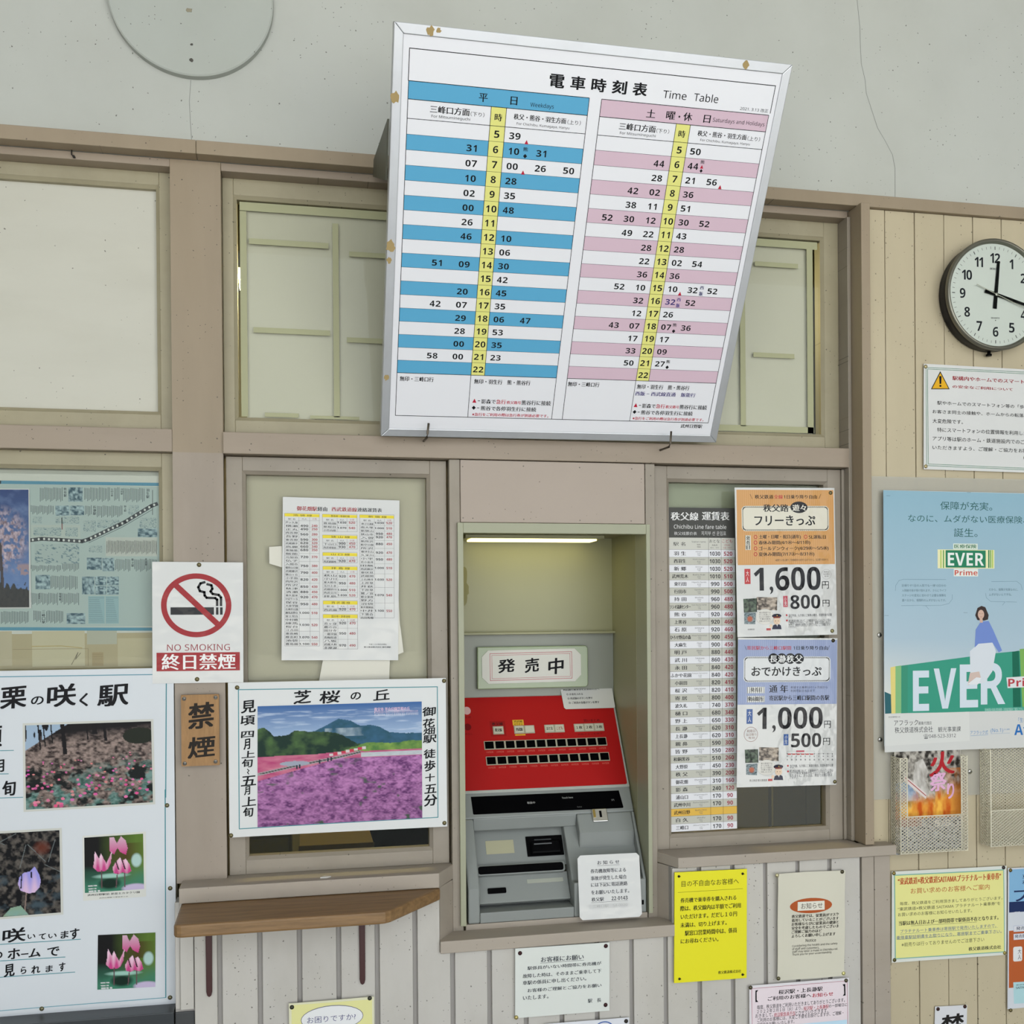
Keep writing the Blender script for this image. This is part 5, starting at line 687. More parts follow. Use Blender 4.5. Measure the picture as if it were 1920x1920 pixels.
('L',[(229.1,221.8),(228.9,242.5)],0.85,'30383c',2),('L',[(231.6,222.2),(231.4,240.9)],0.85,'30383c',2),
('L',[(234.1,222.6),(234.0,239.2)],0.85,'30383c',2),('L',[(236.7,220.7),(236.5,243.5)],0.85,'30383c',2),
('L',[(239.2,221.1),(239.1,241.8)],0.85,'30383c',2),('L',[(241.8,221.5),(241.6,240.1)],0.85,'30383c',2),
('L',[(244.3,221.9),(244.2,238.5)],0.85,'30383c',2),('L',[(246.9,222.3),(246.7,242.8)],0.85,'30383c',2),
('L',[(249.4,222.7),(249.3,241.1)],0.85,'30383c',2),('L',[(252.0,220.8),(251.8,239.4)],0.85,'30383c',2),
('L',[(254.6,221.2),(254.3,243.7)],0.85,'30383c',2),('L',[(317.3,158.9),(317.1,180.2)],0.85,'30383c',2),
('L',[(319.9,159.2),(319.8,178.5)],0.85,'30383c',2),('L',[(322.5,157.3),(322.4,176.8)],0.85,'30383c',2),
('L',[(325.1,157.7),(324.9,181.1)],0.85,'30383c',2),('L',[(327.7,158.0),(327.5,179.4)],0.85,'30383c',2),
('L',[(330.3,158.4),(330.1,177.8)],0.85,'30383c',2),('L',[(332.9,158.8),(332.7,176.1)],0.85,'30383c',2),
('L',[(335.5,159.2),(335.3,180.4)],0.85,'30383c',2),('L',[(338.1,157.2),(337.9,178.7)],0.85,'30383c',2),
('L',[(340.7,157.6),(340.5,177.0)],0.85,'30383c',2),('L',[(343.3,158.0),(343.1,181.3)],0.85,'30383c',2),
('L',[(345.9,158.4),(345.7,179.6)],0.85,'30383c',2),('L',[(354.5,158.0),(354.3,176.6)],0.85,'30383c',2),
('L',[(357.1,158.4),(356.9,180.9)],0.85,'30383c',2),('L',[(359.7,158.8),(359.5,179.2)],0.85,'30383c',2),
('L',[(362.3,159.1),(362.1,177.5)],0.85,'30383c',2),('L',[(364.9,157.2),(364.7,181.8)],0.85,'30383c',2),
('L',[(367.5,157.6),(367.3,180.1)],0.85,'30383c',2),('L',[(370.2,157.9),(370.0,178.4)],0.85,'30383c',2),
('L',[(372.8,158.3),(372.6,176.7)],0.85,'30383c',2),('L',[(375.4,158.7),(375.2,181.0)],0.85,'30383c',2),
('L',[(378.0,159.1),(377.8,179.3)],0.85,'30383c',2),('L',[(380.6,157.1),(380.5,177.6)],0.85,'30383c',2),
('L',[(383.3,157.5),(383.1,175.9)],0.85,'30383c',2),('L',[(385.9,157.9),(385.7,180.2)],0.85,'30383c',2),
('L',[(388.5,158.3),(388.3,178.5)],0.85,'30383c',2),('L',[(391.1,158.7),(391.0,176.8)],0.85,'30383c',2),
('L',[(393.8,159.1),(393.6,181.1)],0.85,'30383c',2),('L',[(120.6,255.2),(120.4,277.3)],0.85,'30383c',2),
('L',[(122.9,255.5),(122.7,275.7)],0.85,'30383c',2),('L',[(125.2,253.8),(125.0,274.2)],0.85,'30383c',2),
('L',[(127.5,254.2),(127.3,278.1)],0.85,'30383c',2),('L',[(129.8,254.5),(129.6,276.6)],0.85,'30383c',2),
('L',[(132.1,254.9),(131.9,275.1)],0.85,'30383c',2),('L',[(134.4,255.3),(134.2,273.6)],0.85,'30383c',2),
('L',[(136.7,255.6),(136.5,277.5)],0.85,'30383c',2),('L',[(139.0,253.9),(138.8,276.0)],0.85,'30383c',2),
('L',[(141.3,254.3),(141.1,274.5)],0.85,'30383c',2),('L',[(143.6,254.6),(143.3,278.4)],0.85,'30383c',2),
('L',[(145.8,255.0),(145.6,276.9)],0.85,'30383c',2),('L',[(148.1,255.4),(148.0,275.4)],0.85,'30383c',2),
('L',[(150.4,255.7),(150.3,273.9)],0.85,'30383c',2),('L',[(152.8,254.0),(152.5,277.8)],0.85,'30383c',2),
('L',[(155.1,254.4),(154.8,276.3)],0.85,'30383c',2),('L',[(157.4,254.7),(157.2,274.8)],0.85,'30383c',2),
('L',[(159.7,255.1),(159.5,273.3)],0.85,'30383c',2),('L',[(162.0,255.5),(161.7,277.2)],0.85,'30383c',2),
('L',[(164.3,255.9),(164.1,275.7)],0.85,'30383c',2),('L',[(166.6,254.1),(166.4,274.2)],0.85,'30383c',2),
('L',[(176.5,253.0),(176.3,271.9)],0.85,'30383c',2),('L',[(178.8,253.4),(178.6,270.4)],0.85,'30383c',2),
('L',[(181.1,253.7),(180.9,274.3)],0.85,'30383c',2),('L',[(183.4,254.1),(183.2,272.8)],0.85,'30383c',2),
('L',[(185.7,254.5),(185.6,271.3)],0.85,'30383c',2),('L',[(188.0,254.9),(187.9,275.2)],0.85,'30383c',2),
('L',[(198.5,254.8),(198.4,275.9)],0.85,'30383c',2),('L',[(200.9,253.1),(200.7,274.4)],0.85,'30383c',2),
('L',[(203.2,253.4),(203.0,272.9)],0.85,'30383c',2),('L',[(205.5,253.8),(205.3,276.8)],0.85,'30383c',2),
('L',[(207.9,254.2),(207.7,275.3)],0.85,'30383c',2),('L',[(210.2,254.6),(210.0,273.8)],0.85,'30383c',2),
('L',[(212.5,254.9),(212.3,277.7)],0.85,'30383c',2),('L',[(214.9,253.2),(214.6,276.2)],0.85,'30383c',2),
('L',[(217.2,253.5),(217.0,274.7)],0.85,'30383c',2),('L',[(219.5,253.9),(219.3,273.2)],0.85,'30383c',2),
('L',[(221.8,254.3),(221.6,277.1)],0.85,'30383c',2),('L',[(224.2,254.7),(224.0,275.6)],0.85,'30383c',2),
('L',[(226.5,255.0),(226.3,274.1)],0.85,'30383c',2),('T','熊',230.2,25.1,235.3,30.3,'2a3238',1,3),('T','谷',230.2,31.1,235.3,36.3,'2a3238',1,3),
('T','駅',230.2,37.1,235.3,42.3,'2a3238',1,3),('T','行',313.2,25.1,317.2,28.6,'2a3238',1,3),('T','田',313.2,29.0,317.2,32.5,'2a3238',1,3),
('T','市',313.2,32.9,317.2,36.4,'2a3238',1,3),('T','駅',313.2,36.8,317.2,40.3,'2a3238',1,3),('T','持',330.4,24.9,334.8,28.5,'2a3238',1,3),
('T','田',330.4,29.0,334.8,32.6,'2a3238',1,3),('T','駅',330.4,33.1,334.8,36.7,'2a3238',1,3),('T','羽',376.1,24.8,381.9,30.3,'2a3238',1,3),
('T','生',376.1,31.0,381.9,36.6,'2a3238',1,3),('T','駅',376.1,37.3,381.9,42.8,'2a3238',1,3),('T','長',281.0,58.1,286.9,63.4,'2a3238',1,3),
('T','瀞',281.0,64.1,286.9,69.4,'2a3238',1,3),('T','駅',281.0,70.1,286.9,75.4,'2a3238',1,3),('T','野',336.1,57.1,340.4,60.7,'2a3238',1,3),
('T','上',336.1,61.1,340.4,64.7,'2a3238',1,3),('T','駅',336.1,65.1,340.4,68.7,'2a3238',1,3),('T','秩',348.3,156.5,353.1,161.3,'2a3238',1,3),
('T','父',348.3,162.0,353.1,166.8,'2a3238',1,3),('T','駅',348.3,167.5,353.1,172.3,'2a3238',1,3),('T','影',373.2,155.9,376.8,160.1,'2a3238',1,3),
('T','森',373.2,160.7,376.8,164.9,'2a3238',1,3),('T','駅',373.2,165.5,376.8,169.7,'2a3238',1,3),('T','和',184.3,221.1,187.8,224.4,'2a3238',1,3),
('T','銅',184.3,224.8,187.8,228.1,'2a3238',1,3),('T','駅',184.3,228.5,187.8,231.8,'2a3238',1,3),('T','皆',220.1,220.8,223.9,225.2,'2a3238',1,3),
('T','野',220.1,225.8,223.9,230.2,'2a3238',1,3),('T','駅',220.1,230.8,223.9,235.2,'2a3238',1,3),('T','三',190.4,253.3,196.1,258.8,'2a3238',1,3),
('T','峰',190.4,259.5,196.1,265.0,'2a3238',1,3),('T','口',190.4,265.7,196.1,271.2,'2a3238',1,3),('T','駅',190.4,271.9,196.1,277.4,'2a3238',1,3),
('P','bluep',[(238.4,24.6),(263.4,24.2),(263.2,50.9),(238.2,51.2)]),('P','bluep',[(215.4,58.8),(240.0,58.4),(239.9,77.1),(215.2,77.3)]),
('P','bluep',[(241.2,58.4),(265.6,58.1),(265.4,76.0),(241.1,76.3)]),('P','bluep',[(360.5,100.1),(395.4,99.8),(395.3,116.1),(360.3,116.3)]),
('P','bluep',[(269.5,155.3),(295.7,155.3),(295.5,177.9),(269.3,177.9)]),('P','bluep',[(297.0,155.8),(317.9,155.7),(317.6,180.5),(296.7,180.5)]),
('P','bluep',[(179.8,187.5),(205.0,187.5),(204.8,214.0),(179.5,213.9)]),('P','bluep',[(260.8,190.7),(282.4,190.7),(282.1,223.7),(260.5,223.6)]),
('P','bluep',[(283.8,190.2),(303.6,190.2),(303.5,207.0),(283.6,207.0)]),('P','bluep',[(305.0,190.7),(325.8,190.7),(325.7,207.1),(304.8,207.0)]),
('P','bluep',[(283.6,208.1),(303.5,208.2),(303.3,224.3),(283.4,224.2)]),('P','bluep',[(304.8,208.2),(325.7,208.3),(325.5,224.4),(304.7,224.3)]),
('P','bluep',[(233.4,258.7),(265.8,258.9),(265.6,279.0),(233.2,278.6)]),('P','sketch',[(176.0,79.1),(191.6,78.9),(191.5,91.7),(175.9,91.9)]),
('P','sketch',[(215.6,79.1),(256.8,78.7),(256.7,91.6),(215.5,92.0)]),('P','sketch',[(264.1,85.9),(286.1,85.6),(285.9,106.4),(263.9,106.6)]),
('P','sketch',[(288.5,84.3),(327.9,83.9),(327.8,99.6),(288.4,99.9)]),('P','sketch',[(344.2,56.3),(362.9,56.1),(362.7,74.4),(344.1,74.6)]),
('P','sketch',[(363.9,79.6),(393.9,79.3),(393.7,99.0),(363.7,99.3)]),('P','sketch',[(177.0,99.6),(225.1,99.2),(225.0,114.7),(176.9,115.0)]),
('P','sketch',[(232.4,99.1),(254.2,98.9),(254.1,115.8),(232.2,115.9)]),('P','sketch',[(179.1,130.4),(256.4,130.0),(256.0,166.3),(178.8,166.4)]),
('P','sketch',[(273.4,132.5),(296.7,132.4),(296.6,145.4),(273.3,145.5)]),('B',271.3,227.2,300.1,278.8,'8aa8ae',2),
('B',301.7,227.4,325.0,279.1,'8aa8ae',2),('L',[(272.4,230.3),(299.4,230.5)],0.5,'4a6068',3),('L',[(302.8,230.5),(324.3,230.6)],0.5,'4a6068',3),
('L',[(272.3,233.8),(291.0,233.9)],0.5,'4a6068',3),('L',[(302.8,234.0),(315.9,234.0)],0.5,'4a6068',3),
('L',[(272.3,237.2),(291.7,237.4)],0.5,'4a6068',3),('L',[(302.7,237.4),(316.5,237.5)],0.5,'4a6068',3),
('L',[(272.3,240.7),(292.3,240.8)],0.5,'4a6068',3),('L',[(302.7,240.9),(317.2,241.0)],0.5,'4a6068',3),
('L',[(272.2,244.2),(293.0,244.3)],0.5,'4a6068',3),('L',[(302.7,244.4),(317.8,244.5)],0.5,'4a6068',3),
('L',[(272.2,247.6),(293.6,247.8)],0.5,'4a6068',3),('L',[(302.6,247.8),(318.5,248.0)],0.5,'4a6068',3),
('L',[(272.2,251.1),(294.2,251.3)],0.5,'4a6068',3),('L',[(302.6,251.3),(319.1,251.4)],0.5,'4a6068',3),
('L',[(272.1,254.6),(294.9,254.7)],0.5,'4a6068',3),('L',[(302.6,254.8),(319.8,254.9)],0.5,'4a6068',3),
('L',[(272.1,258.0),(295.5,258.2)],0.5,'4a6068',3),('L',[(302.5,258.3),(320.4,258.4)],0.5,'4a6068',3),
('L',[(272.1,261.5),(296.2,261.7)],0.5,'4a6068',3),('L',[(302.5,261.7),(321.1,261.9)],0.5,'4a6068',3),
('L',[(272.0,264.9),(296.8,265.2)],0.5,'4a6068',3),('L',[(302.5,265.2),(321.7,265.4)],0.5,'4a6068',3),
('L',[(272.0,268.4),(297.5,268.6)],0.5,'4a6068',3),('L',[(302.4,268.7),(322.4,268.9)],0.5,'4a6068',3),
('L',[(272.0,271.9),(298.1,272.1)],0.5,'4a6068',3),('L',[(302.4,272.2),(323.0,272.4)],0.5,'4a6068',3),
('L',[(271.9,275.3),(298.8,275.6)],0.5,'4a6068',3),('L',[(302.4,275.6),(323.7,275.8)],0.5,'4a6068',3),
('L',[(170.8,123.3),(191.2,120.6),(224.9,122.4),(261.3,124.8),(273.5,120.8),(327.8,93.1),(337.8,87.7),(385.3,57.1),(395.4,53.0)],7,'3c4044',5),
('E',175.9,122.6,1.9,2.3,'c4c8c4',6),('E',186.1,121.2,1.9,2.3,'c4c8c4',6),('E',195.4,120.8,1.9,2.3,'c4c8c4',6),('E',203.8,121.2,1.9,2.3,'c4c8c4',6),
('E',212.2,121.7,1.9,2.3,'c4c8c4',6),('E',220.7,122.2,1.9,2.3,'c4c8c4',6),('E',229.4,122.7,2.0,2.3,'c4c8c4',6),('E',238.5,123.3,1.9,2.3,'c4c8c4',6),
('E',247.6,123.9,1.9,2.3,'c4c8c4',6),('E',256.8,124.5,1.9,2.3,'c4c8c4',6),('E',267.4,122.8,1.9,2.3,'c4c8c4',6),('E',277.4,118.8,2.0,2.4,'c4c8c4',6),
('E',285.1,114.9,1.9,2.3,'c4c8c4',6),('E',292.9,110.9,2.0,2.4,'c4c8c4',6),('E',300.6,106.9,1.9,2.4,'c4c8c4',6),('E',308.4,103.0,2.0,2.3,'c4c8c4',6),
('E',316.1,99.1,2.0,2.4,'c4c8c4',6),('E',323.9,95.1,1.9,2.4,'c4c8c4',6),('E',332.8,90.4,1.9,2.3,'c4c8c4',6),('E',341.7,85.2,2.0,2.3,'c4c8c4',6),
('E',349.6,80.1,2.0,2.3,'c4c8c4',6),('E',357.5,75.0,2.0,2.3,'c4c8c4',6),('E',365.4,69.9,1.9,2.3,'c4c8c4',6),('E',373.4,64.8,2.0,2.3,'c4c8c4',6),
('E',381.4,59.6,2.0,2.4,'c4c8c4',6),('E',390.3,55.0,2.0,2.3,'c4c8c4',6),('L',[(273.5,127.3),(332.7,97.7),(387.7,63.6)],1,'5a6468',4),
('L',[(226.5,81.1),(226.8,103.0)],1.6,'7a3a3a',4),('L',[(387.6,26.9),(387.2,74.1)],1,'3c4044',4),('B',0,296.4,400,370,'a89c7c',1),
('B',31.9,291.2,138.2,354.9,'b0a68c',2),('B',172.8,291.7,264.4,357.3,'b8b094',2),('B',322.5,306.7,383.7,359.5,'b4aa8c',2),
('B',268.4,290.5,321.3,317.5,'a8a898',2),('L',[(139.6,324.8),(270.4,325.1),(270.1,357.4)],0.6,'7a6a4a',3),
('L',[(172.6,319.6),(223.5,319.4),(259.2,323.8)],1.4,'a8945c',3),('L',[(241.0,354.4),(252.4,332.0),(247.8,345.0),(256.8,333.3)],1,'5c5444',3),
('B',277.0,332.4,297.1,357.9,'a08f6a',3),('L',[(277.5,336.0),(296.4,336.3)],0.4,'6a5c40',4),('L',[(277.4,339.6),(296.4,339.9)],0.4,'6a5c40',4),
('L',[(277.4,343.1),(296.3,343.5)],0.4,'6a5c40',4),('L',[(277.4,346.7),(296.3,347.1)],0.4,'6a5c40',4),
('L',[(277.3,350.3),(296.3,350.7)],0.4,'6a5c40',4),('L',[(277.3,353.9),(296.2,354.2)],0.4,'6a5c40',4),
],[]),
'blossom_photo':((-0.5540,0.031,1.6268),0.1291,0.2206,0.30,[
('P','blossom',[(2.9,2.5),(127.4,1.6),(125.6,218.7),(-0.6,217.9)]),
],[]),
'festival_flyer':((1.3202,-0.034,1.0924),0.1573,0.2250,0.62,[
('P','fire',[(2.3,0.2),(156.1,0.7),(157.9,223.9),(-1.6,224.3)]),('T','火',82.6,7.1,143.9,63.9,'a8242c',2,6),
('T','祭',82.9,51.6,122.8,96.3,'d8a8c8',2,6),('T','り',123.2,76.0,140.7,113.6,'d8a8c8',2,6),
('Q',[(21.8,55.0),(74.1,98.1),(72.8,109.4),(20.9,67.6)],'d4c8c4',5),('L',[(24.3,61.8),(72.9,102.7)],1.6,'9a3a34',6),
('T','A/A',144.0,-0.7,156.4,5.4,'141417',0,6),('T','5/3',92.2,156.5,130.6,170.0,'e6e0d8',1,6),
('T','秩父市荒川白久 猪鼻熊野神社境内',34.9,214.6,141.1,217.1,'141417',0,6),
],[]),
}
PINK=mat('taupe_paint','93846f',.5,grime=.45,specks=.7,stretch=(1,1,.25))
RAILM=mat('rail_paint','968878',.5,grime=.5,specks=.9,stretch=(.25,1,1))
PINKLOW=mat('grey_taupe_paint','a0968a',.5,grime=.45,specks=.3,stretch=(.3,1,1))
SASHUP=mat('cream_sash_paint','9b937a',.5,grime=.5,specks=.45)
SASHLOW=mat('taupe_sash_paint','91887b',.5,grime=.45,specks=.35)
PLAST=mat('plaster_paint','b4b6b0',.8,grime=.3,specks=.6,gscale=3.)
CREAM=mat('cream_board_paint','b8ac91',.55,grime=.35,specks=.9,gscale=5.,stretch=(1,1,.3))
CREAMLOW=CREAM
LOWB=mat('pale_grey_board_paint','b9b5ae',.6,grime=.35,specks=1.5,gscale=12.,stretch=(1,1,.5))
GROOVE=mat('groove_shade_grey','97938e',.7)  # board grey darkened: the grooves' shade is put into the backing colour
WOOD=mat('oiled_wood','8b6c47',.45,grain=.85,stretch=(.3,3.5,3.5))
PLQ=mat('plaque_wood','a07a4e',.6,grain=.5,stretch=(6,2,.8))
DARK=mat('black_gap','0c0b0a',.9)
WPAPER=mat('white_panel','c0beb2',.7,grime=.18,gscale=4.,stretch=(1,1,3),specks=.1)
BACKP=mat('beige_backing_paper','c6c2b2',.85,grime=.15,gscale=2.5)
TAPE=mat('olive_masking_tape','a0a07e',.6)
METG=mat('greenish_grey_metal','96977f',.4,grime=.1)
METIN=mat('niche_metal','8b8a6a',.38,grime=.1,gscale=4)
GREYM=mat('console_grey_plastic','7f8380',.38,grime=.06)
GREYL=mat('machine_light_edge','a3a69f',.4)
REDM=mat('red_enamel','9e1616',.4,spec=.15,grime=.05)
BLACKM=mat('black_plastic','030304',.35,spec=.05)
CHROME=mat('chrome','c8c6c0',.22,metal=1)
ALU=mat('brushed_aluminium','c2c4c8',.42,metal=.75,grime=.25,gscale=14)
BROWN=mat('brown_iron','3e1c1c',.35)
INKM=ink('printing_ink',.6,0,0); INKG=ink('laminated_ink',.5,.28,.006); INKS=ink('satin_ink',.5,.0,.0)
GLASS=see_through('window_glass','f6f8f3',0)
VINYL=see_through('clear_vinyl','f2f2ec',.5,.25)
def link(me,name,parent=None,m=None,bev=0.,loc=None,smooth=False):
    o=bpy.data.objects.new(name,me); COL.objects.link(o)
    if parent is not None: o.parent=parent
    if loc: o.location=loc
    if m is not None:
        for x in (m if isinstance(m,(list,tuple)) else [m]): me.materials.append(x)
    if bev:
        b=o.modifiers.new('bevel','BEVEL'); b.width=bev; b.segments=2; b.limit_method='ANGLE'; b.angle_limit=.6
    if smooth:
        me.polygons.foreach_set('use_smooth',[True]*len(me.polygons))
    return o
class MB:
    def __init__(s): s.v=[];s.f=[];s.mi=[]
    def add(s,v,f,mi=0): k=len(s.v); s.v+=[tuple(x) for x in v]; s.f+=[tuple(k+i for i in q) for q in f]; s.mi+=[mi]*len(f); return s
    def box(s,x0,x1,y0,y1,z0,z1,mi=0):
        v=[(x,y,z) for z in (z0,z1) for y in (y0,y1) for x in (x0,x1)]
        return s.add(v,[(0,2,3,1),(4,5,7,6),(0,1,5,4),(2,6,7,3),(0,4,6,2),(1,3,7,5)],mi)
    def prism(s,pts,z0,z1,ax='z',mi=0):
        n=len(pts)
        def P(p,z): return {'z':(p[0],p[1],z),'x':(z,p[0],p[1]),'y':(p[0],z,p[1])}[ax]
        v=[P(p,z0) for p in pts]+[P(p,z1) for p in pts]
        return s.add(v,[tuple(range(n))[::-1],tuple(range(n,2*n))]+[(i,(i+1)%n,n+(i+1)%n,n+i) for i in range(n)],mi)
    def lathe(s,prof,c,ax=(0,-1,0),n=48,mi=0):
        # prof: (radius, distance along ax)
        a=Vector(ax).normalized(); u=a.orthogonal().normalized(); w=a.cross(u); c=Vector(c); v=[]
        for r,d in prof:
            for i in range(n):
                t=2*math.pi*i/n; v.append(tuple(c+a*d+(u*math.cos(t)+w*math.sin(t))*max(r,1e-6)))
        f=[(j*n+i,j*n+(i+1)%n,(j+1)*n+(i+1)%n,(j+1)*n+i) for j in range(len(prof)-1) for i in range(n)]
        return s.add(v,f,mi)
    def tube(s,pts,r,n=8,mi=0):
        pts=[Vector(p) for p in pts]; v=[]; m=len(pts)
        for i,p in enumerate(pts):
            d=(pts[min(i+1,m-1)]-pts[max(i-1,0)]).normalized(); u=d.orthogonal().normalized(); w=d.cross(u)
            v+=[tuple(p+(u*math.cos(2*math.pi*k/n)+w*math.sin(2*math.pi*k/n))*r) for k in range(n)]
        f=[(i*n+k,i*n+(k+1)%n,(i+1)*n+(k+1)%n,(i+1)*n+k) for i in range(m-1) for k in range(n)]
        f+=[tuple(range(n))[::-1],tuple(range((m-1)*n,m*n))]
        return s.add(v,f,mi)
    def mesh(s,name,fix=True):
        me=bpy.data.meshes.new(name); me.from_pydata(s.v,[],s.f); me.polygons.foreach_set('material_index',s.mi)
        if fix:
            import bmesh
            b=bmesh.new(); b.from_mesh(me); bmesh.ops.recalc_face_normals(b,faces=b.faces); b.to_mesh(me); b.free()
        me.update(); return me
    def build(s,name,m,parent=None,bev=0.,smooth=False,loc=None): return link(s.mesh(name),name,parent,m,bev,loc,smooth)
def tag(o,label=None,cat=None,group=None,kind=None):
    if label: o['label']=label
    if cat: o['category']=cat
    if group: o['group']=group
    if kind: o['kind']=kind
    return o
def empty(name,loc=(0,0,0),rot=None):
    o=bpy.data.objects.new(name,None); COL.objects.link(o); o.location=loc; o.empty_display_size=.05
    if rot: o.rotation_euler=rot
    return o
def bx(name,x0,x1,y0,y1,z0,z1,m,parent=None,bev=.0012): return MB().box(x0,x1,y0,y1,z0,z1).build(name,m,parent,bev)
def struct(o): o['kind']='structure'; return o
# ================================================================ the setting
fl=struct(bx('floor',-2.6,3.6,-3.6,2.6,-.1,0,mat('concrete_floor','8c8c8a',.8,grime=.3),bev=0))
ce=struct(bx('ceiling',-2.6,3.6,-3.6,2.6,3.75,3.85,mat('ceiling_paint','c0c0ba',.8),bev=0))
struct(bx('wall_left',-2.6,-2.5,-3.6,2.6,0,3.75,PLAST,bev=0)); struct(bx('wall_right',3.5,3.6,-3.6,2.6,0,3.75,PLAST,bev=0))
wr=struct(MB().box(-2.5,3.5,-3.6,-3.5,3.45,3.75).box(-2.5,-2.1,-3.6,-3.5,0,3.45).box(3.1,3.5,-3.6,-3.5,0,3.45).build('wall_front',PLAST))
struct(bx('ground',-30,30,-40,-3.6,-.2,-.1,mat('pale_gravel','bdbdba',.9,grime=.2),bev=0))
wb=struct(bx('wall_back',-2.5,3.5,0,.09,2.354,3.75,PLAST,bev=0))
# hairline cracks in the plaster: thin recessed-looking seams
CR=mat('crack_shadow','7d7f79',.9)
def crack(pts,w):
    m=MB()
    for (x0,z0),(x1,z1) in zip(pts,pts[1:]): m.add([(x0-w,-.0002,z0),(x0+w,-.0002,z0),(x1+w,-.0002,z1),(x1-w,-.0002,z1),(x0,.002,z0),(x1,.002,z1)],[(0,1,2,3)])
    return link(m.mesh('crack',False),'crack',wb,CR)
crack([(1.175,2.852),(1.176,2.806),(1.182,2.75),(1.183,2.7045),(1.185,2.6705),(1.1936,2.637),(1.196,2.609),(1.208,2.576),(1.222,2.537),(1.2405,2.51),(1.257,2.4825),(1.263,2.454),(1.2625,2.3795)],.0006)
crack([(-.194,2.503),(-.197,2.463),(-.1955,2.423),(-.193,2.3795)],.0005)
struct(bx('trim_1',-2.5,-.1835,-.03,0,2.3535,2.379,PINK)); struct(bx('trim_2',-.183,3.5,-.03,0,2.3535,2.379,PINK))
struct(bx('trim_3',-.98,-.2335,0,.06,2.3385,2.353,RAILM)); struct(bx('trim_4',-.1415,1.15,0,.06,2.338,2.353,RAILM))
struct(MB().box(-.2332,-.142,0,.09,1.0,1.8065,1).box(-.2332,-.142,0,.09,1.8065,2.353,0).build('trim_5',[PINK,mat('greyer_taupe_paint','978b7e',.5,grime=.5,specks=.6,stretch=(1,1,.25))]))            # big post
struct(bx('trim_6',-.98,-.2336,0,.06,1.807,1.8495,RAILM)); struct(bx('trim_7',-.1416,1.1462,-.008,.06,1.805,1.8455,RAILM))
struct(bx('trim_8',1.1525,1.1727,-.05,.06,1.0085,2.353,PINK)); struct(bx('trim_9',1.1445,1.1522,-.008,.06,1.0085,2.338,SASHLOW))
struct(bx('trim_10',.287,.3085,0,.06,.868,1.8045,SASHLOW)); struct(bx('trim_11',.692,.7125,0,.06,.868,1.8045,SASHLOW))
hp=struct(bx('trim_12',.3087,.6894,-.004,.03,1.6805,1.8035,mat('pinkish_plywood','a3968a',.55,grime=.1,specks=.1)))
NAILM=mat('dull_screw','77706a',.5,metal=.3)
def dots(name,parent,pts,y,r,m):
    me=MB().lathe([(0,.0012),(r*.8,.001),(r,0),(0,-.0005)],(0,0,0),n=10).mesh(name); me.materials.append(m)
    for x,z in pts: o=bpy.data.objects.new(name,me); COL.objects.link(o); o.parent=parent; o.location=(x,y,z)
dots('screw',hp,[(.3135,1.79),(.436,1.7935),(.552,1.793),(.662,1.7925),(.3135,1.689),(.333,1.6885),(.436,1.6875),(.552,1.6865),(.66,1.6865)],-.004,.0014,NAILM)
struct(bx('trim_13',.3127,.690,0,.06,.867,.885,PINKLOW))
# plain filler walls left and right of the picture, backing walls
struct(bx('wall_back_left',-2.5,-.985,0,.06,0,2.353,CREAM,bev=0)); struct(bx('wall_back_panel',-.98,-.236,0,.06,0,.80,CREAM,bev=0))
struct(bx('trim_14',-.98,-.234,-.05,0,0,.7785,mat('dark_stone_ledge','33373a',.3,grime=.3)))
struct(bx('trim_15',-.2325,-.1985,-.046,0,0,.776,mat('dark_stone_post','3b3d3e',.4,grime=.3)))
lw=struct(MB().prism([(-.232,0),(1.143,0),(1.143,.9855),(.7255,.9855),(.7255,.85),(.254,.85),(.254,.975),(-.232,.975)],-.0425,0,'y').build('wall_back_lower',GROOVE))
lw2=struct(MB().box(1.1727,3.5,-.012,.03,0,2.353).build('wall_back_right',mat('joint_shadow','3a352c',.9)))
# boards of the lower wall
g0=-.153; gp=.07194
def board(x0,x1,y0,y1,z0,z1,m,par,j):
    return bx('board',x0,x1,y0+j,y1,z0,z1,m,par,.0012)
board(-.2225,-.199,-.050,-.040,.781,.976,LOWB,lw,0); board(-.2318,-.2232,-.043,-.038,.781,.976,LOWB,lw,0)
for i in range(-1,18):
    a=g0+gp*i+.0045; b=g0+gp*(i+1)-.0045
    if i==-1: a=-.1975
    if i==17: b=1.139
    j=random.uniform(-.0006,.0006)
    def top(x): return .976 if x<.254 else (.851 if x<.7255 else .9845)
    cuts=[c for c in (.254,.7255) if a<c<b]
    if cuts:
        c=cuts[0]; lo=min(top(a),top(b))
        pts=[(a,0),(b,0),(b,top(b-.001)),(c,top(b-.001)),(c,top(a+.001)),(a,top(a+.001))]
        MB().prism(pts,-.05+j,-.04,'y').build('board',LOWB,lw,.0012)
    else: board(a,b,-.05,-.04,0,top((a+b)/2),LOWB,lw,j)
for x0,x1 in ((1.1435,1.1715),(1.1725,1.2085)): board(x0,x1,-.05,-.012,0,.9845,PINKLOW,lw,0)
# boards of the right wall
rb=[1.1729,1.2255]+[1.2255+.0703*i for i in range(1,33)]
for a,b in zip(rb,rb[1:]): board(a+.0008,b-.0008,-.02,-.012,0,2.353,CREAM,lw2,random.uniform(-.0004,.0004))
# splayed reveal blocks beside the machine recess
struct(MB().prism([(.2545,-.05),(.2872,0),(.2545,0)],.868,.976,'z').build('trim_16',PINKLOW,None,.001))
struct(MB().prism([(.737,-.05),(.737,0),(.7112,0)],.868,.985,'z').build('trim_17',PINKLOW,None,.001))
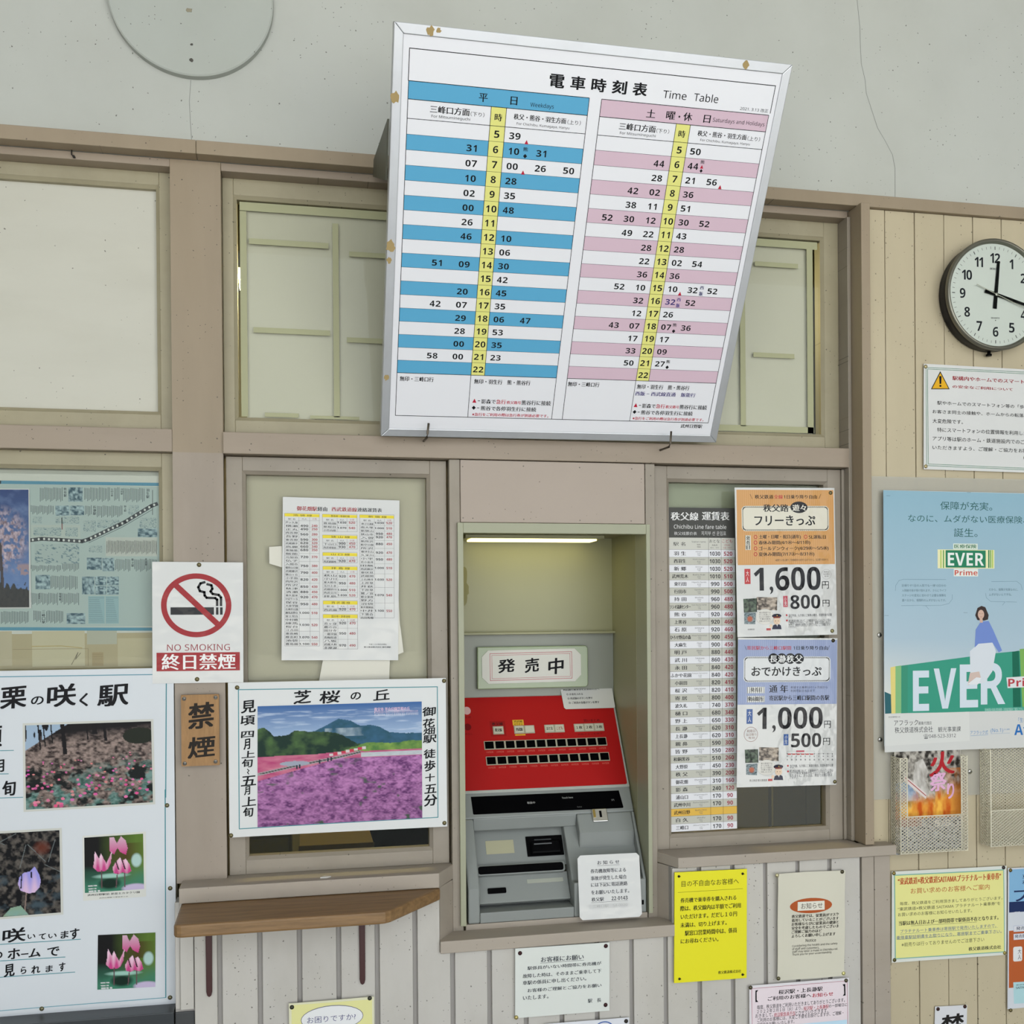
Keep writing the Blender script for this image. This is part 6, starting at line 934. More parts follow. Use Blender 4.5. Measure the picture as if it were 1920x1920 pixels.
# sills
struct(MB().prism([(-.2225,-.06),(.2525,-.06),(.2875,0),(.2875,.02),(-.142,.02),(-.142,0),(-.2225,0)],.9775,1.0055,'z').build('trim_18',PINKLOW,None,.0015))
struct(MB().prism([(.7345,-.06),(1.2178,-.06),(1.2178,-.02),(1.15,-.02),(1.15,.02),(.7115,.02),(.7115,0)],.9865,1.0075,'z').build('trim_19',PINKLOW,None,.0015))
struct(MB().prism([(.254,-.06),(.726,-.06),(.726,0),(.254,0)],.851,.8745,'z').build('trim_20',PINKLOW,None,.0015))
# ================================================================ windows
def pane(name,x0,x1,y,z0,z1,m,parent=None):
    return link(MB().add([(x0,y,z0),(x1,y,z0),(x1,y,z1),(x0,y,z1)],[(0,1,2,3)]).mesh(name,False),name,parent,m)
def window(name,ox0,ox1,oz0,oz1,ix0,ix1,iz0,iz1,y,depth,m,glass_y=None,bevel=.006,rails=None):
    w=struct(empty(name,((ox0+ox1)/2,y,oz0))); w['kind']='structure'
    def child(o): o.parent=w; o.location=(-w.location.x,-w.location.y,-w.location.z); return o
    child(bx('sash_stile',ox0,ix0-bevel,y,y+depth,oz0,oz1,m)); child(bx('sash_stile',ix1+bevel,ox1,y,y+depth,oz0,oz1,m))
    child(bx('sash_rail',ix0-bevel,ix1+bevel,y,y+depth,oz0,iz0-bevel,m)); child(bx('sash_rail',ix0-bevel,ix1+bevel,y,y+depth,iz1+bevel,oz1,m))
    a,b,c,d=ix0-bevel,ix1+bevel,iz0-bevel,iz1+bevel; yi=y+.006
    mb=MB(); O=[(a,y+.0005,c),(b,y+.0005,c),(b,y+.0005,d),(a,y+.0005,d)]; I=[(ix0,yi,iz0),(ix1,yi,iz0),(ix1,yi,iz1),(ix0,yi,iz1)]; J=[(p[0],y+depth,p[2]) for p in I]
    mb.add(O+I+J,[(i,(i+1)%4,4+(i+1)%4,4+i) for i in range(4)]+[(4+i,4+(i+1)%4,8+(i+1)%4,8+i) for i in range(4)]); child(mb.build('glazing_bead',m))
    if glass_y: child(pane('glass_pane',ix0-.002,ix1+.002,glass_y,iz0-.002,iz1+.002,GLASS))
    return w,child
w1,c1=window('window_1',-.98,-.2336,1.8495,2.3385,-.95,-.2628,1.8876,2.308,.03,.028,SASHUP)
c1(bx('white_panel',-.952,-.261,.046,.052,1.886,2.310,WPAPER,bev=0))
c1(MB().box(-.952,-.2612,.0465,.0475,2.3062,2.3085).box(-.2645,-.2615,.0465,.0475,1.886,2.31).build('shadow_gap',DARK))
w2,c2=window('window_2',-.98,-.2336,.80,1.807,-.95,-.2615,.84,1.774,.02,.03,SASHUP,.0265)
c2(bx('backing_board',-.955,-.259,.044,.05,.83,1.78,mat('window_backing_white','c0c2ba',.8,grime=.2),bev=0))
w3,c3=window('window_3',-.1415,1.1444,1.8455,2.338,-.115,1.1045,1.8815,2.300,.03,.03,SASHUP,.040)
c3(bx('sash_stile',.462,.505,.03,.06,1.8815,2.30,SASHUP)); c3(bx('paper_backing',-.100,1.09,.048,.049,1.884,2.298,BACKP,bev=0))
def tp(c,x0,x1,z0,z1,y): c(bx('tape_strip',x0,x1,y,y+.0004,z0,z1,TAPE,bev=0))
y3=.0392
for a in [(-.110,-.0975,1.884,2.28),(-.110,.46,2.281,2.2975),(.066,.0775,1.888,2.268),(-.093,.058,2.2175,2.2285),(-.086,.06,2.047,2.0575),(.098,.2,2.205,2.215),(.092,.2,2.036,2.046),(-.066,-.002,1.885,1.893),(.02,.115,1.884,1.890),
          (.5,1.10,2.281,2.297),(1.075,1.089,1.884,2.281),(.955,1.055,2.238,2.248),(.95,1.045,2.0435,2.0535),(.92,.932,1.895,2.25),(.5,1.09,1.884,1.897)]: tp(c3,*a,y3)
w4,c4=window('window_4',-.1385,.2835,1.0057,1.803,-.102,.2445,1.0395,1.770,.015,.025,SASHLOW,.030)
c4(bx('paper_backing',-.102,.2445,.044,.0445,1.10,1.772,mat('tan_backing_paper','b3ac98',.85,grime=.2,gscale=2.5),bev=0))
w5,c5=window('window_5',.7165,1.1375,1.0075,1.803,.7502,1.1008,1.0375,1.7705,.015,.025,SASHLOW,.032)
c5(bx('paper_backing',.752,1.10,.050,.0505,1.14,1.772,mat('greenish_curtain','969a86',.85,grime=.2),bev=0))
struct(bx('trim_21',1.1378,1.1444,.01,.06,1.0085,1.803,SASHLOW))
# clear vinyl sheet over right wall boards
vs=tag(pane('vinyl_sheet',1.187,2.0,-.0225,1.097,1.785,VINYL),'clear plastic sheet screwed over the cream boards behind the pale blue poster','plastic sheet')
def big_screw(par,x,y,z):
    b=MB().lathe([(0,.002),(.004,.0018),(.0056,0),(0,0)],(x,y,z),n=16).build('screw',CHROME,par,smooth=True)
    MB().box(x-.004,x+.004,y-.0024,y-.0018,z-.0006,z+.0006).build('slot',BLACKM,b)
for x,z in ((1.2045,1.4475),(1.2045,1.2245),(1.419,1.148)): big_screw(vs,x,-.0225,z)
# ================================================================ text and print
GL={}
tcu=bpy.data.curves.new('typeset','FONT'); tob=bpy.data.objects.new('typeset',tcu); COL.objects.link(tob)
def sans(s,bold):
    A_,a_,d_=((0x1D5D4,0x1D5EE,0x1D7EC) if bold else (0x1D5A0,0x1D5BA,0x1D7E2))
    return ''.join(chr(A_+ord(c)-65) if 'A'<=c<='Z' else chr(a_+ord(c)-97) if 'a'<=c<='z' else chr(d_+ord(c)-48) if '0'<=c<='9' else c for c in s)
def glyphs(s,res):
    k=(s,res)
    if k in GL: return GL[k]
    tcu.body=s; tcu.resolution_u=res; tob.update_tag()
    bpy.context.view_layer.update(); dg=bpy.context.evaluated_depsgraph_get(); e=tob.evaluated_get(dg); me=e.to_mesh()
    n=len(me.vertices); v=np.empty(n*3,np.float32); me.vertices.foreach_get('co',v); v=v.reshape(-1,3)[:,:2]
    f=[tuple(p.vertices) for p in me.polygons]; e.to_mesh_clear()
    if n: lo=v.min(0); hi=v.max(0); v=(v-lo)/np.maximum(hi-lo,1e-6)
    GL[k]=(v,f); return GL[k]
def hexlin(c): return np.array(H(c))
# --- painted pictures (flat prints) ---
def vn(u,v,s,seed):
    r=np.random.RandomState(seed); N=64; g=r.rand(N,N); x=u*s;y=v*s; i=np.floor(x).astype(int);j=np.floor(y).astype(int);fx=x-i;fy=y-j; fx=fx*fx*(3-2*fx);fy=fy*fy*(3-2*fy)
    G=lambda a,b:g[a%N,b%N]; return (G(i,j)*(1-fx)+G(i+1,j)*fx)*(1-fy)+(G(i,j+1)*(1-fx)+G(i+1,j+1)*fx)*fy
def fb(u,v,s,seed,o=4): return sum(vn(u,v,s*2**k,seed+k)*.5**k for k in range(o))/sum(.5**k for k in range(o))
def mixc(a,b,t): t=np.clip(t,0,1)[...,None]; return a*(1-t)+b*t
def C3(r,g,b): return np.array([lin(r),lin(g),lin(b)])
def inpoly(u,v,P):
    r=np.zeros(u.shape,bool); n=len(P)
    for i in range(n):
        x0,y0=P[i];x1,y1=P[(i+1)%n]
        if y0==y1: continue
        c=((y0>v)!=(y1>v))&(u<(x1-x0)*(v-y0)/(y1-y0)+x0); r^=c
    return r
def p_moss(u,v):
    c=mixc(C3(58,96,150),C3(150,172,200),v/.27+0*u)
    st=fb(u*2,v*14,4,3); c=mixc(c,C3(176,190,210)+0*c,(st-.52)*3.5*(v>.05))
    mt=np.interp(u,[0,.2,.29,.34,.42,.485,.56,.62,.68,.74,.8,.88,1],[.33,.3,.235,.22,.17,.125,.145,.19,.185,.205,.255,.262,.27])+.008*(fb(u,v,20,5)-.5)
    m=v>mt; c=np.where(m[...,None],mixc(C3(52,92,120),C3(40,78,92),fb(u,v,24,9)*1.6-.3),c)
    hz=m&(v>.2)&(v<.27)&(abs(u-.52)<.12); c=np.where(hz[...,None],mixc(c,C3(150,165,175)+0*c,(fb(u,v*.6,22,12)-.35)*2),c)
    t1=np.interp(u,[0,.04,.1,.17,.22,.3,.4,.5,.56,.6],[.2,.18,.245,.24,.21,.225,.23,.255,.3,.34])+.03*(fb(u,v,16,21)-.5)
    tr=(v>t1)&(u<.62); c=np.where(tr[...,None],mixc(C3(28,50,42),C3(78,106,62),(fb(u,v,13,31)-.45)*2.6),c)
    t2=np.interp(u,[.5,.62,.7,.8,.9,1],[.4,.345,.33,.345,.335,.33])+.02*(fb(u,v,30,41)-.5); tr=(v>t2)&(u>=.52); c=np.where(tr[...,None],mixc(C3(60,104,58),C3(128,158,74),fb(u,v,20,44)*1.8-.4),c)
    f1=np.interp(u,[0,.35,.5,.65,1],[.42,.415,.40,.405,.40]); fld=v>f1
    c=np.where(fld[...,None],mixc(C3(168,62,108),C3(196,120,140),fb(u,v*3,12,51)*1.6-.3),c)
    wf=(v>.418)&(v<.455)&(u>.62); c=np.where(wf[...,None],C3(184,190,194)*(.75+.35*fb(u,v*6,40,57))[...,None],c)
    pth=abs(v-np.interp(u,[0,.25,.48,.62],[.565,.5,.45,.41])); c=np.where(((pth<.012)&(u<.62))[...,None],C3(150,146,148)+0*c,c); c=np.where(((pth<.004)&(u<.62)&(v<.56))[...,None],C3(60,58,56)+0*c,c)
    wp=((u-.22)/.09)**2+((v-.485)/.02)**2<1; c=np.where(wp[...,None],C3(150,156,170)+0*c,c)
    fg=v>np.interp(u,[0,.12,.3,.5,.6,1],[.62,.58,.52,.455,.46,.46]); n1=fb(u*1.3,v*1.6,26,61,4); n2=fb(u,v*2.2,9,66)
    n3=vn(u*1.5,v*1.9,60,91); pc=mixc(C3(92,50,98),C3(172,116,166),n1*1.7+n3*.6-.65); pc=mixc(pc,C3(186,130,178)+0*pc,(n2-.5)*1.4); pc=mixc(pc,C3(70,84,72)+0*pc,(vn(u,v*1.4,34,71)*vn(u,v,11,73)-.52)*6*np.clip(v*1.6-.4,0,1)); pc=pc*(1.12-.32*np.clip(v-.5,0,1)[...,None]*1.3)
    c=np.where(fg[...,None],pc,c)
    for k in range(9):
        q=(abs(u-(.44+.025*k))<.012)&(abs(v-(.425-.006*k))<.011); c=np.where(q[...,None],(C3(186,60,80) if k%2 else C3(200,190,190))+0*c,c)
    for x,y in ((.235,.515),(.25,.512),(.37,.48),(.42,.465),(.44,.46)): c=np.where(((abs(u-x)<.005)&(abs(v-y)<.016))[...,None],C3(40,48,60)+0*c,c)
    return c
def p_hill(u,v):
    n=fb(u*1.4,v*1.4,26,5,5); c=mixc(C3(46,38,36),C3(150,132,124),n*2.2-.65)
    up=np.clip((.16+.12*(1-u)-v)*7,0,1); c=mixc(c,C3(24,22,24)+0*c,up)
    sk=(v<.3-u*.9)&(vn(u*3,v*.6,14,11)>.35); c=np.where(sk[...,None],C3(150,170,190)+0*c,c)
    for x,w,b in ((.29,.016,.36),(.62,.012,.22),(.1,.006,.3),(.14,.005,.26),(.48,.006,.2),(.54,.02,.13),(.2,.005,.22)): c=np.where(((abs(u-x-(v*.06))<w)&(v<b))[...,None],C3(22,20,22)+0*c,c)
    rk=((u-.9)/.13)**2+((v-.17)/.1)**2<1; c=np.where(rk[...,None],C3(34,38,30)+.4*c*0,c)
    lf=fb(u,v,16,21,4); g=np.clip((v-.42+.25*(u-.5))*3.2,0,1)*np.clip((lf-.42)*6,0,1); c=mixc(c,mixc(C3(44,84,76),C3(112,140,134),fb(u,v,34,27,3)*2.2-.6),g)
    dk=np.clip((fb(u,v,12,33)-.56)*9,0,1)*(v>.45); c=mixc(c,C3(22,26,26)+0*c,dk)
    r=np.random.RandomState(3)
    for k in range(95):
        x=r.rand(); y=.4+.56*r.rand()+.12*(0.5-x); s=.006+.017*(y-.35); q=(((u-x)/s)**2+((v-y)/(s*1.1))**2<1); c=np.where(q[...,None],C3(186+r.randint(30),78+r.randint(60),118+r.randint(50))+0*c,c)
    return c
def tulip(c,u,v,cx,cy,s,ca,cb):
    w=(u-cx)/s; h=(v-cy)/s
    P=[(-.55,-.95),(-.25,-.3),(-.1,-.72),(.12,-.25),(.3,.1),(.72,-.85),(.62,.1),(.4,.55),(.1,.72),(-.35,.68),(-.68,.35),(-.6,-.2)]
    m=inpoly(w,h,P); c=np.where(m[...,None],mixc(cb,ca,(h+.7)/1.3+.25*np.sin(w*14)),c)
    st=(abs(w+.05)<.05)&(h>.6)&(h<2.0); return np.where(st[...,None],C3(90,66,70)+0*c,c)
def bell(c,u,v,cx,cy,s,ca,cb):
    w=(u-cx)/s; h=(v-cy)/s
    P=[(-.62,.55),(-.66,.1),(-.42,-.35),(-.05,-.7),(.1,-.42),(.35,-.55),(.62,-.1),(.78,.5),(.45,.68),(.1,.55),(-.25,.72)]
    m=inpoly(w,h,P); c=np.where(m[...,None],mixc(cb,ca,(h+.6)/1.2+.25*np.sin(w*12)),c)
    for e in (-.3,.2): c=np.where(((abs(w-e-h*.3)<.05)&(h<.3)&m)[...,None],C3(40,24,30)+0*c,c)
    st=((abs(w-.25)<.04)|(abs(w+.25+h*.1)<.04))&(h>.6)&(h<1.8); return np.where(st[...,None],C3(96,72,76)+0*c,c)
def p_pinklily(u,v):
    c=mixc(C3(20,20,20),C3(86,112,44),(u-.25)*1.6+.2*(fb(u,v,3,4)-.5)); c=mixc(c,C3(70,44,22)+0*c,(1-abs(u-.7)*3)*(v>.15)*(v<.45)*.8)
    c=mixc(c,C3(60,120,96)+0*c,((v-.52)*3)*(.5+.8*fb(u,v,4,9))); c=mixc(c,C3(16,40,30)+0*c,(1-(((u-.42)/.22)**2+((v-.86)/.12)**2))*1.5)
    c=mixc(c,C3(168,196,190)+0*c,(1-(((u-.88)/.1)**2+((v-.47)/.14)**2))*1.8); c=mixc(c,C3(150,190,176)+0*c,(1-(((u-.45)/.35)**2+((v-.72)/.05)**2))*1.2); c=mixc(c,C3(186,172,200)+0*c,(1-(((u-.85)/.25)**2+((v-.97)/.09)**2))*2)
    A=C3(190,66,128);Bc=C3(226,190,208)
    c=np.where(inpoly(u,v,[(.42,.02),(.5,.03),(.55,.14),(.62,.02),(.7,.1),(.735,.24),(.7,.36),(.6,.3),(.56,.22),(.5,.34),(.43,.28)])[...,None],mixc(Bc*.8,A,v*3),c)
    c=tulip(c,u,v,.30,.47,.23,A,Bc); c=bell(c,u,v,.62,.55,.22,A,Bc)
    for x in (.14,.24): pass
    for k,(x0,x1) in enumerate(((.05,.22),(.05,.2),(.05,.26))): c=np.where(((abs(v-.88-.05*k)<.012)&(u>x0)&(u<x1)&(vn(u*9,v,12,3)>.3))[...,None],C3(200,200,200)+0*c,c)
    return c
def p_lily(u,v):
    n=fb(u*1.6,v*1.4,14,7,5); c=mixc(C3(14,15,18),C3(92,86,80),(n-.42)*3.2); c=mixc(c,C3(92,40,24)+0*c,(1-(((u-.82)/.1)**2+((v-.2)/.1)**2))*.9)
    r=np.random.RandomState(5)
    for k in range(11):
        x=r.rand();y=r.rand()*.5;a=r.rand()*3; d=abs((u-x)*math.sin(a)-(v-y)*math.cos(a)); l=abs((u-x)*math.cos(a)+(v-y)*math.sin(a)); c=np.where(((d<.0035)&(l<.14))[...,None],C3(104,110,110)+0*c,c)
    c=mixc(c,C3(60,74,82)+0*c,(fb(u,v,9,17)-.55)*4*(v>.5))
    st=(abs(u-.66+(v-.7)*.08)<.008)&(v>.68); c=np.where(st[...,None],C3(120,104,96)+0*c,c)
    P=[(.60,.70),(.575,.62),(.59,.54),(.63,.49),(.70,.475),(.745,.42),(.79,.52),(.805,.6),(.79,.68),(.74,.735),(.68,.74)]
    m=inpoly(u,v,P); c=np.where(m[...,None],mixc(C3(150,146,212),C3(206,176,206),(v-.5)*4.5+.3*np.sin(u*70)),c)
    c=np.where((inpoly(u,v,[(.70,.49),(.715,.47),(.72,.56),(.705,.55)])|((abs(u-.615-(v-.5)*-.06)<.006)&(v>.5)&(v<.68)))[...,None],C3(30,26,44)+0*c,c)
    lf=inpoly(u,v,[(.42,1),(.5,.9),(.6,.88),(.68,1)]); return np.where(lf[...,None],mixc(C3(120,160,160),C3(140,150,90),fb(u,v,10,2)),c)
def p_blossom(u,v):
    c=mixc(C3(24,52,110),C3(96,124,176),v*1.15); c=mixc(c,C3(120,140,184)+0*c,(fb(u*1.5,v*3,4,3)-.5)*1.4)
    d=np.sqrt(((u-.62)/.36)**2+((v-.42)/.26)**2); n=fb(u,v*1.6,22,9,4)
    c=mixc(c,mixc(C3(96,72,84),C3(196,176,190),fb(u,v,40,13)*1.6-.2),np.clip((1.15-d)*2.2,0,1)*np.clip((n-.38)*7,0,1))
    d2=np.sqrt(((u-.95)/.2)**2+((v-.68)/.06)**2); c=mixc(c,C3(150,128,138)+0*c,np.clip((1-d2)*3,0,1)*(n>.5))
    for x,w in ((.62,.02),(.5,.006),(.75,.006)): c=np.where(((abs(u-x-(v-.6)*.1)<w)&(v>.45)&(v<.9)&(w>.01))[...,None],C3(60,48,52)+0*c,c)
    t=.86-.05*abs(np.sin(u*38))*(fb(u,v,9,4)>.4)-.03*vn(u,v*0,26,6); return np.where((v>t)[...,None],mixc(C3(22,26,26),C3(52,46,42),fb(u,v,30,3)),c)
def p_fire(u,v):
    n=fb(u*1.3,v*1.6,16,3,4); c=mixc(C3(44,40,36),C3(182,176,166),n*2.4-.7)
    c=mixc(c,C3(150,176,206)+0*c,(v>.32)*(v<.5)*(u<.35)*.6)
    c=np.where(inpoly(u,v,[(.3,.14),(.42,.1),(.5,.22),(.46,.32),(.55,.46),(.4,.5),(.26,.38),(.28,.24)])[...,None],mixc(C3(150,144,136),C3(210,206,200),fb(u,v*.6,20,9)*1.6-.3),c)
    f=fb(u*1.5,v*.8,9,21,4); c=mixc(c,mixc(C3(190,84,24),C3(232,176,72),f*2.2-.6),np.clip((v-.42-.16*(f-.5)+.12*(u>.6)*(.5-0))*8,0,1)*(v<.68))
    c=mixc(c,C3(196,120,50)+0*c,np.clip((u-.72)*5,0,1)*(v>.2)*(v<.65)*np.clip(f*1.8-.3,0,1)*.9)
    lo=np.clip((v-.655)*40,0,1); c=mixc(c,mixc(C3(70,74,80),C3(186,188,192),fb(u*1.6,v*3,22,31,4)*2.4-.7),lo)
    return mixc(c,C3(186,96,50)+0*c,(v>.64)*(v<.74)*(u<.4)*.7*f)
def p_sky(u,v):
    c=mixc(C3(138,172,188),C3(168,186,198),v*1.3+.1*(fb(u,v,3,2)-.5)); return mixc(c,C3(204,206,200)+0*c,np.clip((v-.66)*4,0,1)*np.clip(1-u*1.2,.1,1))
def p_green(u,v): return mixc(C3(26,34,30),C3(96,112,92),fb(u,v,8,4)*2-.6)*(1-.5*((abs(u-.4)<.06)&(v>.3)))[...,None]
def p_food(u,v): return mixc(C3(60,52,46),C3(190,176,160),fb(u,v,7,14)*2.4-.8)
def p_boat(u,v): return mixc(mixc(C3(40,52,56),C3(140,156,160),fb(u,v*2,8,24)*2-.5),C3(170,90,60)+np.zeros(u.shape+(3,)),1.4-8*((u-.5)**2+(v-.55)**2)*2)
def p_bluep(u,v): return mixc(C3(40,72,88),C3(160,182,188),fb(u,v,6,int(abs(float(u.flat[0]))*97)+8)*2.3-.7)
def p_sketch(u,v):
    n=fb(u,v,9,77,3); return mixc(C3(158,172,170),C3(84,112,124),(abs(n-.5)<.035)*1.0)
PF=dict(moss=(p_moss,300,215),hillside=(p_hill,210,170),pinklily=(p_pinklily,100,96),lily=(p_lily,190,160),blossom=(p_blossom,110,190),fire=(p_fire,115,165),sky=(p_sky,40,50),green=(p_green,24,24),food=(p_food,30,24),boat=(p_boat,22,22),bluep=(p_bluep,20,16),sketch=(p_sketch,36,24))
OWN={'moss','hillside','pinklily','lily','blossom','fire','sky'}
class Ink:
    """flat print laid on a sheet; x right, y down in millimetres from the top left corner"""
    def __init__(s,w,h,warp=None,base=.00015,step=.00005): step=.0002 if warp else step; s.w=w;s.h=h;s.warp=warp;s.V=[];s.F=[];s.C=[];s.n=0;s.base=base;s.step=step
    def put(s,P,F,c,L):
        P=np.asarray(P,float); x=P[:,0]/1000-s.w/2; z=s.h/2-P[:,1]/1000; y=np.full(len(P),-(s.base+L*s.step))
        if s.warp: y=y-s.warp(x,z)
        s.V.append(np.stack([x,y,z],1)); s.F+=[tuple(i+s.n for i in f) for f in F]; s.n+=len(P)
        c=np.asarray(c,float); s.C.append(np.broadcast_to(c,(len(P),3)) if c.ndim==1 else c)
    def quad(s,Q,c,L):
        if not s.warp: s.put(Q,[(0,1,2,3)],hexlin(c),L); return
        Q=np.array(Q,float); nx=max(1,int(np.linalg.norm(Q[1]-Q[0])/6)); ny=max(1,int(np.linalg.norm(Q[3]-Q[0])/6)); s.grid(Q,nx,ny,hexlin(c),L)
    def grid(s,Q,nx,ny,c,L):
        Q=np.array(Q,float); U,V=np.meshgrid(np.linspace(0,1,nx+1),np.linspace(0,1,ny+1)); U=U.ravel()[:,None];V=V.ravel()[:,None]
        P=(Q[0]*(1-U)+Q[1]*U)*(1-V)+(Q[3]*(1-U)+Q[2]*U)*V
        s.put(P,[(j*(nx+1)+i,(j+1)*(nx+1)+i,(j+1)*(nx+1)+i+1,j*(nx+1)+i+1) for j in range(ny) for i in range(nx)],c,L)
    def item(s,t):
        k=t[0]
        if k=='T':
            _,tx,x0,y0,x1,y1,c,b,L=t; big=(y1-y0)>14; asc=tx.isascii(); v,f=glyphs(sans(tx,b>=1 and asc),4 if big else 2)
            if not len(v): return
            if b==2 and len(tx)==1 and not asc: v=v.copy(); v[:,1]+=.09*(v[:,0]-.5); v[:,1]=(v[:,1]+.045)/1.09; v[:,0]+=.05*(v[:,1]-.5)
            if b and asc: b=0
            bb=b
            if b==3: b=2
            e=(0,.027,.026,.038)[bb]*(y1-y0); W_=x1-x0-2*e; H_=y1-y0-(2*e if b==2 else e)
            for i,(ox,oy) in enumerate(((0,0),) if b==0 else (((-1,0),(0,0),(1,0)) if b==1 else ((-1,-.5),(1,-.5),(-1,.5),(1,.5),(0,0)))):
                s.put(np.stack([x0+e+v[:,0]*W_+ox*e,y1-(e if b==2 else e/2)-v[:,1]*H_+oy*e],1),f,hexlin(c),L+i*.03)
        elif k=='B': _,x0,y0,x1,y1,c,L=t; s.quad([(x0,y0),(x1,y0),(x1,y1),(x0,y1)],c,L)
        elif k=='Q':
            _,P,c,L=t
            if len(P)==4: s.quad(P,c,L)
            else: s.put(P,[tuple(range(len(P)))],hexlin(c),L)
        elif k=='L':
            _,P,w,c,L=t
            for i in range(len(P)-1):
                a=np.array(P[i],float);b=np.array(P[i+1],float);d=b-a;l=np.linalg.norm(d)
                if l<1e-6: continue
                d/=l; n=np.array([-d[1],d[0]])*w/2; e=d*min(w*.42,1.5) if len(P)>2 else d*0
                s.quad([a-e-n,b+e-n,b+e+n,a-e+n],c,L)
        elif k=='E':
            _,x,y,rx,ry,c,L=t; n=28 if rx>3 else 10
            if s.warp and rx>3:
                R_=7; P=[(x,y)]+[(x+rx*k/R_*math.cos(2*math.pi*i/n),y+ry*k/R_*math.sin(2*math.pi*i/n)) for k in range(1,R_+1) for i in range(n)]
                s.put(P,[(0,1+i,1+(i+1)%n) for i in range(n)]+[(1+(k-1)*n+i,1+k*n+i,1+k*n+(i+1)%n,1+(k-1)*n+(i+1)%n) for k in range(1,R_) for i in range(n)],hexlin(c),L); return
            s.put([(x+rx*math.cos(2*math.pi*i/n),y+ry*math.sin(2*math.pi*i/n)) for i in range(n)],[tuple(range(n))],hexlin(c),L)
        elif k=='R':
            _,x,y,rx,ry,th,c,L=t; n=64; P=[(x+r*math.cos(2*math.pi*i/n),y+q*math.sin(2*math.pi*i/n)) for r,q in ((rx,ry),(rx-th,ry-th)) for i in range(n)]
            s.put(P,[(i,(i+1)%n,n+(i+1)%n,n+i) for i in range(n)],hexlin(c),L)
        elif k=='C':
            _,x0,y0,x1,y1,r,c,L=t; P=[]; r=min(r,(x1-x0)/2,(y1-y0)/2)
            for cx,cy,a0 in ((x1-r,y0+r,-90),(x1-r,y1-r,0),(x0+r,y1-r,90),(x0+r,y0+r,180)):
                P+=[(cx+r*math.cos(math.radians(a0+15*i)),cy+r*math.sin(math.radians(a0+15*i))) for i in range(7)]
            s.put(P,[tuple(range(len(P)))],hexlin(c),L)
        elif k=='D':   # ladder pattern of a capsule border
            _,x0,y0,x1,y1,c,L=t; n=int((x1-x0-12)/2.1)
            for i in range(n):
                x=x0+6+i*2.1
                for y in (y0,y1): s.put([(x,y-.45),(x+1.2,y-.45),(x+1.2,y+.45),(x,y+.45)],[(0,1,2,3)],hexlin(c),L)
            n=int((y1-y0-12)/2.1)
            for i in range(n):
                y=y0+6+i*2.1
                for x in (x0,x1): s.put([(x-.45,y),(x+.45,y),(x+.45,y+1.2),(x-.45,y+1.2)],[(0,1,2,3)],hexlin(c),L)
        elif k=='P':
            _,f,Q=t; fn,nx,ny=PF[f]; U,V=np.meshgrid(np.linspace(0,1,nx+1),np.linspace(0,1,ny+1))
            if f=='bluep': U=U+Q[0][0]*.013
            s.grid(Q,nx,ny,np.clip(fn(U,V),0,1).reshape(-1,3),4 if f!='sky' else 1)
    def build(s,name,m,parent):
        if not s.n: return
        me=bpy.data.meshes.new(name); V=np.concatenate(s.V); me.from_pydata(V.tolist(),[],s.F)
        C=np.concatenate(s.C); C=np.concatenate([C,np.ones((len(C),1))],1).astype(np.float32); a=me.color_attributes.new('Col','FLOAT_COLOR','POINT'); a.data.foreach_set('color',C.ravel())
        me.update(); return link(me,name,parent,m)
def paper_mesh(name,w,h,t,warp=None,cell=.006,clip=0,poly=None):
    if poly or clip:
        P=poly or [(-w/2+clip,-h/2),(w/2-clip,-h/2),(w/2,-h/2+clip),(w/2,h/2-clip),(w/2-clip,h/2),(-w/2+clip,h/2),(-w/2,h/2-clip),(-w/2,-h/2+clip)]
        return MB().prism(P,-t,0,'y').mesh(name)
    nx=max(1,int(w/cell)) if warp else 1; ny=max(1,int(h/cell)) if warp else 1
    X,Z=np.meshgrid(np.linspace(-w/2,w/2,nx+1),np.linspace(-h/2,h/2,ny+1)); d=warp(X,Z) if warp else 0*X; n=(nx+1)*(ny+1)
    V=np.concatenate([np.stack([X.ravel(),(-t-d).ravel()+t*.0,Z.ravel()],1),np.stack([X.ravel(),(-d).ravel(),Z.ravel()],1)]); F=[]
    for j in range(ny):
        for i in range(nx):
            a=j*(nx+1)+i; F.append((a,a+1,a+nx+2,a+nx+1)); F.append((n+a,n+a+nx+1,n+a+nx+2,n+a+1))
    ring=[i for i in range(nx+1)]+[j*(nx+1)+nx for j in range(1,ny+1)]+[ny*(nx+1)+i for i in range(nx-1,-1,-1)]+[j*(nx+1) for j in range(ny-1,0,-1)]
    for a,b in zip(ring,ring[1:]+ring[:1]): F.append((b,a,n+a,n+b))
    me=bpy.data.meshes.new(name); me.from_pydata(V.tolist(),[],F); me.update(); return me
TK={}
def tack_mesh(c,r=.0042,flat=False):
    if (c,r,flat) not in TK:
        me=MB().lathe([(0,.0026),(r*.45,.0024),(r*.85,.0014),(r,.0003),(r,0),(0,0)] if not flat else [(0,.0012),(r*.9,.001),(r,0),(0,0)],(0,0,0),n=14).mesh('thumbtack'); me.polygons.foreach_set('use_smooth',[True]*len(me.polygons))
        me.materials.append(mat('tack_'+c,c,.35,metal=.6)); TK[(c,r,flat)]=me
    return TK[(c,r,flat)]
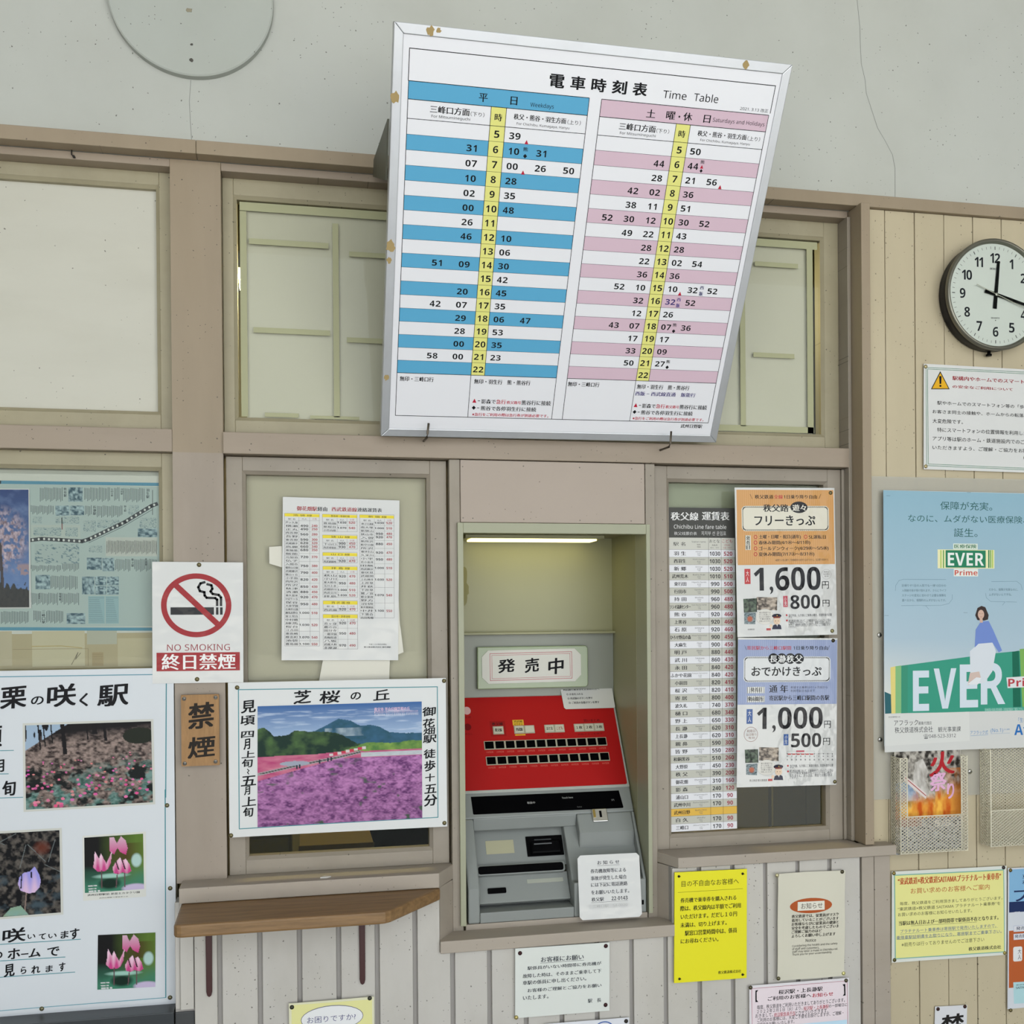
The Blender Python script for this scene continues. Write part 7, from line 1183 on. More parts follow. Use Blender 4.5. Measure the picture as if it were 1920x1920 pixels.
def sheet(key,name,label,cat,color,inkm=None,papm=None,thick=.0005,warp=None,group=None,tackname='thumbtack',tr=.0042,flat=False,printname='printing',loc=None,rot=None,data=None,clip=0,poly=None):
    c,w,h,ang,items,tk=data or PR[key]
    me=paper_mesh(name,w,h,thick,warp,clip=clip,poly=poly); me.materials.append(papm or mat('paper_'+key,color,.65))
    o=bpy.data.objects.new(name,me); COL.objects.link(o); o.location=loc or (c[0],c[1],c[2]); o.rotation_euler=rot or (0,-math.radians(ang),0)
    tag(o,label,cat,group)
    ik=Ink(w,h,warp,base=thick+.0001); own=[]
    for t in items:
        if t[0]=='P' and t[1] in OWN: own.append(t)
        else: ik.item(t)
    ik.build(printname,inkm or INKM,o)
    for t in own:
        i2=Ink(w,h,warp,base=thick+.0001); i2.item(t); i2.build('photograph' if t[1]!='sky' else 'printed_sky',inkm or INKM,o)
    for x,y,col in tk:
        lx=x/1000-w/2; lz=h/2-y/1000; q=bpy.data.objects.new(tackname,tack_mesh(col,tr,flat)); COL.objects.link(q); q.parent=o; q.location=(lx,-(thick+.0003)-(float(warp(np.array(lx),np.array(lz))) if warp else 0),lz)
        if tackname=='screw': MB().box(-.003,.003,-.0022,-.0011,-.0004,.0004).build('slot',BLACKM,q)
    return o
# ================================================================ notices and posters
def wavy(ax,az,kx,kz,ph=0): return lambda x,z: ax*np.sin(x*kx+z*kz*.6+ph)+az*np.sin(z*kz-x*kx*.4+ph*2)
LAM=mat('laminated_white','c4c4c1',.5,spec=.15,coat=.8,wave=.006)
sheet('nosmoking','no_smoking_sign','laminated white NO SMOKING sign with red ring, pinned across the wooden post','sign','d6d5d2',INKG,LAM,.0008,tackname='thumbtack')
sheet('plaque','wooden_plaque','small wooden plaque with two black brushed characters, screwed to the post','plaque','a07a4e',INKM,PLQ,.008,tackname='screw',tr=.0038,flat=True)
sheet('moss_poster','flower_hill_poster','white poster of a purple flower field below a blue mountain, with brushed side captions','poster','d2d3d2',INKS,thick=.0006,warp=wavy(.0009,.0006,14,16,.4))
sheet('seibu_fares','connecting_fare_sheet','shiny laminated fare sheet with three columns and yellow headings on the left window','notice','cfcfcc',INKG,LAM,.0007)
sheet('line_fares','fare_table','tall narrow fare table with dark header and one yellow row in the right window','notice','c8c8c2',INKS)
sheet('free_ticket','orange_ticket_poster','orange and white laminated 1,600 yen ticket poster, upper of two on the right window','poster','cfcdc6',INKG,LAM,.0007,group='ticket posters on the right window')
sheet('outing_ticket','blue_ticket_poster','blue and white laminated 1,000 yen ticket poster, lower of two on the right window','poster','cfcfcc',INKG,LAM,.0007,group='ticket posters on the right window')
sheet('insurance_poster','insurance_poster','tall pale blue insurance poster with green EVER blocks and a seated woman','poster','b7c6cc',INKS,thick=.0006)
sheet('smartphone_notice','smartphone_safety_notice','white notice with green border and yellow warning triangle, under the wall clock','notice','cdcdcb',INKS,thick=.0006,warp=wavy(.0008,.0006,12,16,1.))
sheet('yellow_notice','yellow_notice','bright yellow notice board below the right end of the machine recess','notice','d8d000',INKM,mat('yellow_board','dcd408',.5),.003,tackname='screw',tr=.0026,flat=True)
sheet('mask_notice','mask_notice','creased cream paper notice with brown oval heading, right of the bright yellow notice','notice','c9c5b4',INKM,thick=.0005,warp=lambda x,z:.0018*np.sin(x*38+z*17)*np.cos(z*26-x*9)+.0025*np.clip(-x/.075,0,1)**3+.002)
sheet('staffing_notice','staffing_notice','pinkish notice with black corner brackets below the creased cream notice','notice','d6d2d4',INKM,thick=.0006,warp=wavy(.0005,.0005,12,9))
sheet('route_ticket_notice','route_ticket_notice','pale yellow notice with teal border and red title, below the wire leaflet racks','notice','d2d4cc',INKS,thick=.0006,warp=wavy(.0008,.0005,13,14,.7))
sheet('breakdown_notice','customer_request_notice','white landscape notice with underlined heading directly below the machine recess','notice','cdd0ca',INKM,mat('white_board','cfd2cc',.5),.002)
sheet('blue_mark_sheet','blue_oval_sheet','white sheet with a blue oval outline, at the very bottom under the white landscape notice','notice','d2d3d8',INKM)
sheet('help_notice','speech_bubble_notice','pale yellow sheet with a white speech bubble, at the bottom below the wooden shelf','notice','d4d2b4',INKM,thick=.0005,warp=wavy(.0012,.0006,12,14))
sheet('ban_notice','brushed_character_sheet','small white sheet with one large black brushed character, bottom edge below the pale yellow notice','notice','cfcfd2',INKM)
sheet('platinum_ticket_poster','blue_and_orange_poster','blue, white and orange ticket poster cut by the right picture edge','poster','c9ccd2',INKS)
sheet('violet_sheet','spring_flower_display_sheet','large white handwritten sheet with four flower photographs and teal border, lower left','poster','ccd0d4',INKS,thick=.0008,warp=wavy(.0016,.0012,11,9,.5))
sheet('line_map','railway_line_brochure','faded blue-grey railway line brochure behind the left window glass','brochure','bfc0b8',INKS,loc=(PR['line_map'][0][0],.035,PR['line_map'][0][2]))
sheet('blossom_photo','blossom_photograph','photograph of pale blossom against deep blue sky, in front of the line brochure','photograph','c4c4c4',INKS,thick=.0006,loc=(PR['blossom_photo'][0][0],.0325,PR['blossom_photo'][0][2]))
# pieces of clear and paper tape around the fare sheet
def tapepiece(P,y,m,label,par=None):
    return tag(MB().prism(P,y-.0003,y,'y').build('tape_piece',m),label,'tape','tape pieces around the left fare sheet')
PT=mat('paper_tape','cfccbf',.55)
tapepiece([(-.060,1.632),(-.036,1.634),(-.034,1.592),(-.041,1.594),(-.060,1.600)],.0295,PT,'torn pale tape at the left edge of the laminated fare sheet')
tapepiece([(.040,1.412),(.170,1.410),(.168,1.36),(.030,1.36)],.0295,PT,'wide pale tape under the bottom of the laminated fare sheet')
tapepiece([(.184,1.52),(.192,1.47),(.197,1.425),(.185,1.42)],.0275,PT,'narrow tape strip at the lower right edge of the laminated fare sheet')
tapepiece([(.177,1.640),(.185,1.62),(.1905,1.48),(.180,1.48)],.0292,PT,'long tape strip along the right edge of the laminated fare sheet')
# ================================================================ timetable board leaning out from the wall
W=.6857
TB=empty('timetable_board',(.1506,-.04,1.8393)); TB.rotation_mode='XYZ'
Mx=Matrix.Translation((.1506,-.04,1.8393))@Matrix.Rotation(.0259,4,'Z')@Matrix.Rotation(math.radians(30),4,'X')@Matrix.Rotation(-.0121,4,'Y'); TB.matrix_world=Mx
tag(TB,'large white train timetable in an aluminium frame leaning out above the ticket machine','timetable')
b=.0155
for nm,P in (('top',[(0,W),(W,W),(W-b,W-b),(b,W-b)]),('right',[(W,W),(W,0),(W-b,b),(W-b,W-b)]),('bottom',[(W,0),(0,0),(b,b),(W-b,b)]),('left',[(0,0),(0,W),(b,W-b),(b,b)])):
    MB().prism([(x,z) for x,z in P],0,.022,'y').build('frame_bar',ALU,TB,.0012)
bx('panel',b-.001,W-b+.001,.002,.014,b-.001,W-b+.001,mat('timetable_white','dcdce0',.35,spec=.5),TB,0)
bx('back_plate',.012,W-.012,.0142,.0215,.012,W-.012,mat('board_back','55534a',.7),TB,0)
ik=Ink(W,W,base=-.0019); A=[]
def T(*a): A.append(('T',)+a)
BLU='589fc3'; PNK='cab0bd'; YEL='d8d57e'; K_='111114'
def Ln(P,w=.7,c=K_,L=2): A.append(('L',P,w,c,L))
Ln([(26,34.6),(662.5,34.6)],1.2);Ln([(662.5,34),(662.5,78)],1.2);Ln([(26,34),(26,81)],1.2)
def digits(s,x,yc,L=3,c=K_,w=10.7,h=10.4):
    for i,ch in enumerate(s):
        cw=w*(.52 if ch=='1' else .84); cx=x+w*i+w/2-(0.5 if ch=='1' else 0); T(ch,cx-cw/2,yc-h/2,cx+cw/2,yc+h/2,c,1,L)
RH=23.68; R0=136.0
def grid(x0,x1,h0,h1,col):
    A.append(('B',x0,80.8,x1,107.4,col,1))
    for i in range(18):
        if i%2: A.append(('B',x0,R0+RH*i,x1,R0+RH*(i+1),col,1))
        Ln([(x0,R0+RH*i),(x1,R0+RH*i)],.9 if i==0 else .5)
    A.append(('B',h0,107.4,h1,R0+RH*18,YEL,2))
    for i in range(18):
        Ln([(h0,R0+RH*i),(h1,R0+RH*i)],.5,K_,3); s=str(5+i); digits(s,(h0+h1)/2-5.35*len(s),R0+RH*(i+.5)+.6,4,K_,10.7,11.2)
    for y in (80.8,107.4,R0+RH*18): Ln([(x0,y),(x1,y)],1.0,K_,4)
    for x in (x0,x1): Ln([(x,80.8),(x,644.5)],1.0,K_,4)
    Ln([(h0,107.4),(h0,644.5)],.9,K_,5);Ln([(h1,107.4),(h1,R0+RH*18)],.9,K_,5)
grid(26.5,332,165.5,191.5,BLU);grid(353.6,660.6,492.8,519,PNK);Ln([(26.5,644.5),(660.6,644.5)],1.1,K_,4)
for i,ch in enumerate('電車時刻表'): T(ch,260+36.4*i,50,286+36.4*i,71,K_,3,3)
T('Time',461,58,503.5,70,K_,0,3);T('Table',517,57.5,562,70,K_,0,3);T('2021. 3.13 改正',605,71.5,658,77.2,K_,0,3)
T('平',143.5,89,158.5,102,K_,1,3);T('日',197,89.5,209,102.2,K_,1,3);T('Weekdays',231.5,95.5,272,104,K_,0,3)
T('土',436,89,452.5,102,K_,1,3);T('曜',472,89,488.5,102.3,K_,1,3);T('・',494.5,94.5,498,98,K_,1,3);T('休',503.5,88.5,520,102,K_,1,3);T('日',541,89.5,554,102,K_,1,3);T('Saturdays and Holidays',558.5,92.5,656,101,K_,0,3)
for dx,a in ((0,0),(327,1)):
    x=lambda v:v+(dx if a else 0)
    T('三峰口方面',x(63.5),113.5,x(130),124.8,K_,1,3);T('（下り）',x(131.5),117.5,x(155),124.5,K_,0,3);T('For Mitsumineguchi',x(66.5),127.2,x(131.5),132.8,K_,0,3)
    T('時',x(172.5),117,x(185.5),128.5,K_,1,4);T('秩父・熊谷・羽生方面',x(205 if not a else 207.5),114.5,x(296 if not a else 300),123.5,K_,1,3);T('（上り）',x(298.5 if not a else 302),116.5,x(322 if not a else 326),123.8,K_,0,3);T('For Chichibu, Kumagaya, Hanyu',x(211 if not a else 214.5),127.2,x(303 if not a else 308.5),132.4,K_,0,3)
def row(h): return R0+RH*(h-5+.5)+1
WK={5:([],['39']),6:(['31'],['10','31']),7:(['07'],['00','26','50']),8:(['10'],['28']),9:(['02'],['35']),10:(['00'],['48']),11:(['26'],[]),12:(['46'],['10']),13:([],['06']),14:(['09','51'],['30']),15:([],['42']),16:(['20'],['45']),17:(['07','42'],['35']),18:(['29'],['06','47']),19:(['28'],['53']),20:(['00'],['35']),21:(['00','58'],['23'])}
for h,(l,r) in WK.items():
    for i,s in enumerate(l): digits(s,(127.5,79.5)[i],row(h)+.4)
    for i,s in enumerate(r): digits(s,(199,248.8,299.5)[i],row(h))
HK={5:([],['50']),6:(['44'],['44']),7:(['28'],['21','56']),8:(['02','42'],['36']),9:(['11','38'],['51']),10:(['12','30','52'],['30','52']),11:(['22','49'],['43']),12:(['28'],['28']),13:(['22'],['02','54']),14:(['36'],['36']),15:(['10','52'],['10','32','52']),16:(['32'],['32','52']),17:(['12'],['26']),18:(['07','43'],['07','36']),19:(['17'],['17']),20:(['33'],['09']),21:(['50'],['27'])}
for h,(l,r) in HK.items():
    for i,s in enumerate(l): digits(s,(461.8,421,380.3)[i],row(h)+.4)
    for i,s in enumerate(r): digits(s,(525.6,566,606)[i],row(h),3,'3a2f6a' if (h==16 and i==0) else K_)
RT='b02038'
def tri(x,y,s=3.4,c=RT): A.append(('Q',[(x,y-s),(x+s,y+s),(x-s,y+s)],c,4))
def dia(x,y,s=3.6,c=K_): A.append(('Q',[(x,y-s),(x+s,y),(x,y+s),(x-s,y)],c,4))
tri(230.8,156.5);tri(229.5,204.5);T('熊',226.3,164.5,234.5,171,K_,1,4);dia(230.5,178.6)
tri(552.8,172.2,3);T('熊',549,161.5,556.5,167.5,K_,1,4);dia(552.8,179,3);tri(594,203);tri(552.5,392.8);T('西',590.5,377,598.5,383.5,'3a3a66',1,4);T('飯',590.5,387,598.5,395,'3a3a66',1,4)
T('西',548.5,401,556.5,407.5,'3a2f7a',1,4);T('飯',548.5,411,556.5,419,'3a2f7a',1,4);T('熊',549,448.5,557,455,K_,1,4);dia(552.8,463.5);T('熊',548.5,519.5,556.5,526,K_,1,4);dia(552.3,533.8)
for dx in (0,324.4):
    T('無印・三峰口行',32+dx,568.5,95.5+dx,577.8,K_,1,3);T('無印・羽生行　熊・熊谷行',172.5+dx,569.2,282+dx,578.6,K_,1,3)
    if dx: T('西飯 − 西武線直通　飯能行',495.5,583.5,622,592.3,'3a3070',1,3)
    tri(176+dx,611.5,4);T('−',182.5+dx,611,187+dx,612.2,K_,1,3);T('影森で',189.5+dx,608,217.5+dx,617,K_,1,3);T('急行',218.5+dx,608,237.5+dx,617,RT,1,3);T('秩父路号',239+dx,610,267.5+dx,616.5,RT,1,3);T('熊谷行に接続',268.5+dx,608,327+dx,617.5,K_,1,3)
    dia(175.8+dx,625.5,4);T('−',182+dx,625,186.5+dx,626.2,K_,1,3);T('熊谷で各停羽生行に接続',189.5+dx,621.5,299+dx,630.5,K_,1,3);T('※急行をご利用の際は急行券が別途必要です。',173.5+dx,635.2,325+dx,641.8,RT,1,3)
T('武州日野駅',602.5,648.2,649,656.3,K_,1,3)
for t in A: ik.item(t)
o=ik.build('timetable_print',mat('x','ffffff') if 0 else INKS,TB); o.location=(W/2,0,W/2)
RUST=mat('glue_residue','a08a5c',.8)
def blot(cx,cz,r,seed,n=13):
    rr=random.Random(seed); P=[(cx+r*(.6+.6*rr.random())*math.cos(6.283*i/n),cz+r*(.7+.7*rr.random())*math.sin(6.283*i/n)) for i in range(n)]
    MB().prism(P,-.0005,0,'y').build('glue_residue',RUST,TB)
blot(.058,W-.008,.007,1);blot(.071,W-.006,.004,2);blot(.006,W-.107,.008,3);blot(.006,W-.338,.009,4);blot(.005,W-.362,.005,9);blot(.007,W-.572,.005,5);blot(.6,W-.008,.006,6)
# side brackets holding the board out
for x in (-.004,W+.001):
    MB().prism([(.02,.545),(.02,.45),(.258,.425),(.256,.455)],x,x+.003,'x').build('support_bracket',mat('bracket_steel','56564a',.5,metal=.4),TB)
# bent nails under the board
def nail(x,z0,z1,label):
    pts=[(x,.01,z0),(x,-.058,z0-.002),(x+.0005,-.0655,z0+.004),(x+.003,-.064,z1)]
    tag(MB().tube(pts,.0022,8).build('bent_nail',mat('rusty_steel','5a5248',.5,metal=.7),smooth=True),label,'nail','bent nails under the timetable board')
nail(.2365,1.838,1.862,'bent steel nail holding up the left part of the timetable board');nail(.722,1.832,1.860,'bent steel nail holding up the right part of the timetable board')
tag(MB().tube([(-.404,-.002,2.357),(-.404,-.004,2.349),(-.403,-.008,2.343),(-.400,-.006,2.341)],.0012,6).tube([(-.4,.002,2.342),(-.4,-.007,2.341)],.0022,8).build('small_hook',mat('hook_black','25221f',.5),smooth=True),'tiny black bent hook in the narrow strip above the upper left white panel','hook')
# ================================================================ round cover on the plaster
tag(MB().lathe([(0,.0145),(.146,.0145),(.1485,.0125),(.149,0)],(-.191,0,2.653),n=96).build('round_wall_cover',mat('cover_paint','a9ada7',.75,grime=.25,specks=.6,gscale=4)),'large round cover plate painted over on the plaster, top left','cover plate')
cv=[o for o in bpy.data.objects if o.name.startswith('round_wall_cover')][0]
for k,(x,z,a_,b_) in enumerate([(-.191,2.533,.004,.0035),(-.195,2.625,.008,.004),(-.215,2.66,.012,.005),(-.19,2.562,.003,.002)]):
    o=MB().prism([(x+a_*math.cos(6.283*i/9)*(.6+.6*random.random()),z+b_*math.sin(6.283*i/9)*(.6+.6*random.random())) for i in range(9)],-.0152,-.0142,'y').build('paint_chip',mat('chip_grey','4c4a44' if k in (0,3) else '8c8672',.8) if k in (0,3) else mat('chip_tan','8c8672',.8),cv)
# ================================================================ wall clock
CK=tag(empty('wall_clock',(1.467,-.02,2.1757)),'round white wall clock with dark case showing just past twelve seventeen, on the cream boards','clock')
def ck(mb,name,m,smooth=False,bev=0): return mb.build(name,m,CK,bev,smooth)
ck(MB().lathe([(.108,0),(.1165,.004),(.1185,.030),(.1175,.034),(.112,.034)],(0,0,0),n=96),'case',mat('dark_navy_case','0a0a11',.4,spec=.2),True)
ck(MB().lathe([(.1195,.030),(.1198,.036),(.1165,.0395),(.1135,.0395),(.110,.034),(.110,.030)],(0,0,0),n=96),'rim',mat('dull_chrome','77756a',.35,metal=.8),True)
ck(MB().lathe([(0,.0315),(.1105,.0315)],(0,0,0),n=96),'dial',mat('dial_white','d8dcda',.5))
i5=Ink(.24,.24,base=.0318)
def D5(*a): i5.item(a)
for i in range(60):
    a=math.radians(i*6); s,c=math.sin(a),-math.cos(a); r0=.0985 if i%5 else .097; w=.7 if i%5 else 1.5
    D5('L',[(120+1000*r0*s,120+1000*r0*c),(120+104*s,120+104*c)],w,'23242a',2)
for n in range(1,13):
    a=math.radians(n*30); x=120+79*math.sin(a); y=120-79*math.cos(a); s=str(n); ws=[.44 if ch=='1' else .64 for ch in s]; h=21; tot=sum(ws)*h+.08*h*(len(s)-1); cx=x-tot/2
    for ch,w in zip(s,ws): D5('T',ch,cx,y-h/2,cx+w*h,y+h/2,'1c1d26',1,2); cx+=w*h+.08*h
D5('T','SEIKO',107,62,125,66,'3a3c40',1,2);D5('T','QUARTZ',109,168,130,171.5,'3a3c40',1,2);D5('E',120,174.5,1.2,1.2,'3a3c40',2)
i5.build('dial_print',INKM,CK)
def hand(deg,l,back,w0,w1,y,name,m):
    a=math.radians(deg); o=ck(MB().prism([(-w0,-back),(w0,-back),(w1,l),(-w1,l)],y-.0008,y,'y'),name,m,bev=.0003); o.rotation_euler=(0,a,0)
hand(5.5,.073,.030,.0046,.0032,-.0335,'hour_hand',BLACKM);hand(104.5,.098,.028,.0042,.0024,-.0350,'minute_hand',BLACKM);hand(111,.100,.052,.0009,.0006,-.0365,'second_hand',mat('silver_hand','b9b8ac',.3,metal=.6))
ck(MB().lathe([(.0035,.033),(.0035,.0372),(0,.0376)],(0,0,0),n=20),'hub',CHROME)
ck(MB().lathe([(.1125,.0380),(0,.0384)],(0,0,0),n=96),'glass_cover',GLASS)
ck(MB().lathe([(.0035,0),(.0035,.006),(.006,.006),(.006,.010),(0,.010)],(-.002,-.012,-.1165),ax=(0,0,-1),n=16),'setting_knob',BLACKM)
# ================================================================ machine recess: metal lining and lamp
NL=tag(empty('machine_recess_lining',(.5,0,.885)),'greenish grey sheet metal lining of the lit recess around the ticket machine','recess lining')
def nb(name,*a,m=METIN,bev=.0008): o=bx(name,*a,m,NL,bev); o.location=(-.5,0,-.885); return o
nb('front_strip',.3015,.3128,-.009,.06,.885,1.6795,m=METG);nb('front_strip',.690,.6985,-.009,.0595,.885,1.6795,m=METG);nb('front_strip',.3128,.6898,-.009,.01,1.6592,1.6795,m=METG)
nb('side_panel',.300,.3055,.06,.232,.885,1.68);nb('side_panel',.6900,.694,.06,.232,.885,1.68)
nb('back_panel',.3,.694,.228,.233,1.456,1.6685);nb('top_panel',.3,.694,.01,.233,1.6685,1.673)
nb('shelf_lip',.3055,.6898,.205,.228,1.4535,1.4585);nb('lower_back_panel',.3055,.6898,.222,.228,1.30,1.4535,m=mat('lower_back_grey','83867b',.4,grime=.1))
st=mat('glue_stain','7c7852',.7)
for k,(x,z,a,c_) in enumerate([(.352,1.585,.008,.022),(.353,1.553,.009,.016),(.351,1.535,.006,.02)]):
    P=[(x+a*math.cos(6.283*i/12)*(.7+.5*random.random()),z+c_*math.sin(6.283*i/12)*(.8+.3*random.random())) for i in range(12)]; o=MB().prism(P,.2272-.0004*k,.2276-.0004*k,'y').build('glue_stain',st,NL); o.location=(-.5,0,-.885)
LP=tag(empty('fluorescent_lamp',(.495,.17,1.6665)),'lit fluorescent strip lamp at the top of the ticket machine recess','lamp')
o=bx('housing',-.155,.150,-.035,.04,-.0065,.0015,METIN,LP); o=MB().box(-.142,.135,-.028,.028,-.0105,-.0066).build('lit_diffuser',mat('lamp_glow','ebe08c',.5,emit=3.4),LP,.001)
# ================================================================ ticket machine
TM=tag(empty('ticket_machine',(.5,.22,.8855)),'red and grey ticket vending machine with two rows of black buttons','ticket machine')
INV=Matrix.Translation((-.5,-.22,-.8855))
def tm(mb,name,m,par=None,bev=.0015,smooth=False):
    o=mb.build(name,m,par or TM,bev,smooth)
    if par is None: o.matrix_local=INV
    return o
SD=Vector((0,-.51924,-.85463)); SN=Vector((0,-.85463,.51924)); SO=Vector((.3125,.22,1.3165))
def P(x,s,n=0): return tuple(SO+Vector((x/1000,0,0))+SD*(s/1000)+SN*(n/1000))
def sbox(mb,x0,x1,s0,s1,n0,n1,mi=0):
    v=[P(x,s,n) for n in (n0,n1) for s in (s0,s1) for x in (x0,x1)]
    return mb.add(v,[(0,2,3,1),(4,5,7,6),(0,1,5,4),(2,6,7,3),(0,4,6,2),(1,3,7,5)],mi)
def sprism(mb,pts,n0,n1,rad=0):
    n=len(pts); v=[P(x,s,n0) for x,s in pts]+[P(x,s,n1) for x,s in pts]
    return mb.add(v,[tuple(range(n))[::-1],tuple(range(n,2*n))]+[(i,(i+1)%n,n+(i+1)%n,n+i) for i in range(n)])
def rr(x0,x1,s0,s1,r):
    Q=[]
    for cx,cy,a0 in ((x1-r,s0+r,-90),(x1-r,s1-r,0),(x0+r,s1-r,90),(x0+r,s0+r,180)): Q+=[(cx+r*math.cos(math.radians(a0+22.5*i)),cy+r*math.sin(math.radians(a0+22.5*i))) for i in range(5)]
    return Q
# sloping cabinet behind the red panel (side profile as a prism along x)
Y0,Z0=.22,1.3165
def prof(s,n=0): q=P(0,s,n); return (q[1],q[2])
xa,xb=.318,.6875
tm(MB().prism([prof(0),prof(224),(prof(224)[0],.8855) if 0 else prof(224,-60),(.225,1.15),(.225,1.3165)],xa,xb,'x'),'cabinet',GREYL)
red=tm(sprism(MB(),rr(8,370.5,1.5,217.5,4),0,1.6),'red_panel',REDM)
tm(sbox(MB(),5.6,374.5,217.8,223.2,0,1.8),'lower_edge_strip',GREYL,bev=.0006)
# buttons
def machbtn(x0,x1,s0,s1,face,frame,par,name='button',t=None,tc='2a2a2a'):
    f=tm(sprism(MB(),rr(x0,x1,s0,s1,.8),1.6,3.0),'button_frame',frame,bev=.0003)
    b=sprism(MB(),rr(x0+1.9,x1-1.9,s0+1.9,s1-1.9,.5),3.0,4.2).build(name,face,f,.0003)
    return f
FRM=mat('button_frame_beige','a09c88',.4); FACEW=mat('button_face_pale','b9b6a4',.35); FACEB=mat('button_face_black','020203',.35,spec=.03)
for r,(s0,s1,xx0,xx1) in enumerate(((107,127,67.5,340.6),(142.8,162.8,68.2,340.8))):
    d=(xx1-xx0)/12
    for i in range(12): machbtn(xx0+d*i+.1,xx0+d*(i+1)-.1,s0,s1,FACEB,FRM,TM)
BT=[(90.5,114,'秩父線'),(137,159.7,'西武線'),(160,182.5,''),(205,227,'おとな'),(227.3,249.5,'こども'),(271.8,294.2,'１枚'),(294.5,317,'２枚'),(317.3,339.8,'３枚')]
for x0,x1,t in BT: machbtn(x0,x1,72.8,91.8,FACEW,FRM,TM)
class SInk(Ink):
    def build2(s,name,m,n0,parent=None):
        for a in s.V:
            x=a[:,0].copy();y=a[:,1].copy();z=a[:,2].copy()
            for k in range(len(a)): a[k]=P((x[k]+s.w/2)*1000,(s.h/2-z[k])*1000,n0-y[k]*1000)
        o=s.build(name,m,parent or TM); o.matrix_local=INV; return o
si=SInk(.380,.230,base=.0)
for x0,x1,t in BT:
    if t: si.item(('T',t,x0+4,78.5,x1-4,86.5,'2c2a26' if t!='こども' else '8a4038',1,60))
si.item(('Q',[(85,60),(119,60),(119,96),(85,96)],'8a1616',1));si.item(('T','秩父線',90,63,114,70,'2c1212',1,3));si.item(('B',136,58.5,160.5,71.5,'c9a032',2));si.item(('B',138,93,161,96,'c9a032',2));si.item(('T','西武線',139,60,158,65,'3a2c12',1,4));si.item(('T','のりかえ',139,66.5,158,71,'3a2c12',1,4))
si.item(('E',38,33,8.5,9.5,'c9a4a4',2));si.item(('E',36,72,8,8,'6a0f12',2));si.item(('T','取消',29,46,45,51,'5a1416',0,2));si.item(('T','呼出し',28,86,46,91,'5a1416',0,2))
si.item(('T','買いまとめ',296,62,333,68.5,'5a1416',1,2));si.item(('T','おとな　　こども',210,96,246,99.5,'4a1214',0,2));si.item(('T','枚数ボタンを押す',278,96,334,99.5,'4a1214',0,2))
for i in range(12):
    si.item(('T',str(170+i*40)+'円区間',70.5+22.75*i,130.5,86+22.75*i,134.5,'c06a5c',0,2))
    si.item(('T',str(650+i*30)+'円区間',71.5+22.75*i,166,87+22.75*i,170,'c06a5c',0,2))
si.build2('panel_print',INKM,1.6)
# upper sign plate and the paper taped on it
o=tm(MB().prism([(.3755,1.334),(.6215,1.334),(.6265,1.339),(.6265,1.422),(.6215,1.427),(.3755,1.427)],.208,.222,'y'),'sign_plate',mat('green_tinted_acrylic','82906f',.25,coat=.4),bev=.002)
SI=[('L',[(18,7),(203,7),(203,66),(18,66),(18,7)],1.0,'b04858',2),('L',[(22,11),(199,11),(199,62),(22,62),(22,11)],.7,'b04858',2),('T','発',35,18,74,51,K_,2,3),('T','売',96,17,128,52,K_,2,3),('T','中',149,18,184,58,K_,2,3)]
sheet(None,'on_sale_paper','white paper with red double border and three brushed characters above the red machine panel','notice','c9c8c0',INKM,mat('paper_on_sale','c9c8c0',.7),.0005,data=((.4975,.2065,1.3835),.224,.073,.5,SI,[]),clip=.014)
# card lying over the top edge of the red panel
CA=[('T','両武線の乗車券をお求めの方へ',6,7,90,13,K_,1,3),('T','① お金を入れる',12,19,50,24.5,K_,1,3),('T','② 西武線のボタンを押す',13,29.5,71,35,K_,1,3),('T','③ ご利用の金額ボタンを押す',14,40,85,46,K_,1,3)]
q=Vector(P(313.5,8,3.8)); sheet(None,'instruction_card','small white instruction card on the upper right corner of the red machine panel','notice','bdbdb8',INKM,mat('paper_card','c2c2be',.6),.0006,data=((0,0,0),.120,.058,0,CA,[]),loc=q,rot=(math.radians(-30.6),0,0),poly=[(-.054,-.029),(.057,-.029),(.060,-.026),(.060,.026),(.057,.029),(-.057,.029),(-.060,.026),(-.058,-.025)])
# grey console: slope ends at s=423.6, vertical front below
ZB=.8855
body=MB().prism([prof(223.4),prof(278),(prof(278)[0],.8855),(.2,.8855),(.2,1.12)],xa,xb,'x') # upper console block
# upper strip of console (display zone), full width
up=tm(MB().prism([prof(223.4),prof(278.5),prof(278.5,-20),(.2,1.05),(.2,1.14)],xa,xb,'x'),'console_top',GREYM,bev=.003)
disp=tm(sprism(MB(),[(28.5,230.5),(349,231),(353,269),(351,270.5),(32,269.5),(30,268)],0,.8),'display_window',mat('black_display','020203',.35,spec=.03),bev=.0003)
s2=SInk(.380,.280,base=.0)
s2.item(('T','取扱中',146,247,163,252,'9a9a98',1,2));s2.item(('T','Touch here',222,240,246,244,'8a8a88',1,2));s2.item(('T','Suica',252,262,262,265,'6a6a68',0,2));s2.item(('T','5円',329,250,335,254,'8a8a88',0,2))
s2.build2('display_print',INKM,.8)
# left cheek, right block with coin unit, bottom lip
tm(MB().prism([prof(278.5),prof(423.6),(0,.8855),(.1,.8855),(.1,1.05)],xa,.3125+.029,'x'),'left_cheek',GREYM,bev=.003)
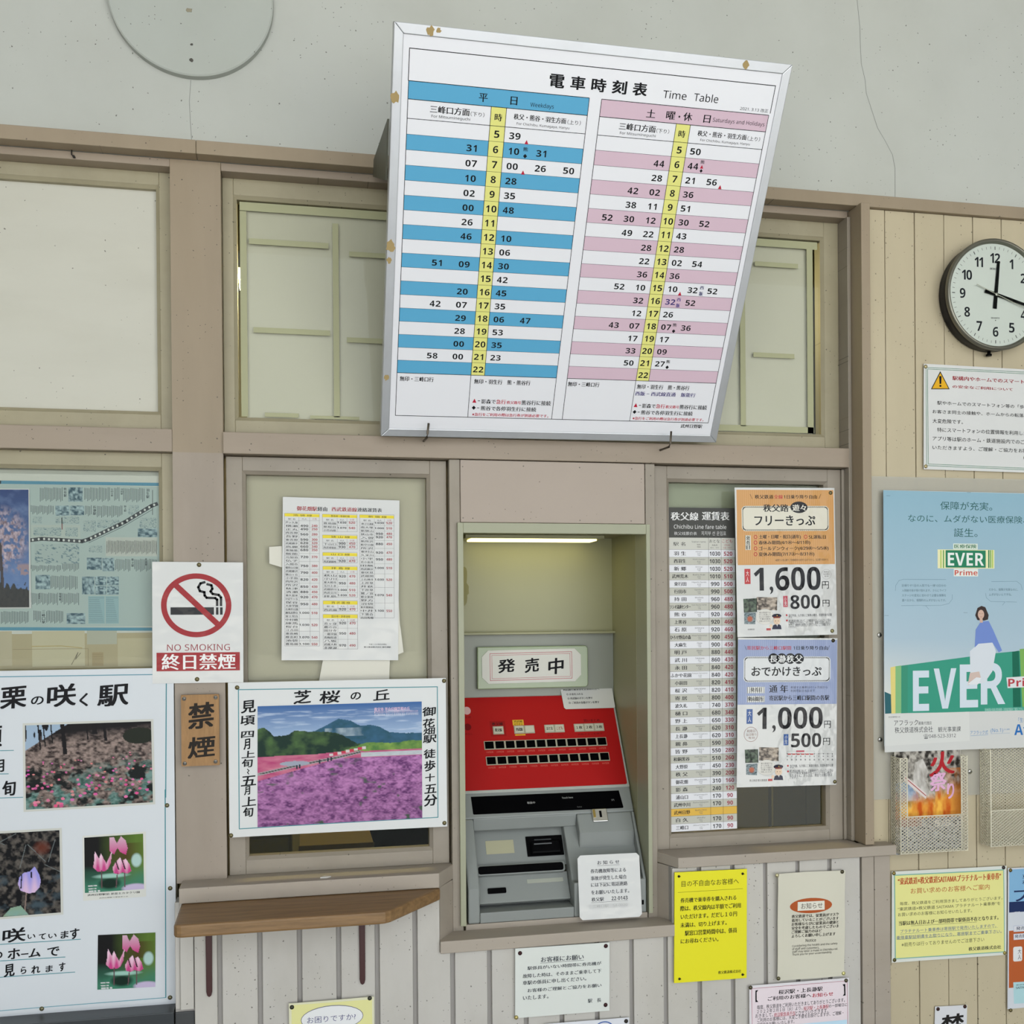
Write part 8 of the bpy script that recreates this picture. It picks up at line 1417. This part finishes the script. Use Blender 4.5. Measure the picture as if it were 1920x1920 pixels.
# right part: coin block stands proud on the slope, face drops vertically
cf=prof(320.5)
tm(MB().prism([prof(278.3),cf,(cf[0]+.002,cf[1]-.052),(cf[0]+.03,cf[1]-.052),(.14,1.05)],.3125+.249,.3125+.3685,'x'),'coin_block',GREYM,bev=.0035)
tm(MB().prism([prof(278.5,-22),prof(414,-22+8),(-.001,.9544),(-.001,.8855),(.1,.8855),(.16,1.05)],.3125+.222,xb,'x'),'right_console',GREYM,bev=.003)
tm(MB().prism([prof(278.5,-.5),prof(423.6,-.5),(0,.8855),(.05,.8855),(.12,1.04)],.3125+.3688,xb,'x'),'right_cheek',GREYM,bev=.002)
tm(MB().box(.3125+.029,.3125+.222,-.0008,.05,.8855,.9065),'bottom_lip',GREYM,bev=.002)
# recess: vertical drop under the crease, then stepped panels
d0=prof(278.5,-1); 
tm(MB().prism([d0,(d0[0]+.004,d0[1]-.026),(d0[0]+.04,d0[1]-.026),(d0[0]+.04,d0[1]+.01)],.3125+.0292,.3125+.2488,'x'),'recess_header',GREYM,bev=.002)
tm(sbox(MB(),29,224,282,372,-52,-40),'upper_recess_panel',GREYM,bev=.001)
tm(sprism(MB(),rr(30,216,368,389,6),-48,-28),'banknote_ledge',GREYM,bev=.002)
tm(sprism(MB(),rr(34,212,370.5,387,5),-28,-26.6),'black_strip',BLACKM,bev=.0005)
tm(sbox(MB(),29,221,386,443,-52,-40),'lower_recess_panel',GREYM,bev=.001)
LBL=mat('pale_label','a19e82',.45)
tm(sbox(MB(),56.5,115.5,313.5,342,-40,-39.2),'pale_label',LBL,bev=.0003);tm(sbox(MB(),134.5,210.5,399,407.5,-40,-39.3),'pale_label',mat('pale_label_grey','979a8e',.45),bev=.0003)
bu=tm(sprism(MB(),rr(142,220,309,352,1.5),-40,-37.5),'banknote_slot',BLACKM,bev=.0006)
tm(sbox(MB(),150,214,320,349,-37.5,-28),'slot_mouth',BLACKM,bev=.004);tm(sbox(MB(),158,195,318,321,-37,-30.5),'slot_lip',mat('dark_grey_lip','3a3c3e',.25),bev=.0008);tm(sbox(MB(),156,194,328,330.5,-28.4,-27.2),'slot_lip',mat('dark_grey_lip2','5a5c5e',.25),bev=.0005)
tm(sprism(MB(),rr(51,89,413,424,2),-40,-36.5),'ticket_slot',BLACKM,bev=.0005)
# tray floor, and a flat dark patch painting the shade of the coin cup's hollow
tm(MB().box(.3125+.029,.3125+.2225,.047,.053,.886,.930),'tray_back',mat('tray_back_grey','5c6060',.5),bev=0)
tm(MB().box(.3125+.029,.3125+.2225,-.0002,.05,.8985,.9025),'tray_floor',mat('tray_grey','6c706f',.4),bev=.001)
tm(MB().prism([(.3125+.15+.062*math.cos(math.pi*i/14),.052-.042*math.sin(math.pi*i/14)) for i in range(15)],.9026,.9034,'z'),'coin_cup_shade',mat('cup_shadow_grey','565b5d',.4),bev=.0003)
# coin slot
cs=tm(sprism(MB(),rr(281,314,271,299,2.5),0,5),'coin_slot_plate',CHROME,bev=.0012)
sbox(MB(),296.5,301.5,276,290,5,5.3).build('coin_slit',BLACKM,cs); sbox(MB(),283,288,273,290,5,6).build('gold_edge',mat('brass','a08a4c',.3,metal=.8),cs)
tm(MB().box(.6772,.6812,-.0022,-.0008,.902,.911),'keyhole',BLACKM,bev=0)
NO=[('T','お 知 ら せ',41,12,88,20,'33343a',1,3),('L',[(41,22),(88,22)],.5,'33343a',2)]+[('T',t,26,y,x1,y+8.5,'33343a',1,3) for t,y,x1 in (('券売機故障等による',28,101),('事故が発生した場合',42,102),('には下記に電話連絡',55,103),('をお願いいたします。',70,106))]+[('T','秩父駅',26,84,52,92,'33343a',1,3),('T','22-0143',68,84,102,91.5,'33343a',1,3),('L',[(25,94),(102,93.5)],.5,'33343a',2),('B',20,97,103,106,'c0c0be',2),('T','三峰口駅　54-0020',28,98.5,101,104.5,'aaaaa8',1,3)]
sheet(None,'phone_contact_notice','glossy white notice with cut corners taped on the lower right of the ticket machine','notice','cfd0d4',INKG,LAM,.0007,data=((0,0,0),.131,.127,0,NO,[]),loc=(.6075,-.006,.945),rot=(math.radians(-9),math.radians(.6),0),clip=.006)
# ================================================================ wooden shelf with iron brackets
SH_=tag(empty('wooden_shelf',(0,-.05,.955)),'oiled wooden shelf with angled right end, under the left ticket window','shelf')
pts=[(-.2195,-.05),(-.2175,-.172)]+[(-.2045+.013*math.cos(math.radians(a)),-.178+.013*math.sin(math.radians(a))) for a in (190,215,240,270)]+[(.128,-.191),(.140,-.1895),(.150,-.184),(.2545,-.062),(.2545,-.05)]
o=MB().prism(pts,.9545,.9768,'z').build('board',WOOD,SH_,.004); o.location=(0,.05,-.955)
for x in (-.1715,.1065):
    o=MB().prism([(x-.0058,.9543),(x-.0052,.812),(x-.0035,.805),(x,.8025),(x+.0035,.805),(x+.0052,.812),(x+.0058,.9543)],-.0555,-.0503,'y').build('bracket',BROWN,SH_,.001); o.location=(0,.05,-.955)
    o=bx('bracket_arm',x-.0055,x+.0055,-.16,-.0506,.9495,.9543,BROWN,SH_); o.location=(0,.05,-.955)
tag(MB().prism([(.030,-.045),(.042,-.047),(.050,-.04),(.038,-.036)],1.0058,1.0075,'z').build('paper_scrap',mat('scrap_white','d4d2cc',.7)),'tiny torn white scrap lying on the sill below the left ticket window','scrap')
# ================================================================ expanded metal leaflet racks
WIRE=mat('cream_wire','d6d0bb',.4)
def emesh(org,ux,uy,w,h,dx=.0094,dy=.0064,r=.0007):
    """expanded metal sheet: zig-zag strands meeting in diamonds"""
    m=MB(); org=Vector(org);ux=Vector(ux);uy=Vector(uy); nn=ux.cross(uy); ny=max(1,int(round(h/dy))); nx=max(1,int(round(w/dx*2))); sx=w/nx; sy=h/ny/2
    for j in range(ny):
        for s in (1,-1):
            for i in range(nx):
                a=(i%2); y0=(2*j+1)*sy+s*sy*(1 if a else 0); y1=(2*j+1)*sy+s*sy*(0 if a else 1)
                p=org+ux*(i*sx)+uy*y0; q=org+ux*((i+1)*sx)+uy*y1; t=uy*r
                v=[p-t-nn*r,q-t-nn*r,q+t-nn*r,p+t-nn*r,p-t+nn*r,q-t+nn*r,q+t+nn*r,p+t+nn*r]
                m.add([tuple(k) for k in v],[(0,3,2,1),(4,5,6,7),(0,1,5,4),(2,3,7,6)])
    return m
def rack(x0,x1,zb,zt,zh,x0w,label,lstrip,rstrip):
    R=tag(empty('leaflet_rack',(x0,-.0205,zb)),label,'rack','wire mesh leaflet racks')
    def c(o): o.location=(-x0,.0205,-zb); return o
    yf,yb=-.058,-.0245
    c(emesh((x0,yf,zb),(1,0,0),(0,0,1),x1-x0,zh-zb).build('front_mesh',WIRE,R))
    if lstrip>.005: c(emesh((x0,yf,zh),(1,0,0),(0,0,1),lstrip,zt-zh).build('front_mesh',WIRE,R))
    if rstrip: c(emesh((x1-rstrip,yf,zh),(1,0,0),(0,0,1),rstrip,zt-zh).build('front_mesh',WIRE,R))
    c(emesh((x0,yb,zb),(0,-1,0),(0,0,1),yb-yf,zt-zb).build('side_mesh',WIRE,R));c(emesh((x1,yb,zb),(0,-1,0),(0,0,1),yb-yf,zt-zb).build('side_mesh',WIRE,R))
    c(emesh((x0,yb,zb),(1,0,0),(0,0,1),x1-x0,zt-zb+.004).build('back_mesh',WIRE,R));c(emesh((x0,yf,zb),(1,0,0),(0,1,0),x1-x0,yb-yf,dy=.008).build('bottom_mesh',WIRE,R))
    w=MB(); w.tube([(x0+lstrip,yf,zt),(x0+lstrip,yf,zb)],.0011,6)
    if rstrip: w.tube([(x1-rstrip,yf,zt),(x1-rstrip,yf,zb)],.0011,6)
    c(w.tube([(x0+lstrip,yf,zh),(x1-rstrip,yf,zh)],.0012,6).build('edge_wire',WIRE,R,smooth=True))
    c(MB().tube([(x0,yf,zt),(x0,yf,zb),(x1,yf,zb),(x1,yf,zt)],.0009,6).tube([(x0,yb,zt),(x0,yb,zb),(x1,yb,zb),(x1,yb,zt)],.0009,6).tube([(x0,yb,zt),(x0,yf,zt),(x0+lstrip,yf,zt)],.0009,6).build('edge_wire',WIRE,R))
    return R
rack(1.2285,1.387,.987,1.1885,1.0645,0,'cream wire mesh leaflet rack holding a festival flyer, left of two under the blue poster',.0165,.0145)
rack(1.4425,1.602,.991,1.1985,1.068,0,'empty cream wire mesh leaflet rack, right of two at the picture edge',.0015,0)
sheet('festival_flyer','festival_flyer','fire festival flyer with orange flames standing in the left wire rack','flyer','b8b4a8',INKS,loc=(1.3085,-.036,1.0935))
# ================================================================ office behind the windows
OW=mat('office_wall','8c8662',.8)
struct(MB().box(-2.5,3.5,2.5,2.55,0,3.75).build('wall_office',OW))
pv=struct(bx('wall_office_boards',1.638,3.4,1.40,1.42,0,2.4,mat('dark_joint','1a1a12',.9),bev=0))
for i in range(12): bx('board',1.64+.13*i,1.64+.13*(i+1)-.006,1.385,1.40,0,2.4,mat('office_board','8a8768',.6,grime=.2),pv)
DK=tag(empty('office_desk',(.15,.75,0)),'dark office desk seen through the gap under the flower poster','desk')
for nm,a in (('desk_top',(-.95,.95,-.33,.33,.70,.735)),('leg',(-.92,-.88,-.3,-.26,0,.70)),('leg',(.88,.92,-.3,-.26,0,.70)),('leg',(-.92,-.88,.26,.3,0,.70)),('leg',(.88,.92,.26,.3,0,.70))): bx(nm,*a,mat('desk_grey','4a4a40',.5),DK)
o=tag(empty('cardboard_box',(.08,.66,.735)),'brown cardboard box standing on the office desk','box'); bx('carton',-.09,.09,-.1,.1,0,.2,mat('cardboard','6e5e34',.8),o); bx('flap',-.092,.092,-.102,-.1,.13,.2,mat('cardboard2','5c5030',.8),o)
o=tag(empty('steel_cabinet',(-.13,.8,.735)),'small olive steel drawer cabinet on the left of the office desk','cabinet'); bx('body',-.1,.1,-.12,.12,0,.30,mat('olive_steel','5e5a34',.5),o)
for i in range(3): d=bx('drawer',-.092,.092,-.125,-.119,.01+.097*i,.10+.097*i,mat('olive_steel2','6e6a40',.5),o); bx('handle',-.02,.02,-.13,-.125,.05+.097*i,.058+.097*i,BLACKM,d)
o=tag(empty('office_chair',(.36,1.15,.0)),'black office chair behind the office desk','chair'); bx('backrest',-.2,.2,.0,.06,.62,1.0,BLACKM,o,.02); bx('seat',-.2,.2,-.4,0,.42,.48,BLACKM,o,.02); MB().lathe([(.02,0),(.02,.42)],(0,-.2,0),ax=(0,0,1),n=12).build('stem',CHROME,o); MB().lathe([(.25,0),(.25,.03),(.03,.06)],(0,-.2,0),ax=(0,0,1),n=12).build('base',BLACKM,o)
yc=mat('yellow_cloth','8f8a44',.8)
tag(MB().prism([(.13,1.03),(.16,.975),(.22,.955),(.33,.965),(.36,1.0),(.33,1.0),(.2,.99),(.16,1.04)],.78,.9,'y').build('yellow_bag',yc,None,.008),'yellowish bag lying on the office desk behind the glass','bag')
tag(MB().prism([(.36,.735),(.46,.735),(.45,1.03),(.37,1.03)],.66,.72,'y').build('grey_binder',mat('binder_grey','86867a',.6),None,.006),'pale grey binder standing on the office desk behind the glass','binder')
LL=tag(empty('added_office_lamp',(.4,1.3,2.55)),'fluorescent ceiling lamp in the office behind the windows','lamp'); bx('lamp_body',-.6,.6,-.08,.08,.01,.06,METG,LL); bx('lit_tube',-.58,.58,-.02,.02,-.03,.01,mat('tube_glow','ffeaa6',.5,emit=60.),LL)  # out-of-view lamp, added to brighten the office behind the glass
bpy.data.objects.remove(tob)
